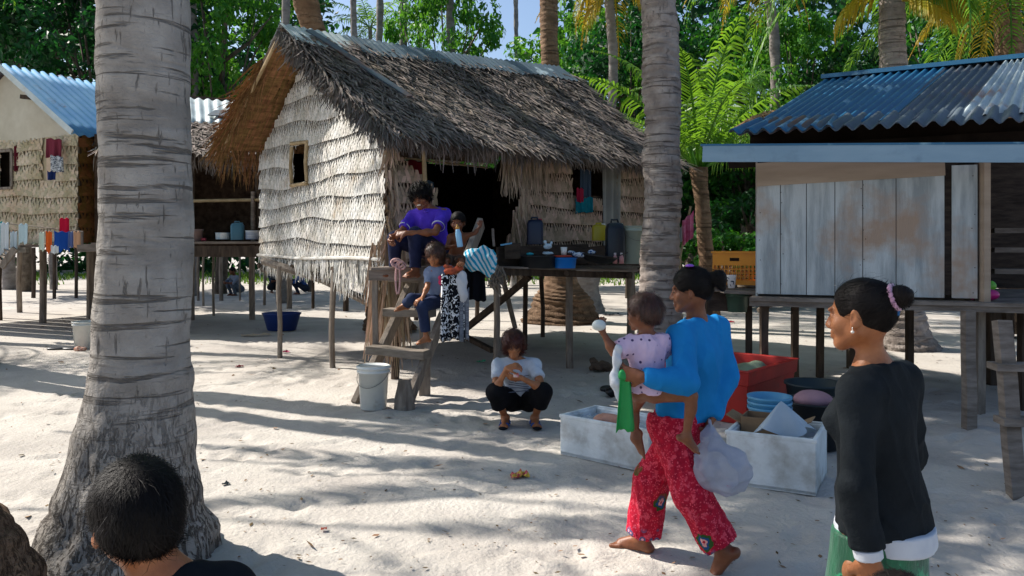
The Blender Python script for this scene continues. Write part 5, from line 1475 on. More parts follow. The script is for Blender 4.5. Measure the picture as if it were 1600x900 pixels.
# ------------------------------------------------ woman in black, right foreground
pk = person("person", "woman in black sweater and green skirt with hair bun and pink scrunchie seen from behind", (1.06, 2.30, 0)); o_ = pk.location
J = dict(head=(.990, 2.275, 1.445), hf=(-.78, .62, -.06), hu=(-.06, .03, 1), neck=(1.03, 2.285, 1.305), pel=(1.06, 2.32, .84),
         shL=(.948, 2.20, 1.235), shR=(1.145, 2.355, 1.245), elL=(.925, 2.15, 1.0), elR=(1.20, 2.43, 1.01), wrL=(.960, 2.15, .80), wrR=(1.17, 2.54, .84),
         hipL=(.99, 2.27, .79), hipR=(1.12, 2.37, .79), knL=(.98, 2.25, .44), knR=(1.10, 2.42, .44), anL=(.99, 2.22, .07), anR=(1.08, 2.38, .07),
         toeL=(-.6, .8, 0), toeR=(-.6, .8, 0), hdL=(.15, .1, -1), pnL=(.4, .6, 0), tsL=-1, pnR=(-.5, -.3, 0))
B, Hf, hfr, j, at = build_body(J, 1.0, .87, True, curl=(.7, .4), nr=.034, bulk=.80)
sdf_obj("body", B, .0042, M['skin_b'], pk, origin=o_)
sh = B.sub(['torso', 'armL', 'armR', 'foreL', 'foreR'], .012, {'foreL': sleeve_clip(j, 'L', .86), 'foreR': sleeve_clip(j, 'R', .9)})
cl_, cr_ = sleeve_clip(j, 'L', .86), sleeve_clip(j, 'R', .9)
sh.cone(j['shL'], j['elL'], .050, .046, .03).cone(j['shR'], j['elR'], .050, .046, .03).cone(j['elL'], j['wrL'], .046, .038, .02, clip=cl_).cone(j['elR'], j['wrR'], .046, .038, .02, clip=cr_)
sh.cone(at(.6, 0, -.02), at(-.04, 0, -.02), .108, .143, .05, flat=(J['_f'], .80))
neck_cut = (j['neck'] + A((0, 0, .002)), (-.05, .05, 1))
M['black_knit'] = cloth("black_knit", '#181c1f', '#202529', 8, .6, 22)
sdf_obj("black_sweater", sh, .0045, M['black_knit'], pk, [(A((1.06, 2.3, .835)), (.02, 0, -1)), neck_cut], .0075, 17, 6, (1, 1, .5), o_, .75)
M['white_cloth'] = cloth("white_cotton", '#d3d6da', '#c4c8cf')
hb = Body(); hb.cone(at(.3, 0, -.02), at(-.10, 0, -.02), .134, .156, .05, flat=(J['_f'], .88))
sdf_obj("white_hem", hb, .005, M['white_cloth'], pk, [(A((1.06, 2.3, .79)), (.02, 0, -1)), (A((1.06, 2.3, .845)), (0, 0, 1))], .003, 30, 6, (1, 1, .4), o_)
for q, c_ in (('L', cl_), ('R', cr_)):
    cb = Body(); e_ = c_[0] + nrm(c_[1]) * .024
    cb.cone(j['el' + q], j['wr' + q] + nrm(c_[1]) * .02, .046, .036, .01, clip=[(e_, c_[1]), (c_[0] - nrm(c_[1]) * .004, -c_[1])])
    sdf_obj("white_cuff", cb, .0035, M['white_cloth'], pk, origin=o_)
sk = Body(); 
sk.cone(A((1.055, 2.305, .84)), A((1.045, 2.33, .12)), .140, .20, .03, flat=(J['_f'], .86))
M['green_satin'] = mat("green_satin", '#0c6b45', '#07462f', 7, .5, .5, 14, (1.5, 1.5, .5), spec=.35, c3='#1f9a68', c3s=16, c3t=(.58, .64), bdist=.02, sheen=.3)
sdf_obj("green_skirt", sk, .008, M['green_satin'], pk, [(A((1.05, 2.3, .16)), (0, 0, -1)), (A((1.05, 2.3, .83)), (0, 0, 1))], .009, 24, 8, (1, 1, .12), o_)
def bun(Bh): Bh.ell(Hf(.0, -.126, .058), (.033, .033, .033), None, .004); Bh.cone(Hf(0, -.08, .05), Hf(0, -.11, .056), .032, .022, .012)
make_hair(Hf, hfr, .87, M['hair'], pk, 'tight', .0042, 5200, 9, bun, ln=.06, w=.0014, sup=lambda p, n: (Hf(0, -.10, .055) - p) if np.linalg.norm(p - Hf(0, -.12, .058)) > .062 else np.cross(A(hfr[1]), p - Hf(0, -.12, .058)), lift=.0018, tuck=(Hf(0, -.12, .058), .062))
b = MB(); ax_ = nrm(A(hfr[1]) * -1 + A(hfr[2]) * .25); cc = A(Hf(0, -.108, .057))
xx = nrm(np.cross(ax_, A((0, 0, 1)))); yy = np.cross(ax_, xx)
nT = 48
b.tube([V(cc + (xx * math.cos(2 * math.pi * i / nT) + yy * math.sin(2 * math.pi * i / nT)) * .0335 + ax_ * .002 * math.sin(i * 2.1)) for i in range(nT + 1)], [.0065 + .0014 * math.sin(i * 2.6) for i in range(nT + 1)], 8, cap=False)
b.build("pink_scrunchie", mat("pink_velvet", '#c99ab4', '#a87895', 60, .8, .4, 60, sheen=.6), pk, True, origin=o_)
b = MB(); p_ = A(Hf(0, -.112, .012)); b.lathe([(0, -.016), (.007, -.010), (.009, 0), (.005, .008), (0, .010)], V(p_), 8); b.build("blue_hair_tie", mat("blue_band", '#2a6fae', rough=.6), pk, True, origin=o_)
for s in (-1, 1):
    b = MB(); p_ = A(Hf(.083 * s, .004, -.046)); b.lathe([(0, -.0045), (.004, -.003), (.0052, 0), (.004, .003), (0, .0045)], V(p_), 10); b.tube([V(Hf(.082 * s, .004, -.030)), V(p_)], .0012, 5)
    b.build("pearl_earring", mat("pearl", '#e8ded0', rough=.15, spec=.8), pk, True, origin=o_)
eyes(Hf, hfr, .87, pk)

# ------------------------------------------------ boy, bottom left
py_ = person("person", "boy with short black hair and dark shirt seen from behind at the lower left", (-.60, 1.42, 0)); o_ = py_.location
J = dict(head=(-.652, 1.385, 1.172), hf=(-.70, .71, -.10), hu=(-.06, .0, 1), neck=(-.597, 1.375, 1.070), pel=(-.57, 1.42, .62),
         shL=(-.705, 1.30, 1.01), shR=(-.515, 1.43, 1.015), elL=(-.73, 1.30, .76), elR=(-.485, 1.47, .76), wrL=(-.74, 1.38, .58), wrR=(-.50, 1.56, .59),
         hipL=(-.62, 1.38, .585), hipR=(-.52, 1.45, .585), knL=(-.63, 1.40, .33), knR=(-.53, 1.47, .33), anL=(-.62, 1.37, .06), anR=(-.52, 1.44, .06),
         toeL=(-.5, .85, 0), toeR=(-.5, .85, 0))
B, Hf, hfr, j, at = build_body(J, .84, .84, False, True, nr=.047)
sdf_obj("body", B, .0042, M['skin_b'], py_, origin=o_)
sh = B.sub(['torso', 'armL', 'armR'], .011, {'armL': sleeve_clip(j, 'L', .8, 'arm'), 'armR': sleeve_clip(j, 'R', .8, 'arm')})
sh.cone(at(.6), at(-.02), .115, .125, .05, flat=(J['_f'], .75)).cone(j['shL'], j['elL'], .050, .052, .02, clip=sleeve_clip(j, 'L', .8, 'arm')).cone(j['shR'], j['elR'], .050, .052, .02, clip=sleeve_clip(j, 'R', .8, 'arm'))
sdf_obj("dark_shirt", sh, .0048, cloth("navy_cotton", '#14171c', '#191d24'), py_, [(A((-.57, 1.4, .58)), (0, 0, -1)), (j['neck'] + A((0, 0, .024)), (-.12, .2, 1))], .003, 30, 6, (1, 1, .5), o_)
sp = B.sub(['torso'], .012)
for q in 'LR': sp.cone(j['hip' + q], j['kn' + q], .085, .082, .03, clip=(j['kn' + q], (0, 0, -1)))
sdf_obj("shorts", sp, .007, cloth("grey_cotton", '#3c4048'), py_, [(A((0, 0, .62)), (0, 0, 1))], .003, 20, 3, origin=o_)
make_hair(Hf, hfr, .84, M['hair'], py_, 'short', .0042, 9000, 12, ln=.040, w=.0012, line=-.004, lift=.005)
eyes(Hf, hfr, .95, py_)

# ------------------------------------------------ small child at the lower right edge (only the top of the head shows)
pc = person("person", "small child whose dark hair top shows at the bottom edge beside the green skirt", (.84, 1.80, 0)); o_ = pc.location
J = dict(head=(.855, 1.78, .815), hf=(-.5, .86, 0), hu=(0, 0, 1), neck=(.86, 1.77, .70), pel=(.86, 1.78, .42), shL=(.79, 1.72, .665), shR=(.94, 1.81, .665), elL=(.77, 1.72, .52), elR=(.97, 1.83, .52),
         wrL=(.75, 1.78, .40), wrR=(.95, 1.90, .41), hipL=(.82, 1.76, .39), hipR=(.90, 1.81, .39), knL=(.82, 1.77, .22), knR=(.90, 1.82, .22), anL=(.82, 1.75, .045), anR=(.9, 1.80, .045), toeL=(-.5, .86, 0), toeR=(-.5, .86, 0))
B, Hf, hfr, j, at = build_body(J, .56, .82, False, True)
sdf_obj("body", B, .006, M['skin_b'], pc, origin=o_)
sh = B.sub(['torso', 'armL', 'armR'], .010, {'armL': sleeve_clip(j, 'L', .8, 'arm'), 'armR': sleeve_clip(j, 'R', .8, 'arm')})
sh.cone(at(.6), at(-.1), .085, .11, .05)
sdf_obj("white_shirt", sh, .006, M['white_cloth'], pc, [(A((0, 0, .33)), (0, 0, -1)), (j['neck'], (0, 0, 1))], .003, 30, origin=o_)
make_hair(Hf, hfr, .82, M['hair'], pc, 'short', .0045, 3500, 15, ln=.04, w=.0014)
b = MB(); b.lathe([(0, -.01), (.012, -.004), (.014, .003), (.006, .01), (0, .011)], V(Hf(.055, -.03, .098)), 10); b.build("white_hair_clip", mat("white_clip", '#e0e2e6', rough=.3), pc, True, origin=o_)

# ------------------------------------------------ girl squatting
pg = person("person", "girl with reddish hair squatting on the sand in white shirt and black trousers", (.07, 7.3, 0)); o_ = pg.location
J = dict(head=(.015, 7.20, .735), hf=(.10, -.97, -.12), hu=(.02, -.1, 1), neck=(.03, 7.28, .595), pel=(.075, 7.42, .215),
         shR=(-.125, 7.25, .545), shL=(.205, 7.25, .545), elR=(-.150, 7.06, .345), elL=(.265, 7.06, .365), wrR=(-.045, 7.00, .555), wrL=(.075, 7.00, .475),
         hipR=(.0, 7.38, .19), hipL=(.16, 7.38, .19), knR=(-.145, 7.06, .335), knL=(.275, 7.07, .335), anR=(-.06, 7.25, .065), anL=(.205, 7.25, .065),
         toeR=(-.12, -1, 0), toeL=(.12, -1, 0), hdR=(.75, -.1, .25), hdL=(-.85, -.1, .0), pnR=(.2, .5, -.6), pnL=(-.1, .6, .5), tsR=-1)
B, Hf, hfr, j, at = build_body(J, .97, 1.0, True, curl=(.6, .6), nr=.045)
sdf_obj("body", B, .006, M['skin_b'], pg, origin=o_)
sh = B.sub(['torso', 'armL', 'armR'], .012, {'armL': sleeve_clip(j, 'L', .55, 'arm'), 'armR': sleeve_clip(j, 'R', .55, 'arm')})
sh.cone(j['shL'], j['elL'], .055, .062, .02, clip=sleeve_clip(j, 'L', .5, 'arm')).cone(j['shR'], j['elR'], .055, .062, .02, clip=sleeve_clip(j, 'R', .5, 'arm'))
M['tee'] = cloth("white_printed_tee", '#c5ccd6', '#b4bcc8')
ts_ = sdf_obj("white_shirt", sh, .006, M['tee'], pg, [(at(.02), -A(J['_u'])), (j['neck'] + A((0, 0, .022)), (0, -.15, 1))], .005, 26, 6, (1, 1, .6), o_, .8)
pt_ = B.sub(['torso'], .012, {'torso': (at(.2), A(J['_u']))})
for q in 'LR':
    pt_.cone(j['hip' + q], j['kn' + q], .098, .082, .03)
    pt_.cone(j['kn' + q], j['an' + q], .080, .078, .03, clip=(j['kn' + q] + (j['an' + q] - j['kn' + q]) * .48, j['an' + q] - j['kn' + q]))
sdf_obj("black_trousers", pt_, .006, cloth("black_cotton", '#0e0e11', '#151519'), pg, (), .004, 26, 5, origin=o_)
b = MB()
for k in range(6):
    z = .33 + .028 * k
    b.ribbon([V(x, 7.16 - .02 - .06 * math.cos((x - .06) * 9), z + .012 * math.sin(x * 14 + k)) for x in np.linspace(-.03, .15, 9)], .007, V(0, 0, 1))
b.build("printed_lines", mat("grey_print", '#4a5468'), pg, origin=o_)
make_hair(Hf, hfr, 1.0, M['hair_red'], pg, 'mop', .006, 3600, 19, ln=.08, w=.004, line=.026, lift=.016)
eyes(Hf, hfr, 1.0, pg)
for q in 'LR':
    sb = Body(); a_ = j['an' + q]; d_ = nrm(J['toe' + q])
    sb.cone(a_ - A((0, 0, .055)) - d_ * .05, a_ - A((0, 0, .055)) + d_ * .165, .034, .042, .01, flat=((0, 0, 1), .3))
    sdf_obj("sandal_sole", sb, .005, cloth("black_rubber", '#1a1c20'), pg, origin=o_)
    b = MB(); x_ = np.cross(d_, A((0, 0, 1)))
    for (fwd, ht) in ((.0, .012), (.09, -.018)):
        b.ribbon([V(a_ + d_ * (fwd + .012 * math.sin(t)) + x_ * .045 * math.cos(t) + A((0, 0, -.05 + (ht + .05) * math.sin(t)))) for t in np.linspace(0, math.pi, 9)], .03, V(d_))
    b.build("sandal_strap", mat("blue_strap", '#2359a8', rough=.6), pg, origin=o_, solid=.006)
b = MB(); b.box(V(.035, 6.975, .50), (.05, .02, .04)); b.build("red_cup", mat("red_wrapper", '#b52a3c', '#e0d8d0', 30, .4), pg, origin=o_, bevel=.006)

# ------------------------------------------------ man at the top of the stairs
pm = person("person", "smiling man in purple polo shirt sitting at the top of the hut stairs", (-.85, 8.6, 1.4)); o_ = pm.location
J = dict(head=(-.985, 8.62, 2.145), hf=(-.18, -.95, -.16), hu=(-.16, -.12, 1), neck=(-.925, 8.70, 2.035), pel=(-.77, 8.85, 1.54),
         shL=(-.735, 8.63, 1.965), shR=(-1.09, 8.78, 1.935), elL=(-.80, 8.36, 1.765), elR=(-1.20, 8.62, 1.765), wrL=(-1.10, 8.30, 1.755), wrR=(-1.24, 8.36, 1.72),
         hipL=(-.78, 8.74, 1.53), hipR=(-.87, 8.86, 1.53), knL=(-1.01, 8.38, 1.745), knR=(-1.26, 8.62, 1.70), anL=(-1.02, 8.42, 1.36), anR=(-1.26, 8.62, 1.36),
         toeL=(-.5, -.8, 0), toeR=(-.6, -.75, 0), hdL=(-.85, .2, -.1), hdR=(-.25, -.5, -.5), pnL=(0, .7, -.6), pnR=(.4, .3, .4))
B, Hf, hfr, j, at = build_body(J, 1.08, 1.14, False, curl=(.8, .8), mouth=.006, nr=.05)
sdf_obj("body", B, .007, M['skin_a'], pm, origin=o_)
cL, cR = sleeve_clip(j, 'L', .72, 'arm'), sleeve_clip(j, 'R', .72, 'arm')
sh = B.sub(['torso', 'armL', 'armR'], .015, {'armL': cL, 'armR': cR})
sh.cone(j['shL'], j['elL'], .064, .070, .02, clip=cL).cone(j['shR'], j['elR'], .064, .07, .02, clip=cR)
sdf_obj("purple_polo", sh, .007, cloth("purple_pique", '#5a3fc8', '#4c34b0'), pm, [(at(.03), -A(J['_u'])), (j['neck'] + A((0, 0, .012)), (0, -.3, 1))], .006, 20, 6, (1, 1, .6), o_, .8)
for c_, q in ((cL, 'L'), (cR, 'R')):
    cb = Body(); cb.cone(j['sh' + q], j['el' + q], .066, .073, .01, clip=[(c_[0] - nrm(c_[1]) * .012, c_[1]), (c_[0] - nrm(c_[1]) * .024, -c_[1])])
    sdf_obj("sleeve_trim", cb, .005, M['white_cloth'], pm, origin=o_)
cb = Body()
for s in (-1, 1): cb.cone(j['neck'] + A((.045 * s, -.02, .012)), j['neck'] + A((.010 * s, -.085, -.045)), .016, .012, .01)
cb.cone(j['neck'] + A((-.045, .0, .014)), j['neck'] + A((.045, 0, .014)), .02, .02, .02)
sdf_obj("collar", cb, .005, cloth("purple_collar", '#6247cc'), pm, origin=o_)
tr = B.sub(['torso'], .014, {'torso': (at(.12), A(J['_u']))})
for q in 'LR':
    tr.cone(j['hip' + q], j['kn' + q], .105, .078, .03); tr.cone(j['kn' + q], j['an' + q], .076, .062, .03, clip=(j['an' + q] + A((0, 0, .03)), (0, 0, -1)))
sdf_obj("navy_trousers", tr, .007, cloth("navy_cloth", '#1b2038', '#232845'), pm, (), .005, 24, 5, origin=o_)
make_hair(Hf, hfr, 1.14, M['hair'], pm, 'short', .008, 2600, 21, ln=.07, w=.005, line=.004, lift=.03)
eyes(Hf, hfr, 1.14, pm)
m3 = Matrix([list(hfr[0]), list(hfr[1]), list(hfr[2])]).transposed()
b = MB(); b.box(V(Hf(0, .0935, -.0640)), (.040, .008, .013), m3); b.build("teeth", M['teeth'], pm, origin=o_, bevel=.003)

# ------------------------------------------------ toddler with the blue bottle
pt = person("person", "bare chested toddler with blue bottle in mouth sitting behind the stair rail", (-.55, 8.45, 1.4)); o_ = pt.location
J = dict(head=(-.565, 8.36, 1.865), hf=(-.12, -.98, -.06), hu=(0, 0, 1), neck=(-.56, 8.40, 1.755), pel=(-.60, 8.47, 1.485),
         shR=(-.645, 8.38, 1.715), shL=(-.49, 8.40, 1.725), elR=(-.68, 8.30, 1.60), elL=(-.39, 8.38, 1.755), wrR=(-.575, 8.24, 1.63), wrL=(-.335, 8.42, 1.83),
         hipR=(-.64, 8.43, 1.465), hipL=(-.55, 8.43, 1.465), knR=(-.68, 8.24, 1.47), knL=(-.53, 8.24, 1.47), anR=(-.68, 8.20, 1.30), anL=(-.55, 8.2, 1.30),
         toeR=(-.1, -1, 0), toeL=(0, -1, 0), hdR=(.7, -.3, .35), hdL=(.1, .1, .8), pnL=(0, .8, -.3), pnR=(.2, .5, .5))
B, Hf, hfr, j, at = build_body(J, .62, .92, False, True, curl=(.9, .8), bulk=1.05)
sdf_obj("body", B, .006, M['skin_c'], pt, origin=o_)
sp = B.sub(['torso'], .010, {'torso': (at(.15), A(J['_u']))})
for q in 'LR': sp.cone(j['hip' + q], j['kn' + q], .06, .055, .02, clip=(j['kn' + q] * .8 + j['hip' + q] * .2, j['kn' + q] - j['hip' + q]))
sdf_obj("shorts", sp, .007, cloth("brown_cotton", '#4d4038'), pt, (), .003, 24, origin=o_)
make_hair(Hf, hfr, .92, M['hair'], pt, 'short', .007, 1500, 25, ln=.035, w=.003)
eyes(Hf, hfr, .92, pt)
# ------------------------------------------------ child in grey shirt on the stairs
pd = person("person", "child in grey printed shirt and jeans sitting on the stairs looking back", (-.8, 8.2, 1.0)); o_ = pd.location
J = dict(head=(-.785, 8.17, 1.525), hf=(-.22, -.95, -.16), hu=(.06, 0, 1), neck=(-.755, 8.23, 1.42), pel=(-.80, 8.28, 1.09),
         shR=(-.85, 8.22, 1.345), shL=(-.65, 8.27, 1.37), elR=(-.86, 8.12, 1.20), elL=(-.555, 8.17, 1.34), wrR=(-.90, 8.02, 1.10), wrL=(-.545, 8.02, 1.42),
         hipR=(-.86, 8.24, 1.05), hipL=(-.75, 8.27, 1.05), knR=(-1.01, 8.06, 1.09), knL=(-.90, 8.00, 1.02), anR=(-1.09, 8.14, 1.02), anL=(-.86, 8.04, .70),
         toeR=(-.8, -.5, -.1), toeL=(-.75, -.6, -.1), hdL=(.1, -.3, .2), hdR=(-.6, -.5, -.3), pnL=(.3, .3, -.8), pnR=(0, .2, -1))
B, Hf, hfr, j, at = build_body(J, .76, 1.0, False, True, curl=(.8, .4))
sdf_obj("body", B, .0062, M['skin_b'], pd, origin=o_)
sh = B.sub(['torso', 'armL', 'armR'], .011, {'armL': sleeve_clip(j, 'L', .7, 'arm'), 'armR': sleeve_clip(j, 'R', .7, 'arm')})
sdf_obj("grey_shirt", sh, .0062, cloth("grey_printed_cotton", '#8692a8', '#7783a0'), pd, [(at(-.02), -A(J['_u'])), (j['neck'] + A((0, 0, .004)), (0, -.3, 1))], .005, 28, 6, (1, 1, .6), o_, .8)
b = MB()
for (px, py, s, cc_) in ((696, 441, .032, 0), (700, 450, .024, 0), (694, 434, .022, 0)): b.lathe([(0, -.006), (s, -.004), (s * 1.1, 0), (s * .6, .006), (0, .008)], P(px - 6, py, 8.115), 9, m=Matrix.Rotation(R(90), 3, 'X'))
b.build("pink_print", mat("pink_print", '#d23a66'), pd, origin=o_)
b = MB(); b.lathe([(0, -.006), (.03, -.004), (.033, 0), (.02, .006), (0, .008)], P(692, 461, 8.125), 9, m=Matrix.Rotation(R(90), 3, 'X')); b.build("yellow_print", mat("yellow_print", '#c98f3a'), pd, origin=o_)
jn = B.sub(['torso'], .011, {'torso': (at(.12), A(J['_u']))})
for q in 'LR':
    jn.cone(j['hip' + q], j['kn' + q], .075, .060, .02); jn.cone(j['kn' + q], j['an' + q], .058, .05, .02, clip=(j['kn' + q] + (j['an' + q] - j['kn' + q]) * .8, j['an' + q] - j['kn' + q]))
sdf_obj("jeans", jn, .0065, cloth("dark_denim", '#2b3550', '#222b44'), pd, (), .004, 28, origin=o_)
make_hair(Hf, hfr, 1.0, M['hair_brown'], pd, 'bob', .0065, 2600, 27, ln=.06, w=.004, line=.006, lift=.015)
eyes(Hf, hfr, 1.0, pd)

# ------------------------------------------------ figures crouching far behind, under the huts
def croucher(px, py, label, c1, c2, face, seed):
    g = Gp(px, py); s = .95; root = person("person", label, g, "people resting in the shade far behind the huts"); o_ = root.location
    f = nrm((math.cos(face), math.sin(face), 0)); r = A((f[1], -f[0], 0)); g = A(g)
    q = lambda a, b_, z: g + r * a + f * b_ + A((0, 0, z))
    J = dict(head=q(0, .12, .78), hf=f - A((0, 0, .15)), hu=(0, 0, 1), neck=q(0, .04, .64), pel=q(0, -.14, .22), shL=q(-.16, .04, .58), shR=q(.16, .04, .58), elL=q(-.2, .22, .40), elR=q(.2, .22, .40),
             wrL=q(-.06, .36, .42), wrR=q(.06, .36, .42), hipL=q(-.08, -.12, .18), hipR=q(.08, -.12, .18), knL=q(-.12, .24, .44), knR=q(.12, .24, .44), anL=q(-.11, .08, .06), anR=q(.11, .08, .06), toeL=f, toeR=f)
    B, Hf, hfr, j, at = build_body(J, s, 1.0)
    sdf_obj("body", B, .009, M['skin_c'], root, origin=o_)
    sh = B.sub(['torso', 'armL', 'armR'], .014); sdf_obj("shirt", sh, .01, cloth("shirt_" + str(seed), c1), root, [(at(.05), -A(J['_u'])), (j['neck'], (0, 0, 1))], .004, 20, origin=o_)
    tr = B.sub(['torso', 'thighL', 'thighR', 'calfL', 'calfR'], .014, {'torso': (at(.2), A(J['_u']))}); sdf_obj("trousers", tr, .01, cloth("trousers_" + str(seed), c2), root, (), .004, 20, origin=o_)
    make_hair(Hf, hfr, 1.0, M['hair'], root, 'short', .009, 300, seed, w=.004)
croucher(368, 462, "person in pale grey crouching under the cook hut deck between stilts", '#7d8490', '#59606c', -2.2, 41)
croucher(428, 458, "person in dark clothes crouching behind the dark blue tub", '#3c434f', '#20242c', -.9, 42)
croucher(470, 460, "person in blue crouching behind the stilts under the thatched gable", '#2f4f86', '#2a2f3c', -2.8, 43)
# ================================================================ smaller things
def plastic(name, c, c2=None, rough=.38, **k): return mat(name, c, c2 or c, 3, rough, .06, 20, spec=.45, **k)
M['white_pl'] = plastic("white_plastic", '#d9dcd8', '#c6c9c4', c3='#a39a8c', c3s=5, c3t=(.6, .75))
M['grey_wire'] = mat("wire", '#8b8b88', rough=.4, metal=.7)
def thing1(b, name, m, label, cat, group=None, origin=None, **k):
    o = b.build(name, m, None, origin=origin, **k); return tag(o, label, cat, group)
def ring(c, r, t, n=28, z=0): return [V(c) + V(r * math.cos(2 * math.pi * i / n), r * math.sin(2 * math.pi * i / n), z) for i in range(n + 1)]
def bucket(c, r, h, m, label, name="bucket", handle=None, lid=False, group=None, tip=None):
    root = empty(name, c, 0, label, "bucket", group); b = MB()
    b.lathe([(r * .80, 0), (r * .83, .005), (r * .97, h * .86), (r * 1.05, h * .86), (r * 1.06, h * .90), (r * .99, h * .91), (r * 1.0, h * .97), (r * 1.07, h * .975), (r * 1.07, h), (r * .96, h), (r * .80, .015), (0, .015)], n=36)
    b.build("shell", m, root, True)
    if handle is not None:
        b = MB(); pts = []
        for i in range(17):
            a = math.pi * i / 16; x = r * 1.04 * math.cos(a); y = r * 1.15 * math.sin(a)
            pts.append(V(x * math.cos(handle) + math.sin(handle) * y * .95, x * math.sin(handle) - math.cos(handle) * y * .95, h * .86 - y * .75))
        b.tube(pts, .0035, 6); b.build("handle", M['grey_wire'], root, True)
    if lid:
        b = MB(); b.lathe([(r * 1.09, h * .95), (r * 1.1, h * 1.01), (r * .97, h * 1.03), (r * .95, h * 1.015), (0, h * 1.015)], n=36); b.build("lid", m, root, True)
    return root
def basin(c, r, h, m, label, name="basin", sy=1, group=None, flare=.78):
    b = MB(); b.lathe([(0, 0), (r * flare, 0), (r * (flare + .03), .004), (r * .97, h * .93), (r * 1.04, h * .95), (r * 1.045, h), (r * .96, h * .99), (r * flare * .97, .012), (0, .012)], n=36, sy=sy)
    return thing1(b, name, m, label, "basin", group, smooth=True, loc=c)
def lump(name, prims, m, label, cat, h=.006, wr=.004, wf=50, group=None, seed=0, cuts=(), parent=None, ridge=0):
    B = Body()
    for p in prims: (B.ell if p[2] is None else B.cone)(*p)
    vt, fc = B.mesh(h, cuts); n = normals(vt, fc); w_ = vnoise(vt, wf, seed, 6)
    if ridge: w_ = .7 - 1.8 * np.abs(w_ + .3 * vnoise(vt, wf * 2.6, seed + 3, 5)) ** ridge
    vt = vt + n * (w_ * wr)[:, None]
    lo = vt.min(0); c = A((vt[:, 0].mean(), vt[:, 1].mean(), lo[2]))
    if parent is not None: return mesh_np(name, vt, fc, m, parent, True, origin=parent.location)
    o = mesh_np(name, vt, fc, m, None, True, origin=c); o.location = c
    return tag(o, label, cat, group)
def hang(a, c, ln, m, label, name="hanging_cloth", cat="cloth", folds=4, amp=.02, ragged=.03, seed=0, group=None, taper=0, out=V(0, -1, 0), solid=.003, solo=True, parent=None, over=0):
    """cloth hanging from the line a-c"""
    a, c = V(a), V(c); rs_ = random.Random(seed); ph = rs_.uniform(0, 6); b = MB(); L_ = (c - a).length
    k2 = rs_.uniform(1.5, 2.6)
    def fn(s, t):
        w = 1 - taper * t
        p = a.lerp(c, .5 + (s - .5) * w)
        z = -ln * t * (1 + ragged * math.sin(s * 9 + ph) + ragged * .6 * math.sin(s * 21 + ph))
        z += over * math.sin(max(0, 1 - t * 6) * math.pi / 2) * 0
        f = amp * (.3 + t) * (math.sin(s * folds * 6.28 + ph + t * .8) + .5 * math.sin(s * folds * k2 * 6.28 + 2 * ph))
        return p + V(0, 0, z - .012 * math.sin(s * 12 + ph) * (1 - t)) + out * (f + .01)
    b.grid(fn, max(16, int(folds * 10)), 14)
    if parent is not None: return b.build(name, m, parent, True, origin=parent.location, solid=solid)
    return thing1(b, name, m, label, cat, group, origin=a.lerp(c, .5) - V(0, 0, ln), smooth=True, solid=solid)

# ---- by the stairs
bucket(V(-1.385, 8.0, 0), .155, .42, M['white_pl'], "white bucket with wire handle on sand beside the stair foot", handle=-.25, lid=True)
bucket(V((134 - 800) * 12.6 / F, 12.6, 0), .19, .42, M['white_pl'], "white bucket standing on sand left of the big palm trunk")
g = Gp(440, 516); b = MB()
b.lathe([(.0, 0), (.25, 0), (.27, .01), (.35, .30), (.37, .31), (.37, .335), (.345, .33), (.25, .02), (0, .02)], n=40, sx=1, sy=.72)
thing1(b, "laundry_tub", plastic("dark_blue_plastic", '#16357a', '#132c68'), "large dark blue oval tub on the ground under the gable", "tub", smooth=True, loc=g)
# rubber slippers and dark rag on the sand at the left
bb = MB(); c = Gp(100, 546)
b = MB()
for dx, a in ((-.12, .15), (.10, -.1)):
    b.lathe([(0, 0), (.12, 0), (.13, .012), (.12, .025), (0, .025)], c + V(dx, 0, 0), 18, m=Matrix.Rotation(a, 3, 'Z') @ Matrix.Diagonal((1.1, .42, 1)))
thing1(b, "slippers", plastic("dark_rubber", '#22262e'), "dark slippers lying on the sand left of the big palm trunk", "slippers", origin=c, smooth=True)
lump("brown_rag", [(Gp(127, 548) + V(0, 0, .03), (.09, .06, .04), None)], cloth("rust_cloth", '#a8583c', '#d0b8a8', 30), "crumpled rusty cloth on sand beside the dark slippers", "rag", .012, .015, 40)
# ---- hanging on the stairs
M['pattern_bw'] = mat("black_white_print", '#11131a', '#11131a', 5, .85, .3, 20, spec=.1)
def blobs(m, c, sc, a, e, vec=(1, 1, 1), feat='F1'):
    N = m.node_tree.nodes; L = m.node_tree.links; bs = N["Principled BSDF"]
    l = bs.inputs["Base Color"].links; src = l[0].from_socket if l else None
    tc = N.new("ShaderNodeTexCoord"); mp = N.new("ShaderNodeMapping"); mp.inputs["Scale"].default_value = vec; L.new(tc.outputs["Object"], mp.inputs[0])
    nz = N.new("ShaderNodeTexNoise"); nz.inputs["Scale"].default_value = sc; nz.inputs["Detail"].default_value = 1; nz.inputs["Distortion"].default_value = 1.6; L.new(mp.outputs[0], nz.inputs[0])
    r = N.new("ShaderNodeMapRange"); r.inputs[1].default_value = a; r.inputs[2].default_value = e; L.new(nz.outputs[0], r.inputs[0])
    x = N.new("ShaderNodeMix"); x.data_type = 'RGBA'; L.new(r.outputs[0], x.inputs[0])
    if src: L.new(src, x.inputs[6])
    else: x.inputs[6].default_value = bs.inputs["Base Color"].default_value
    x.inputs[7].default_value = col(c); L.new(x.outputs[2], bs.inputs["Base Color"])
blobs(M['pattern_bw'], '#d8dade', 22, .53, .55)
hang(P(690, 428, 7.98), P(724, 428, 8.02), .66, M['pattern_bw'], "black and white patterned cloth hanging over the stair rail", folds=2, amp=.02, taper=-.15, seed=2)
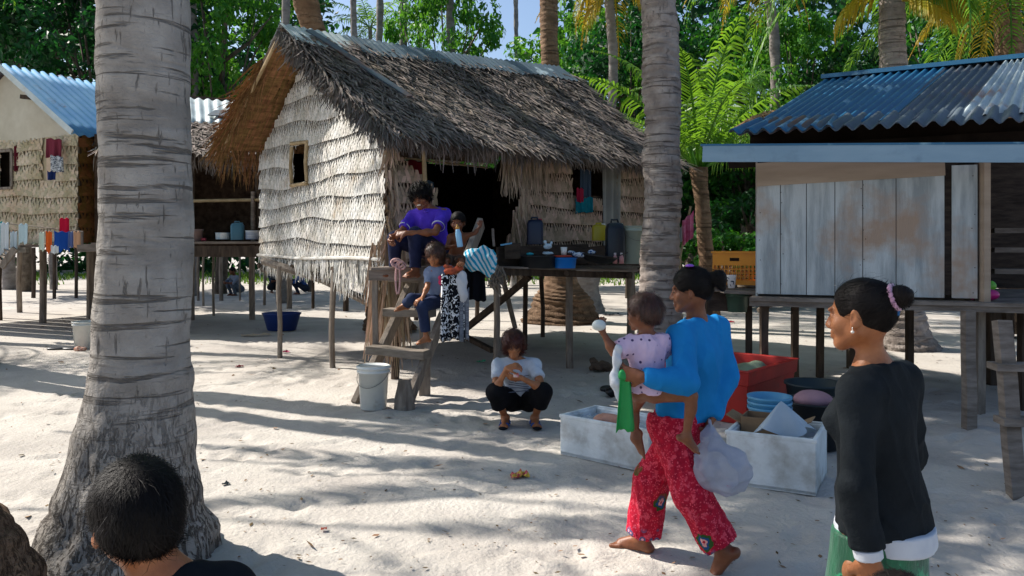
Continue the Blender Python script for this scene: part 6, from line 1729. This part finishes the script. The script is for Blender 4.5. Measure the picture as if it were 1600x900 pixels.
hang(P(716, 452, 8.02), P(733, 450, 8.05), .52, mat("grey_striped", '#878c96', '#5a5f6a', 40, .85, .2, 20, (.4, .4, 3)), "grey striped cloth hanging beside the patterned cloth", folds=1.5, amp=.012, seed=6)
lump("white_plastic_bag", [(P(722, 440, 8.0), (.06, .04, .11), None, .03), (P(724, 462, 8.0), (.05, .035, .07), None, .03)], plastic("milky_plastic", '#c8ccd4', rough=.3, alpha=.8), "white plastic bag hanging on the stair rail beside the child", "plastic bag", .008, .008, 45)
lump("orange_rag", [(P(703, 424, 8.0), (.07, .035, .035), None, .02), (P(716, 420, 8.0), (.05, .03, .03), None, .02), (P(700, 416, 8.02), (.05, .03, .02), None, .02)], cloth("orange_brown_cloth", '#b5583e', '#8a4634', 20), "crumpled orange cloth under the child's hand on the rail", "rag", .008, .008, 50)
hang(P(727, 418, 8.9), P(757, 420, 8.9), .36, cloth("black_cloth", '#101218'), "black cloth hanging below the turquoise striped bundle", folds=2, amp=.02, seed=3, taper=-.2)
M['turq'] = mat("turquoise_stripes", '#1f9fc4', '#1f9fc4', 3, .8, .3, 16, spec=.1)
def stripes(m, c, sc, ang, lo=.45, hi=.5):
    N = m.node_tree.nodes; L = m.node_tree.links; bs = N["Principled BSDF"]; src = bs.inputs["Base Color"].links[0].from_socket
    tc = N.new("ShaderNodeTexCoord"); mp = N.new("ShaderNodeMapping"); mp.inputs["Rotation"].default_value = ang; L.new(tc.outputs["Object"], mp.inputs[0])
    w = N.new("ShaderNodeTexWave"); w.inputs["Scale"].default_value = sc; w.inputs["Distortion"].default_value = 2.2; w.inputs["Detail"].default_value = 1; L.new(mp.outputs[0], w.inputs[0])
    r = N.new("ShaderNodeMapRange"); r.inputs[1].default_value = lo; r.inputs[2].default_value = hi; L.new(w.outputs["Fac"], r.inputs[0])
    x = N.new("ShaderNodeMix"); x.data_type = 'RGBA'; L.new(r.outputs[0], x.inputs[0]); L.new(src, x.inputs[6]); x.inputs[7].default_value = col(c); L.new(x.outputs[2], bs.inputs["Base Color"])
stripes(M['turq'], '#d5e4ea', 7, (0, .5, .3))
lump("striped_bundle", [(P(741, 406, 8.85), (.13, .09, .13), None, .04), (P(762, 407, 8.85), (.10, .09, .14), None, .05), (P(762, 424, 8.83), (.07, .05, .07), None, .04), (P(757, 388, 8.85), (.05, .03, .03), None, .03)], M['turq'], "turquoise and white striped cloth bundle on the deck corner", "cloth bundle", .008, .014, 22, seed=3, ridge=.8)
b = MB(); rs_ = random.Random(3)
c0 = P(622, 412, 8.42)
for (dx, dz, rx, rz) in ((0, 0, .06, .035), (.03, -.02, .05, .04), (-.02, .02, .05, .03)):
    b.tube([c0 + V(dx + rx * math.cos(a), -.02 + .015 * math.sin(3 * a), dz + rz * math.sin(a)) for a in np.linspace(0, 6.28, 18)], .011, 7)
b.tube([c0 + V(0, -.02, 0) + V(.022 * math.sin(a), 0, -.16 + .16 * math.cos(a)) for a in np.linspace(0, 6.28, 22)], .011, 7)
thing1(b, "pink_rope", cloth("pink_rope", '#d0aaa5', '#b98f8d', 60), "pale pink looped rope hanging at the landing corner below the man", "rope", origin=c0, smooth=True)
b = MB()
for i in range(26):
    p = P(775 + rnd(-9, 9), 430 + rnd(-16, 4), 9.45); b.tube([p, p + V(rnd(-.06, .06), rnd(-.06, .02), -.08), p + V(rnd(-.07, .07), rnd(-.05, .02), -rnd(.12, .26))], .012, 5)
thing1(b, "root_bundle", M['pole'], "bundle of brown sticks tied round the deck corner post", "stick bundle", origin=P(775, 455, 9.45))
# bottle held by the toddler
root = empty("baby_bottle", P(719, 386, 8.22), 0, "light blue feeding bottle held upright at the toddler's mouth", "bottle")
b = MB(); b.lathe([(0, 0), (.028, 0), (.031, .01), (.031, .14), (.024, .165), (.02, .19)], n=16, m=Matrix.Rotation(R(-8), 3, 'Y')); b.build("body", plastic("blue_plastic_pale", '#8fc3e6'), root, True)
b = MB(); b.lathe([(.022, .186), (.022, .21), (.011, .215), (.009, .235), (0, .24)], n=16, m=Matrix.Rotation(R(-8), 3, 'Y')); b.build("teat", plastic("orange_teat", '#c48a3c'), root, True)

# ---- things on the washing up deck
def dz(px, Y): return P(px, 0, Y).x
def on_deck(px, py, Y): p = P(px, py, Y); return p
c = P(840, 419, 10.0); basin(c, .25, .155, plastic("black_plastic", '#1f2124', '#2a2a2c'), "large black basin at the left of the washing up deck", flare=.86)
c = P(883, 419, 9.95); basin(c, .145, .13, plastic("bright_blue_plastic", '#1173cf'), "small bright blue basin on the deck between black basins", flare=.86)
lump("washed_things", [(P(828, 397, 9.98), (.05, .04, .02), None)], plastic("teal_plastic", '#2aa3b8'), "teal plastic dish sticking out of the large black basin", "dish", .007, .002)
lump("white_bag", [(P(856, 385, 10.0), (.05, .04, .035), None, .02), (P(852, 378, 10.0), (.02, .02, .02), None, .02), (P(862, 379, 10.0), (.02, .02, .02), None, .02), (P(856, 396, 10.0), (.07, .05, .02), None, .02)], plastic("pale_blue_film", '#b9cddb'), "knotted white plastic bag of food in the large black basin", "plastic bag", .007, .006, 60)
b = MB(); c = P(879, 400, 9.93); b.lathe([(0, 0), (.115, .0), (.12, .012), (.10, .02), (0, .022)], c + V(0, 0, -.01), 20); thing1(b, "red_plate", plastic("red_enamel", '#a3301f'), "red plate lying in the bright blue basin", "plate", origin=c, smooth=True)
b = MB(); c = P(881, 398, 9.9); b.lathe([(.032, 0), (.042, .095), (.039, .095), (.03, .005), (0, .005)], c, 16); thing1(b, "white_cup", plastic("white_cup_plastic", '#d4d8da'), "white cup standing in the bright blue basin", "cup", origin=c, smooth=True)
root = empty("frying_pan", P(933, 412, 10.1), 0, "black wok pan tilted on the deck beside the blue basin", "pan"); b = MB(); m3 = Matrix.Rotation(R(8), 3, 'Y')
b.lathe([(0, 0), (.12, .01), (.20, .05), (.26, .11), (.265, .11), (.2, .058), (.12, .02), (0, .01)], n=32, m=m3); b.build("bowl", plastic("soot_black", '#121213', rough=.55), root, True)
b = MB(); b.beam((.25, 0, .09), (.38, -.05, .14), .03, .012); b.build("handle", plastic("black_bakelite", '#161616'), root)
lump("blue_white_cloth", [(P(905, 398, 10.0), (.09, .04, .03), None, .02), (P(925, 394, 10.0), (.05, .03, .025), None, .02), (P(893, 394, 10.02), (.05, .03, .015), None, .02)], None or mat("blue_white_print", '#c2d0de', '#c2d0de', 5, .8, .3, 20), "blue and white dish cloth between the basins", "cloth", .008, .006, 50)
blobs(bpy.data.objects["blue_white_cloth"].data.materials[0], '#24508c', 24, .5, .52)
bucket(P(988, 412, 10.6), .145, .50, plastic("grey_green_plastic", '#a7b5ac', '#98a59c'), "tall pale green grey bucket at the right end of the deck", handle=.4)
def jerrycan(c, w, d, h, m, label, name="jerrycan", capm=None, rz=0, group=None):
    root = empty(name, c, rz, label, "jerrycan", group); b = MB()
    pr = [(.0, 1), (.02, 1), (.78, 1), (.90, .82), (.93, .55)]
    for i, (z, s) in enumerate(pr):
        for k in range(24):
            a = 2 * math.pi * k / 24; ca, sa = math.cos(a), math.sin(a)
            x = (abs(ca) ** .45) * (1 if ca > 0 else -1) * w / 2 * s; y = (abs(sa) ** .45) * (1 if sa > 0 else -1) * d / 2 * s
            b.v.append((x, y, z * h))
    for i in range(len(pr) - 1):
        for k in range(24): b.f.append((i * 24 + k, i * 24 + (k + 1) % 24, i * 24 + 24 + (k + 1) % 24, i * 24 + 24 + k))
    b.f.append(tuple(range(23, -1, -1))); b.f.append(tuple(range(96, 120))); b.mi = [0] * len(b.f)
    b.build("body", m, root, True)
    b = MB(); b.tube([V(-w * .2, 0, h * .9), V(-w * .2, 0, h * 1.0), V(w * .12, 0, h * 1.0), V(w * .2, 0, h * .88)], .014, 8); b.build("handle", m, root, True)
    b = MB(); b.lathe([(.028, 0), (.028, .03), (.024, .034), (0, .034)], V(w * .3, 0, h * .86), 12); b.build("cap", capm or m, root, True)
    return root
dkb = plastic("dark_navy_plastic", '#14203a'); red_ = plastic("red_cap", '#a32436')
jerrycan(P(836, 382, 10.7), .22, .18, .36, dkb, "dark blue jerrycan with red cap against the plaited wall", capm=red_)
jerrycan(P(936, 376, 11.15), .20, .15, .24, plastic("yellow_plastic", '#b3a01e'), "yellow jerrycan with pale cap left of the black container", capm=M['white_pl'])
jerrycan(P(961, 410, 10.5), .25, .24, .56, plastic("black_blue_plastic", '#18222e'), "tall black container beside the pale green bucket", name="water_container", capm=M['white_pl'])
for i, px in enumerate((961, 971)):
    c = P(px, 412, 10.3); root = empty("sauce_bottle", c, 0, ("left" if i == 0 else "right") + " one of two small pink bottles before the black container", "bottle", "small pink bottles on the deck")
    b = MB(); b.lathe([(0, 0), (.03, 0), (.03, .07), (.02, .10), (.014, .11)], n=14); b.build("body", plastic("pink_clear_%d" % i, '#c58f94'), root, True)
    b = MB(); b.lathe([(.016, .108), (.016, .14), (0, .142)], n=12); b.build("cap", plastic("pale_cap_%d" % i, '#d8ccd0'), root, True)
hang(H(3.05, -.06, 2.30), H(3.40, -.06, 2.32), .22, cloth("teal_cloth", '#0f6f7c', '#0c5a66'), "teal cloth hanging out of the window of the thatched hut", folds=2, amp=.015, seed=8)
hang(H(3.06, -.07, 2.44), H(3.20, -.07, 2.44), .20, cloth("crimson_cloth", '#8f1c36'), "crimson cloth beside the teal cloth in the hut window", folds=1.5, amp=.012, seed=9)
hang(H(3.18, -.02, 2.72), H(3.40, -.02, 2.72), .42, cloth("slate_cloth", '#3c4a5a'), "dark slate cloth hanging inside the upper hut window", folds=2, amp=.012, seed=10)
# inside the doorway
for (u0, u1, w_, z, ln, m, lab) in ((.55, .95, .7, 2.75, .55, cloth("maroon_cloth", '#6d1a22'), "maroon cloth hanging in the dark doorway above the man"), (.95, 1.2, .8, 2.5, .7, cloth("worn_denim", '#4f6272'), "worn jeans hanging in the doorway behind the toddler"),
                                (.60, .90, .45, 2.2, .5, cloth("faded_denim", '#6a7d8c'), "faded blue garment hanging behind the man's shoulder"), (.2, .5, .5, 2.6, .5, cloth("brown_rag_cloth", '#5a3d30'), "brown garment on the wall left in the doorway")):
    hang(H(u0, w_, z), H(u1, w_, z), ln, m, lab, folds=2, amp=.02, seed=int(u0 * 10))
b = MB(); b.tube([H(.1, .6, 2.78), H(2.0, .65, 2.72)], .012, 6); thing1(b, "clothes_pole", M['bamboo'], "thin bamboo pole across the dark doorway", "pole", origin=H(.1, .6, 2.7))
c = P(801, 392, 9.95); b = MB(); b.box(c, (.20, .14, .2)); thing1(b, "wooden_block", M['plank_dark'], "dark wooden chopping block at the deck's left corner", "wooden block", origin=c, bevel=.01)
b = MB(); c = P(792, 383, 9.9); b.beam(P(782, 383, 9.9), P(800, 380, 9.9), .05, .02); thing1(b, "plastic_strip", plastic("sky_blue_plastic", '#5a9fc8'), "short light blue plastic strip on the chopping block", "plastic strip", origin=c)
b = MB(); b.beam(P(772, 385, 9.7), P(770, 357, 9.7), .09, .03, seg=2, wob=.004); thing1(b, "upright_stick", M['plank'], "pale short board standing at the deck corner", "board", origin=P(772, 385, 9.7))

# ---- left huts: laundry and pots
lc = [(-4, 346, 16, 55, '#1f8f8f', "teal cloth at the far left of the laundry row"), (8, 348, 13, 48, '#ccd3d6', "long white cloth, leftmost white in the laundry row"), (22, 362, 11, 26, '#b8c6cc', "short pale grey cloth low in the laundry row"), (37, 350, 14, 30, '#bfd6dc', "pale blue shirt, right of the short grey cloth"),
      (66, 363, 9, 28, '#c9d8c6', "white cloth with green top beside the orange one"), (77, 362, 10, 32, '#e0662a', "orange cloth in the laundry row"), (97, 362, 24, 30, '#1c4a9a', "royal blue garment below the red cloth"),
      (101, 341, 15, 24, '#c4183a', "bright red cloth hung highest in the laundry row"), (111, 362, 8, 24, '#5a6a9a', "slate blue cloth next to the royal blue garment"), (121, 362, 11, 26, '#c89a78', "tan flowered cloth, rightmost in the laundry row"), (86, 384, 12, 12, '#d8dcdc', "small white rag hanging under the laundry row")]
for i, (px, py, w, h_, c, lab) in enumerate(lc):
    Y = 13.75 - (.03 * i if i != 7 else -.1)
    hang(P(px - w / 2, py, Y), P(px + w / 2, py, Y), h_ * Y / F, cloth("laundry_%s" % c.strip('#'), c), lab, "laundry", "laundry", folds=.9 + .3 * (i % 3), amp=.007, ragged=.08, seed=i, group="laundry hanging along the left hut's deck")
b = MB(); b.tube([P(-20, 346, 13.9), P(130, 362, 13.9)], .01, 5); b.beam(P(128, 362, 13.95), P(128, 388, 13.95), .04, .04); thing1(b, "washing_line", M['pole'], "thin line carrying the laundry before the left hut", "washing line", origin=P(128, 388, 13.9))
hang(P(73, 216, 15.2), P(97, 218, 15.2), .36, cloth("dusty_maroon", '#7d3443'), "dusty maroon curtain in the left hut's right window", folds=2, amp=.02, seed=4)
mm_ = mat("white_floral", '#cfd2d6', '#cfd2d6', 4, .8, .3, 20); hang(P(79, 243, 15.1), P(99, 245, 15.1), .30, mm_, "white flowered cloth hanging out of the left hut window", folds=2, amp=.02, seed=5); blobs(mm_, '#5f6470', 26, .5, .53)
hang(P(74, 268, 15.1), P(88, 268, 15.1), .16, cloth("ink_blue", '#1c2c5a'), "small ink blue cloth below the flowered cloth", folds=1.5, amp=.015, seed=6)
hang(P(22, 228, 15.9), P(29, 228, 15.9), .5, cloth("wine_cloth", '#5a1826'), "wine red cloth inside the left hut's left window", folds=1.5, amp=.012, seed=6)
Y = 14.5
def pot(px, py, r, h, m, label, name="pot", group=None):
    basin(P(px, py, Y), r, h, m, label, name, group=group, flare=.9)
pot(348, 374, .13, .12, mat("pale_enamel", '#8fb0c8', '#d8dde0', 10, .4), "pale blue enamel pot on the cook hut deck")
pot(394, 374, .12, .16, mat("blue_white_enamel", '#c9d0d4', '#2a63a5', 10, .4, stretch=(.1, .1, 1)), "white pot with blue rim beside the thatched gable")
jerrycan(P(371, 375, Y), .23, .18, .33, plastic("teal_grey_plastic", '#3f6c80'), "teal grey jerrycan between the pots on the cook hut deck", rz=.2)
bucket(P(306, 377, Y), .13, .22, plastic("dull_pink_plastic", '#7d6a66'), "dull brown pail on the cook hut deck beside the big trunk")
b = MB(); b.box(P(318, 374, Y), (.09, .06, .05)); thing1(b, "red_box", plastic("crimson_plastic", '#a02840'), "small red box next to the dull brown pail", "box", origin=P(318, 377, Y), bevel=.008)

# ---- right: crate, cup, bucket, pink cloth
root = empty("orange_crate", P(1152, 444, 9.0), -.33, "orange plastic crate with holes on the side shelf", "crate"); m = plastic("orange_plastic", '#d98a12', '#c77c0e')
w, d, h = .50, .36, .37
def crate_side(a, c, out):
    b = MB(); a, c = V(a), V(c); ax = (c - a); L_ = ax.length; ax.normalize()
    nh = 12; 
    b.beam(a + V(0, 0, .025), c + V(0, 0, .025), .012, .05); b.beam(a + V(0, 0, h * .76), c + V(0, 0, h * .76), .012, h * .36)
    b.beam(a + out * .008 + V(0, 0, h - .01), c + out * .008 + V(0, 0, h - .01), .03, .02)
    for i in range(nh + 1):
        p = a + ax * (L_ * i / nh); b.beam(p + V(0, 0, .04), p + V(0, 0, h * .6), .014, .012, up=ax)
    for z in (.09, .13, .17): b.beam(a + V(0, 0, z), c + V(0, 0, z), .009, .008)
    b.build("side", m, root)
crate_side((-w / 2, -d / 2, 0), (w / 2, -d / 2, 0), V(0, -1, 0)); crate_side((w / 2, d / 2, 0), (-w / 2, d / 2, 0), V(0, 1, 0)); crate_side((-w / 2, d / 2, 0), (-w / 2, -d / 2, 0), V(-1, 0, 0)); crate_side((w / 2, -d / 2, 0), (w / 2, d / 2, 0), V(1, 0, 0))
b = MB(); b.box((0, 0, .008), (w, d, .014)); b.build("base", m, root)
b = MB(); b.box((-.02, -d / 2 - .008, h * .76), (.10, .006, .035)); b.build("painted_hole_shade", M['dark_in'], root)  # dark plate on the crate side, painted as the shade in a hole
b = MB(); c = P(1143, 450, 8.55); b.lathe([(.036, 0), (.050, .135), (.053, .138), (.049, .138), (.034, .006), (0, .006)], c, 20); cup = thing1(b, "paper_cup", mat("printed_cup", '#d6dadd', '#d6dadd', 3, .6), "white printed cup on the shelf before the orange crate", "cup", origin=c, smooth=True); blobs(cup.data.materials[0], '#28304c', 18, .60, .61)
bucket(P(1152, 487, 8.8), .125, .20, plastic("dull_green_plastic", '#4f6a5a', '#3e574a'), "dull green pail below the side shelf")
bk = bpy.data.objects[-1]
pk_ = mat("pink_cloth", '#cf4f78', '#e38aa5', 9, .8, .3, 20)
hang(P(1066, 345, 13.2), P(1084, 330, 13.2), .42, pk_, "pink cloth hanging on a stick beside the young palm", folds=2, amp=.03, seed=2, taper=.1)
hang(P(1060, 358, 13.25), P(1067, 352, 13.25), .25, cloth("grey_rag", '#b8bcb8'), "pale rag tied beside the pink cloth on the stick", folds=1.5, amp=.02, seed=3)
b = MB(); b.tube([P(1060, 470, 13.3), P(1063, 400, 13.3), P(1079, 322, 13.3)], .018, 6); b.tube([P(1060, 470, 13.3), P(1058, 505, 13.3)], .02, 6); thing1(b, "leaning_stick", M['bamboo'], "bent stick holding up the pink cloth", "stick", origin=P(1058, 505, 13.3))
# inside plank hut
lump("pink_bag", [(RWp(1553) + V(0, .12, DZ + .055), (.12, .09, .06), None, .03), (RWp(1535) + V(0, .12, DZ + .05), (.05, .06, .05), None, .03)], plastic("magenta_plastic", '#b3156f'), "magenta plastic bowl on the plank hut floor beside the wall", "bowl", .008, .003, 30)
lump("green_pouch", [(RWp(1588) + V(0, .4, DZ + .13), (.05, .04, .05), None, .03)], plastic("leaf_green_plastic", '#5fae2f'), "small green pouch on the plank hut floor near the magenta bowl", "pouch", .008, .004, 30)

# ---- styrofoam boxes
M['foam'] = mat("dirty_styrofoam", '#dde2e3', '#c3c9ca', 3.5, .75, .35, 60, spec=.25, c3='#8a8378', c3s=4.5, c3t=(.48, .80))
def foam_box(c, w, d, h, rz, label, t=.035):
    root = empty("styrofoam_box", c, rz, label, "styrofoam box")
    b = MB()
    b.box((0, 0, t / 2), (w, d, t))
    for (x, y, sx, sy) in ((0, -d / 2 + t / 2, w, t), (0, d / 2 - t / 2, w, t), (-w / 2 + t / 2, 0, t, d - 2 * t), (w / 2 - t / 2, 0, t, d - 2 * t)):
        b.box((x, y, h / 2 + .001), (sx, sy, h - .002))
    o = b.build("box_walls", M['foam'], root, bevel=.008)
    b = MB()
    for (x, y, sx, sy) in ((0, -d / 2 + t / 2 - .006, w + .02, t * .8), (0, d / 2 - t / 2 + .006, w + .02, t * .8), (-w / 2 + t / 2 - .006, 0, t * .8, d - t), (w / 2 - t / 2 + .006, 0, t * .8, d - t)):
        b.box((x, y, h - .0), (sx, sy, .03))
    b.build("rim", M['foam'], root, bevel=.008)
    return root
# box one: corners front-left (875,710), front-right (1015,735)
fb1 = foam_box(V(.835, 6.17, 0), .80, .48, .30, R(-41), "long dirty white styrofoam box behind the blue woman, holding food in clear film")
b = MB(); m3 = Matrix.Rotation(R(-22), 3, 'Z')
film = plastic("clear_film", '#c6d2da', rough=.2, alpha=.45)
def film_sheet(c, w, d, h, rz, label, seed, peak=None, bump=.03):
    b = MB(); m3 = Matrix.Rotation(rz, 3, 'Z')
    nz = lambda x, y: mnoise.noise(V(x * 7 + seed, y * 7, seed)) * bump + mnoise.noise(V(x * 20 + seed, y * 20, seed)) * bump * .4
    def fn(s, t):
        x, y = (s - .5) * w, (t - .5) * d; z = h + nz(x, y)
        if peak: z += peak * max(0, 1 - abs(s - .5) * 2.4) * max(0, 1 - abs(t - .5) * 1.2)
        return V(c) + m3 @ V(x, y, z)
    b.grid(fn, 40, 28); return thing1(b, "plastic_film", film, label, "plastic film", origin=V(c) + V(0, 0, h), smooth=True)
film_sheet((.835, 6.17, 0), .70, .38, .26, R(-41), "crumpled clear film inside the long styrofoam box", 3)
lump("bread", [(V(.74, 6.26, .27), (.11, .08, .05), None, .04), (V(.83, 6.20, .26), (.07, .05, .04), None, .04)], mat("pinkish_food", '#c48f7a', '#a87560', 12, .6), "round pinkish food lying in the long styrofoam box", "food", .008, .004, 30)
fb2 = foam_box(V(1.86, 5.60, 0), .58, .58, .355, R(-28), "dirty white styrofoam box with cardboard and plastic, between the two walking women")
root = empty("cardboard_box", V(1.84, 5.70, .08), R(-28), "open brown cardboard box standing inside the right styrofoam box", "cardboard box")
cb_m = mat("cardboard", '#8f7458', '#7d644b', 5, .85, .2, 30)
for (x, y, sx, sy, r_) in ((0, -.11, .36, .006, 0), (0, .11, .36, .006, 0), (-.18, 0, .006, .22, 0), (.18, 0, .006, .22, 0)):
    b = MB(); b.box((x, y, .17), (sx, sy, .34)); b.build("side", cb_m, root)
b = MB(); b.box((-.235, 0, .315), (.12, .21, .006), Matrix.Rotation(R(25), 3, 'Y')); b.build("flap", cb_m, root)
b = MB(); b.box((.235, 0, .32), (.12, .21, .006), Matrix.Rotation(R(-25), 3, 'Y')); b.build("flap", cb_m, root)
M['film2'] = plastic("milky_film", '#b9c7d2', '#a7b7c4', rough=.3, alpha=.82)
b = MB()
apx = V(1.85, 5.50, .565)
def peak_fn(s, t):
    a = s * 2 * math.pi; r_ = t ** .9
    q = V(.19 * math.cos(a) + .02, .10 * math.sin(a), 0); fold = 1 + .18 * math.sin(a * 5 + 1) * t
    return apx + V(q.x * r_ * fold, q.y * r_ * fold, -.20 * t - .03 * t * math.sin(a * 3))
b.grid(peak_fn, 60, 16); thing1(b, "peaked_plastic_bag", M['film2'], "milky plastic bag rising to a point in the right styrofoam box", "plastic bag", origin=apx - V(0, 0, .2), smooth=True)
film_sheet((2.04, 5.54, 0), .18, .48, .33, R(-28), "grey plastic film over the right edge of the right styrofoam box", 8, bump=.06)
# ---- red fish bin (two tone), stacked blue pails, black tubs
def rbin(c, w, d, h, rz, m, mi, label, name="red_bin", t=.03, flare=1.12):
    root = empty(name, c, rz, label, "bin"); b = MB()
    def rect(s, z, k=.0): return [V((x * w / 2 - math.copysign(k, x)) * s, (y * d / 2 - math.copysign(k, y)) * s, z) for x, y in ((-1, -1), (1, -1), (1, 1), (-1, 1))]
    rings = [rect(1, 0), rect(1 + (flare - 1) * .72, h * .72), rect(1 + (flare - 1) * .72 + .035, h * .73), rect(flare + .02, h * .97), rect(flare + .05, h * .975), rect(flare + .05, h), rect(flare, h, t), rect(1, .03, t)]
    for r_ in rings: b.v += [tuple(p) for p in r_]
    for i in range(len(rings) - 1):
        for k in range(4): b.f.append((i * 4 + k, i * 4 + (k + 1) % 4, i * 4 + 4 + (k + 1) % 4, i * 4 + 4 + k))
    b.f.append((3, 2, 1, 0)); n = len(rings) * 4; b.f.append((n - 4, n - 3, n - 2, n - 1)); b.mi = [0] * len(b.f)
    b.build("tub", m, root, bevel=.008)
    return root
redm = mat("red_plastic", '#b32a22', '#96201c', 2.5, .5, .1, 20, spec=.35, c3='#7d2f28', c3s=3, c3t=(.6, .7))
rb_ = rbin(V(2.12, 7.9, 0), 1.0, .86, .50, R(49), redm, None, "big red plastic bin with sacks inside, behind the blue woman")
lump("green_sack", [(V(2.36, 7.85, .36), (.26, .18, .11), None, .05), (V(2.40, 7.82, .46), (.07, .05, .04), None, .04)], mat("sage_plastic", '#7d8a72', '#6a775f', 6, .6), "sage green sack lying inside the red bin", "sack", .01, .008, 18)
for i in range(3):
    c = V(1.895, 5.95, .0 + 0.055 * i)
bl = plastic("pale_blue_pail", '#5a9cc0', '#4f8fb3')
for i, lab in enumerate(("lowest light blue pail of the nested stack beside the red bin", "middle light blue pail of the nested stack beside the red bin", "topmost light blue pail of the nested stack beside the red bin")):
    basin(V(1.98, 6.15, .0 + .04 * i), .160, .40, bl, lab, "nested_pail", group="nested light blue pails", flare=.74)
blk = plastic("charcoal_plastic", '#15181c', '#1e2226', .5)
basin(V(2.45, 6.5, 0), .24, .38, blk, "black tub with pinkish sack, behind the right styrofoam box", "black_tub")
lump("pink_sack", [(V(2.45, 6.5, .38), (.16, .14, .07), None, .05)], mat("mauve_sack", '#a88088', '#93707a', 5, .7), "mauve sack bulging from the black tub", "sack", .01, .006, 20)
basin(V(2.72, 7.2, 0), .25, .40, plastic("dark_teal_plastic", '#16262c', '#1d2f36', .5), "dark teal tub right of the red bin", "dark_tub")
# ---- carried things
bagm = mat("white_bag_film", '#cfd4e0', '#bcc4d4', 10, .28, .5, 14, spec=.6, trans=.35, alpha=.6, bdist=.03)
root = empty("carried_plastic_bag", V(1.05, 4.0, .44), 0, "swinging white plastic bag in the blue woman's right hand", "plastic bag")
lump("bag", [(V(1.00, 4.03, .72), V(1.00, 4.01, .67), .016, .04, .03), (V(.99, 4.0, .67), V(1.02, 3.96, .56), .045, .105, .04), (V(1.03, 3.95, .55), (.135, .08, .115), None, .05), (V(1.06, 3.95, .50), (.12, .085, .09), None, .05)], bagm, '', '', .0055, .012, 24, parent=root, seed=5, ridge=.8)
b = MB()
for s in (-1, 1): b.tube([V(1.005, 4.03 + .02 * s, .70), V(1.0, 4.05 + .01 * s, .755), V(1.005, 4.03, .70)], .006, 6)
b.build("handle", bagm, root, origin=root.location)
b = MB(); b.box(V(1.05, 3.868, .475), (.022, .004, .010)); b.build("red_mark", plastic("red_print", '#a81f3a'), root, origin=root.location)
root = empty("green_bag", V(.55, 3.88, .70), 0, "bright green folded bag hanging from the blue woman's left hand", "bag")
hang(P(969, 582, 3.88), P(984, 582, 3.88), .28, mat("green_bag_film", '#2fb45c', '#27a050', 4, .45, .3, 12, spec=.4, trans=.25), '', "bag", folds=1.3, amp=.010, ragged=.02, taper=-1.0, parent=root, seed=4, solid=.002)
lump("knot", [(P(973, 586, 3.875), (.022, .02, .028), None, .01)], bpy.data.materials["green_bag_film"], '', '', .004, .003, 90, parent=root)
root = empty("white_cloth_strip", P(966, 620, 3.9), 0, "white rag held in front of the baby by the woman", "rag")
lump("rag", [(P(965, 545, 3.9), P(963, 600, 3.9), .022, .026, .02), (P(963, 600, 3.9), P(974, 628, 3.9), .026, .018, .02)], M['white_cloth'], '', '', .005, .008, 55, parent=root)
root = empty("round_toy", P(936, 508, 3.93), 0, "small round white toy held up in the baby's hand", "toy")
lump("ball", [(P(936, 508, 3.93), (.034, .032, .027), None, .01)], plastic("white_shell", '#c9d0cc'), '', '', .004, .002, 40, parent=root)
b = MB(); b.tube([P(934, 502, 3.93), P(935, 494, 3.93)], .004, 6); b.build("dark_stem", M['dark_in'], root, origin=root.location)
# ---- litter one can tell apart
def scrap(px, py, w, d, c, label, name="wrapper", h=.02, c2=None, seed=1):
    g = Gp(px, py); b = MB(); rs_ = random.Random(seed); a0 = rs_.uniform(0, 3)
    m3 = Matrix.Rotation(a0 * .2, 3, 'Z')
    b.grid(lambda s, t: g + m3 @ V((s - .5) * w, (t - .5) * d, .008 + h * abs(mnoise.noise(V(s * 4 + seed, t * 4, seed)) + .5 * math.sin(s * 9 + seed) * .3)), 10, 8)
    return thing1(b, name, mat("scrap_%d_%d" % (px, py), c, c2 or c, 26, .45, contrast=(.48, .52), spec=.4), label, "litter", origin=g)
scrap(812, 746, .13, .10, '#b8344c', "crumpled red and yellow snack wrapper on the sand", h=.06, c2='#c9a83a', seed=3)
scrap(374, 574, .10, .08, '#8f3034', "small dull red scrap on sand right of the big trunk", h=.04, seed=4)
scrap(447, 551, .10, .08, '#c8326a', "small pink scrap under the gable stilts", h=.05, seed=5)
scrap(353, 758, .05, .04, '#2c3a3a', "tiny dark scrap on the lit sand", h=.02, seed=6)
scrap(506, 829, .035, .03, '#b0543c', "tiny rusty scrap on the lit sand", h=.02, seed=7)
scrap(1108, 766, .05, .03, '#d5dde2', "tiny white scrap on sand beside the carried bag", h=.02, seed=8)
scrap(1135, 504, .35, .10, '#c2243a', "red scrap on the bright sand behind the blue woman's shoulder", h=.05, seed=9)
scrap(958, 493, .45, .18, '#2b2f38', "flat dark scrap on bright sand beyond the deck legs", h=.08, seed=10)
scrap(752, 566, .13, .07, '#2fa57a', "green plastic scrap on sand left of the squatting girl", h=.04, seed=11)
scrap(400, 525, .5, .12, '#b5a28a', "pale rubbish strip on sand before the dark blue tub", h=.08, seed=12)
lump("coconut_husk", [(Gp(938, 579) + V(0, 0, .05), (.14, .10, .06), None, .04), (Gp(928, 576) + V(0, 0, .1), (.05, .04, .05), None, .04)], mat("husk", '#6b5a4c', '#4d4038', 9, .9), "brown coconut husk pile on shaded sand behind the baby", "coconut husk", .012, .02, 40)
lump("black_sack", [(Gp(966, 618) + V(0, 0, .05), (.14, .12, .07), None, .04), (Gp(950, 612) + V(0, 0, .03), (.08, .08, .04), None, .04)], plastic("black_film", '#0f1114'), "small black sack on sand behind the long styrofoam box", "sack", .01, .01, 30)
for i, (px, py, r_) in enumerate(((205 + 275, 524, .05), (1320, 566, .05))):
    pass
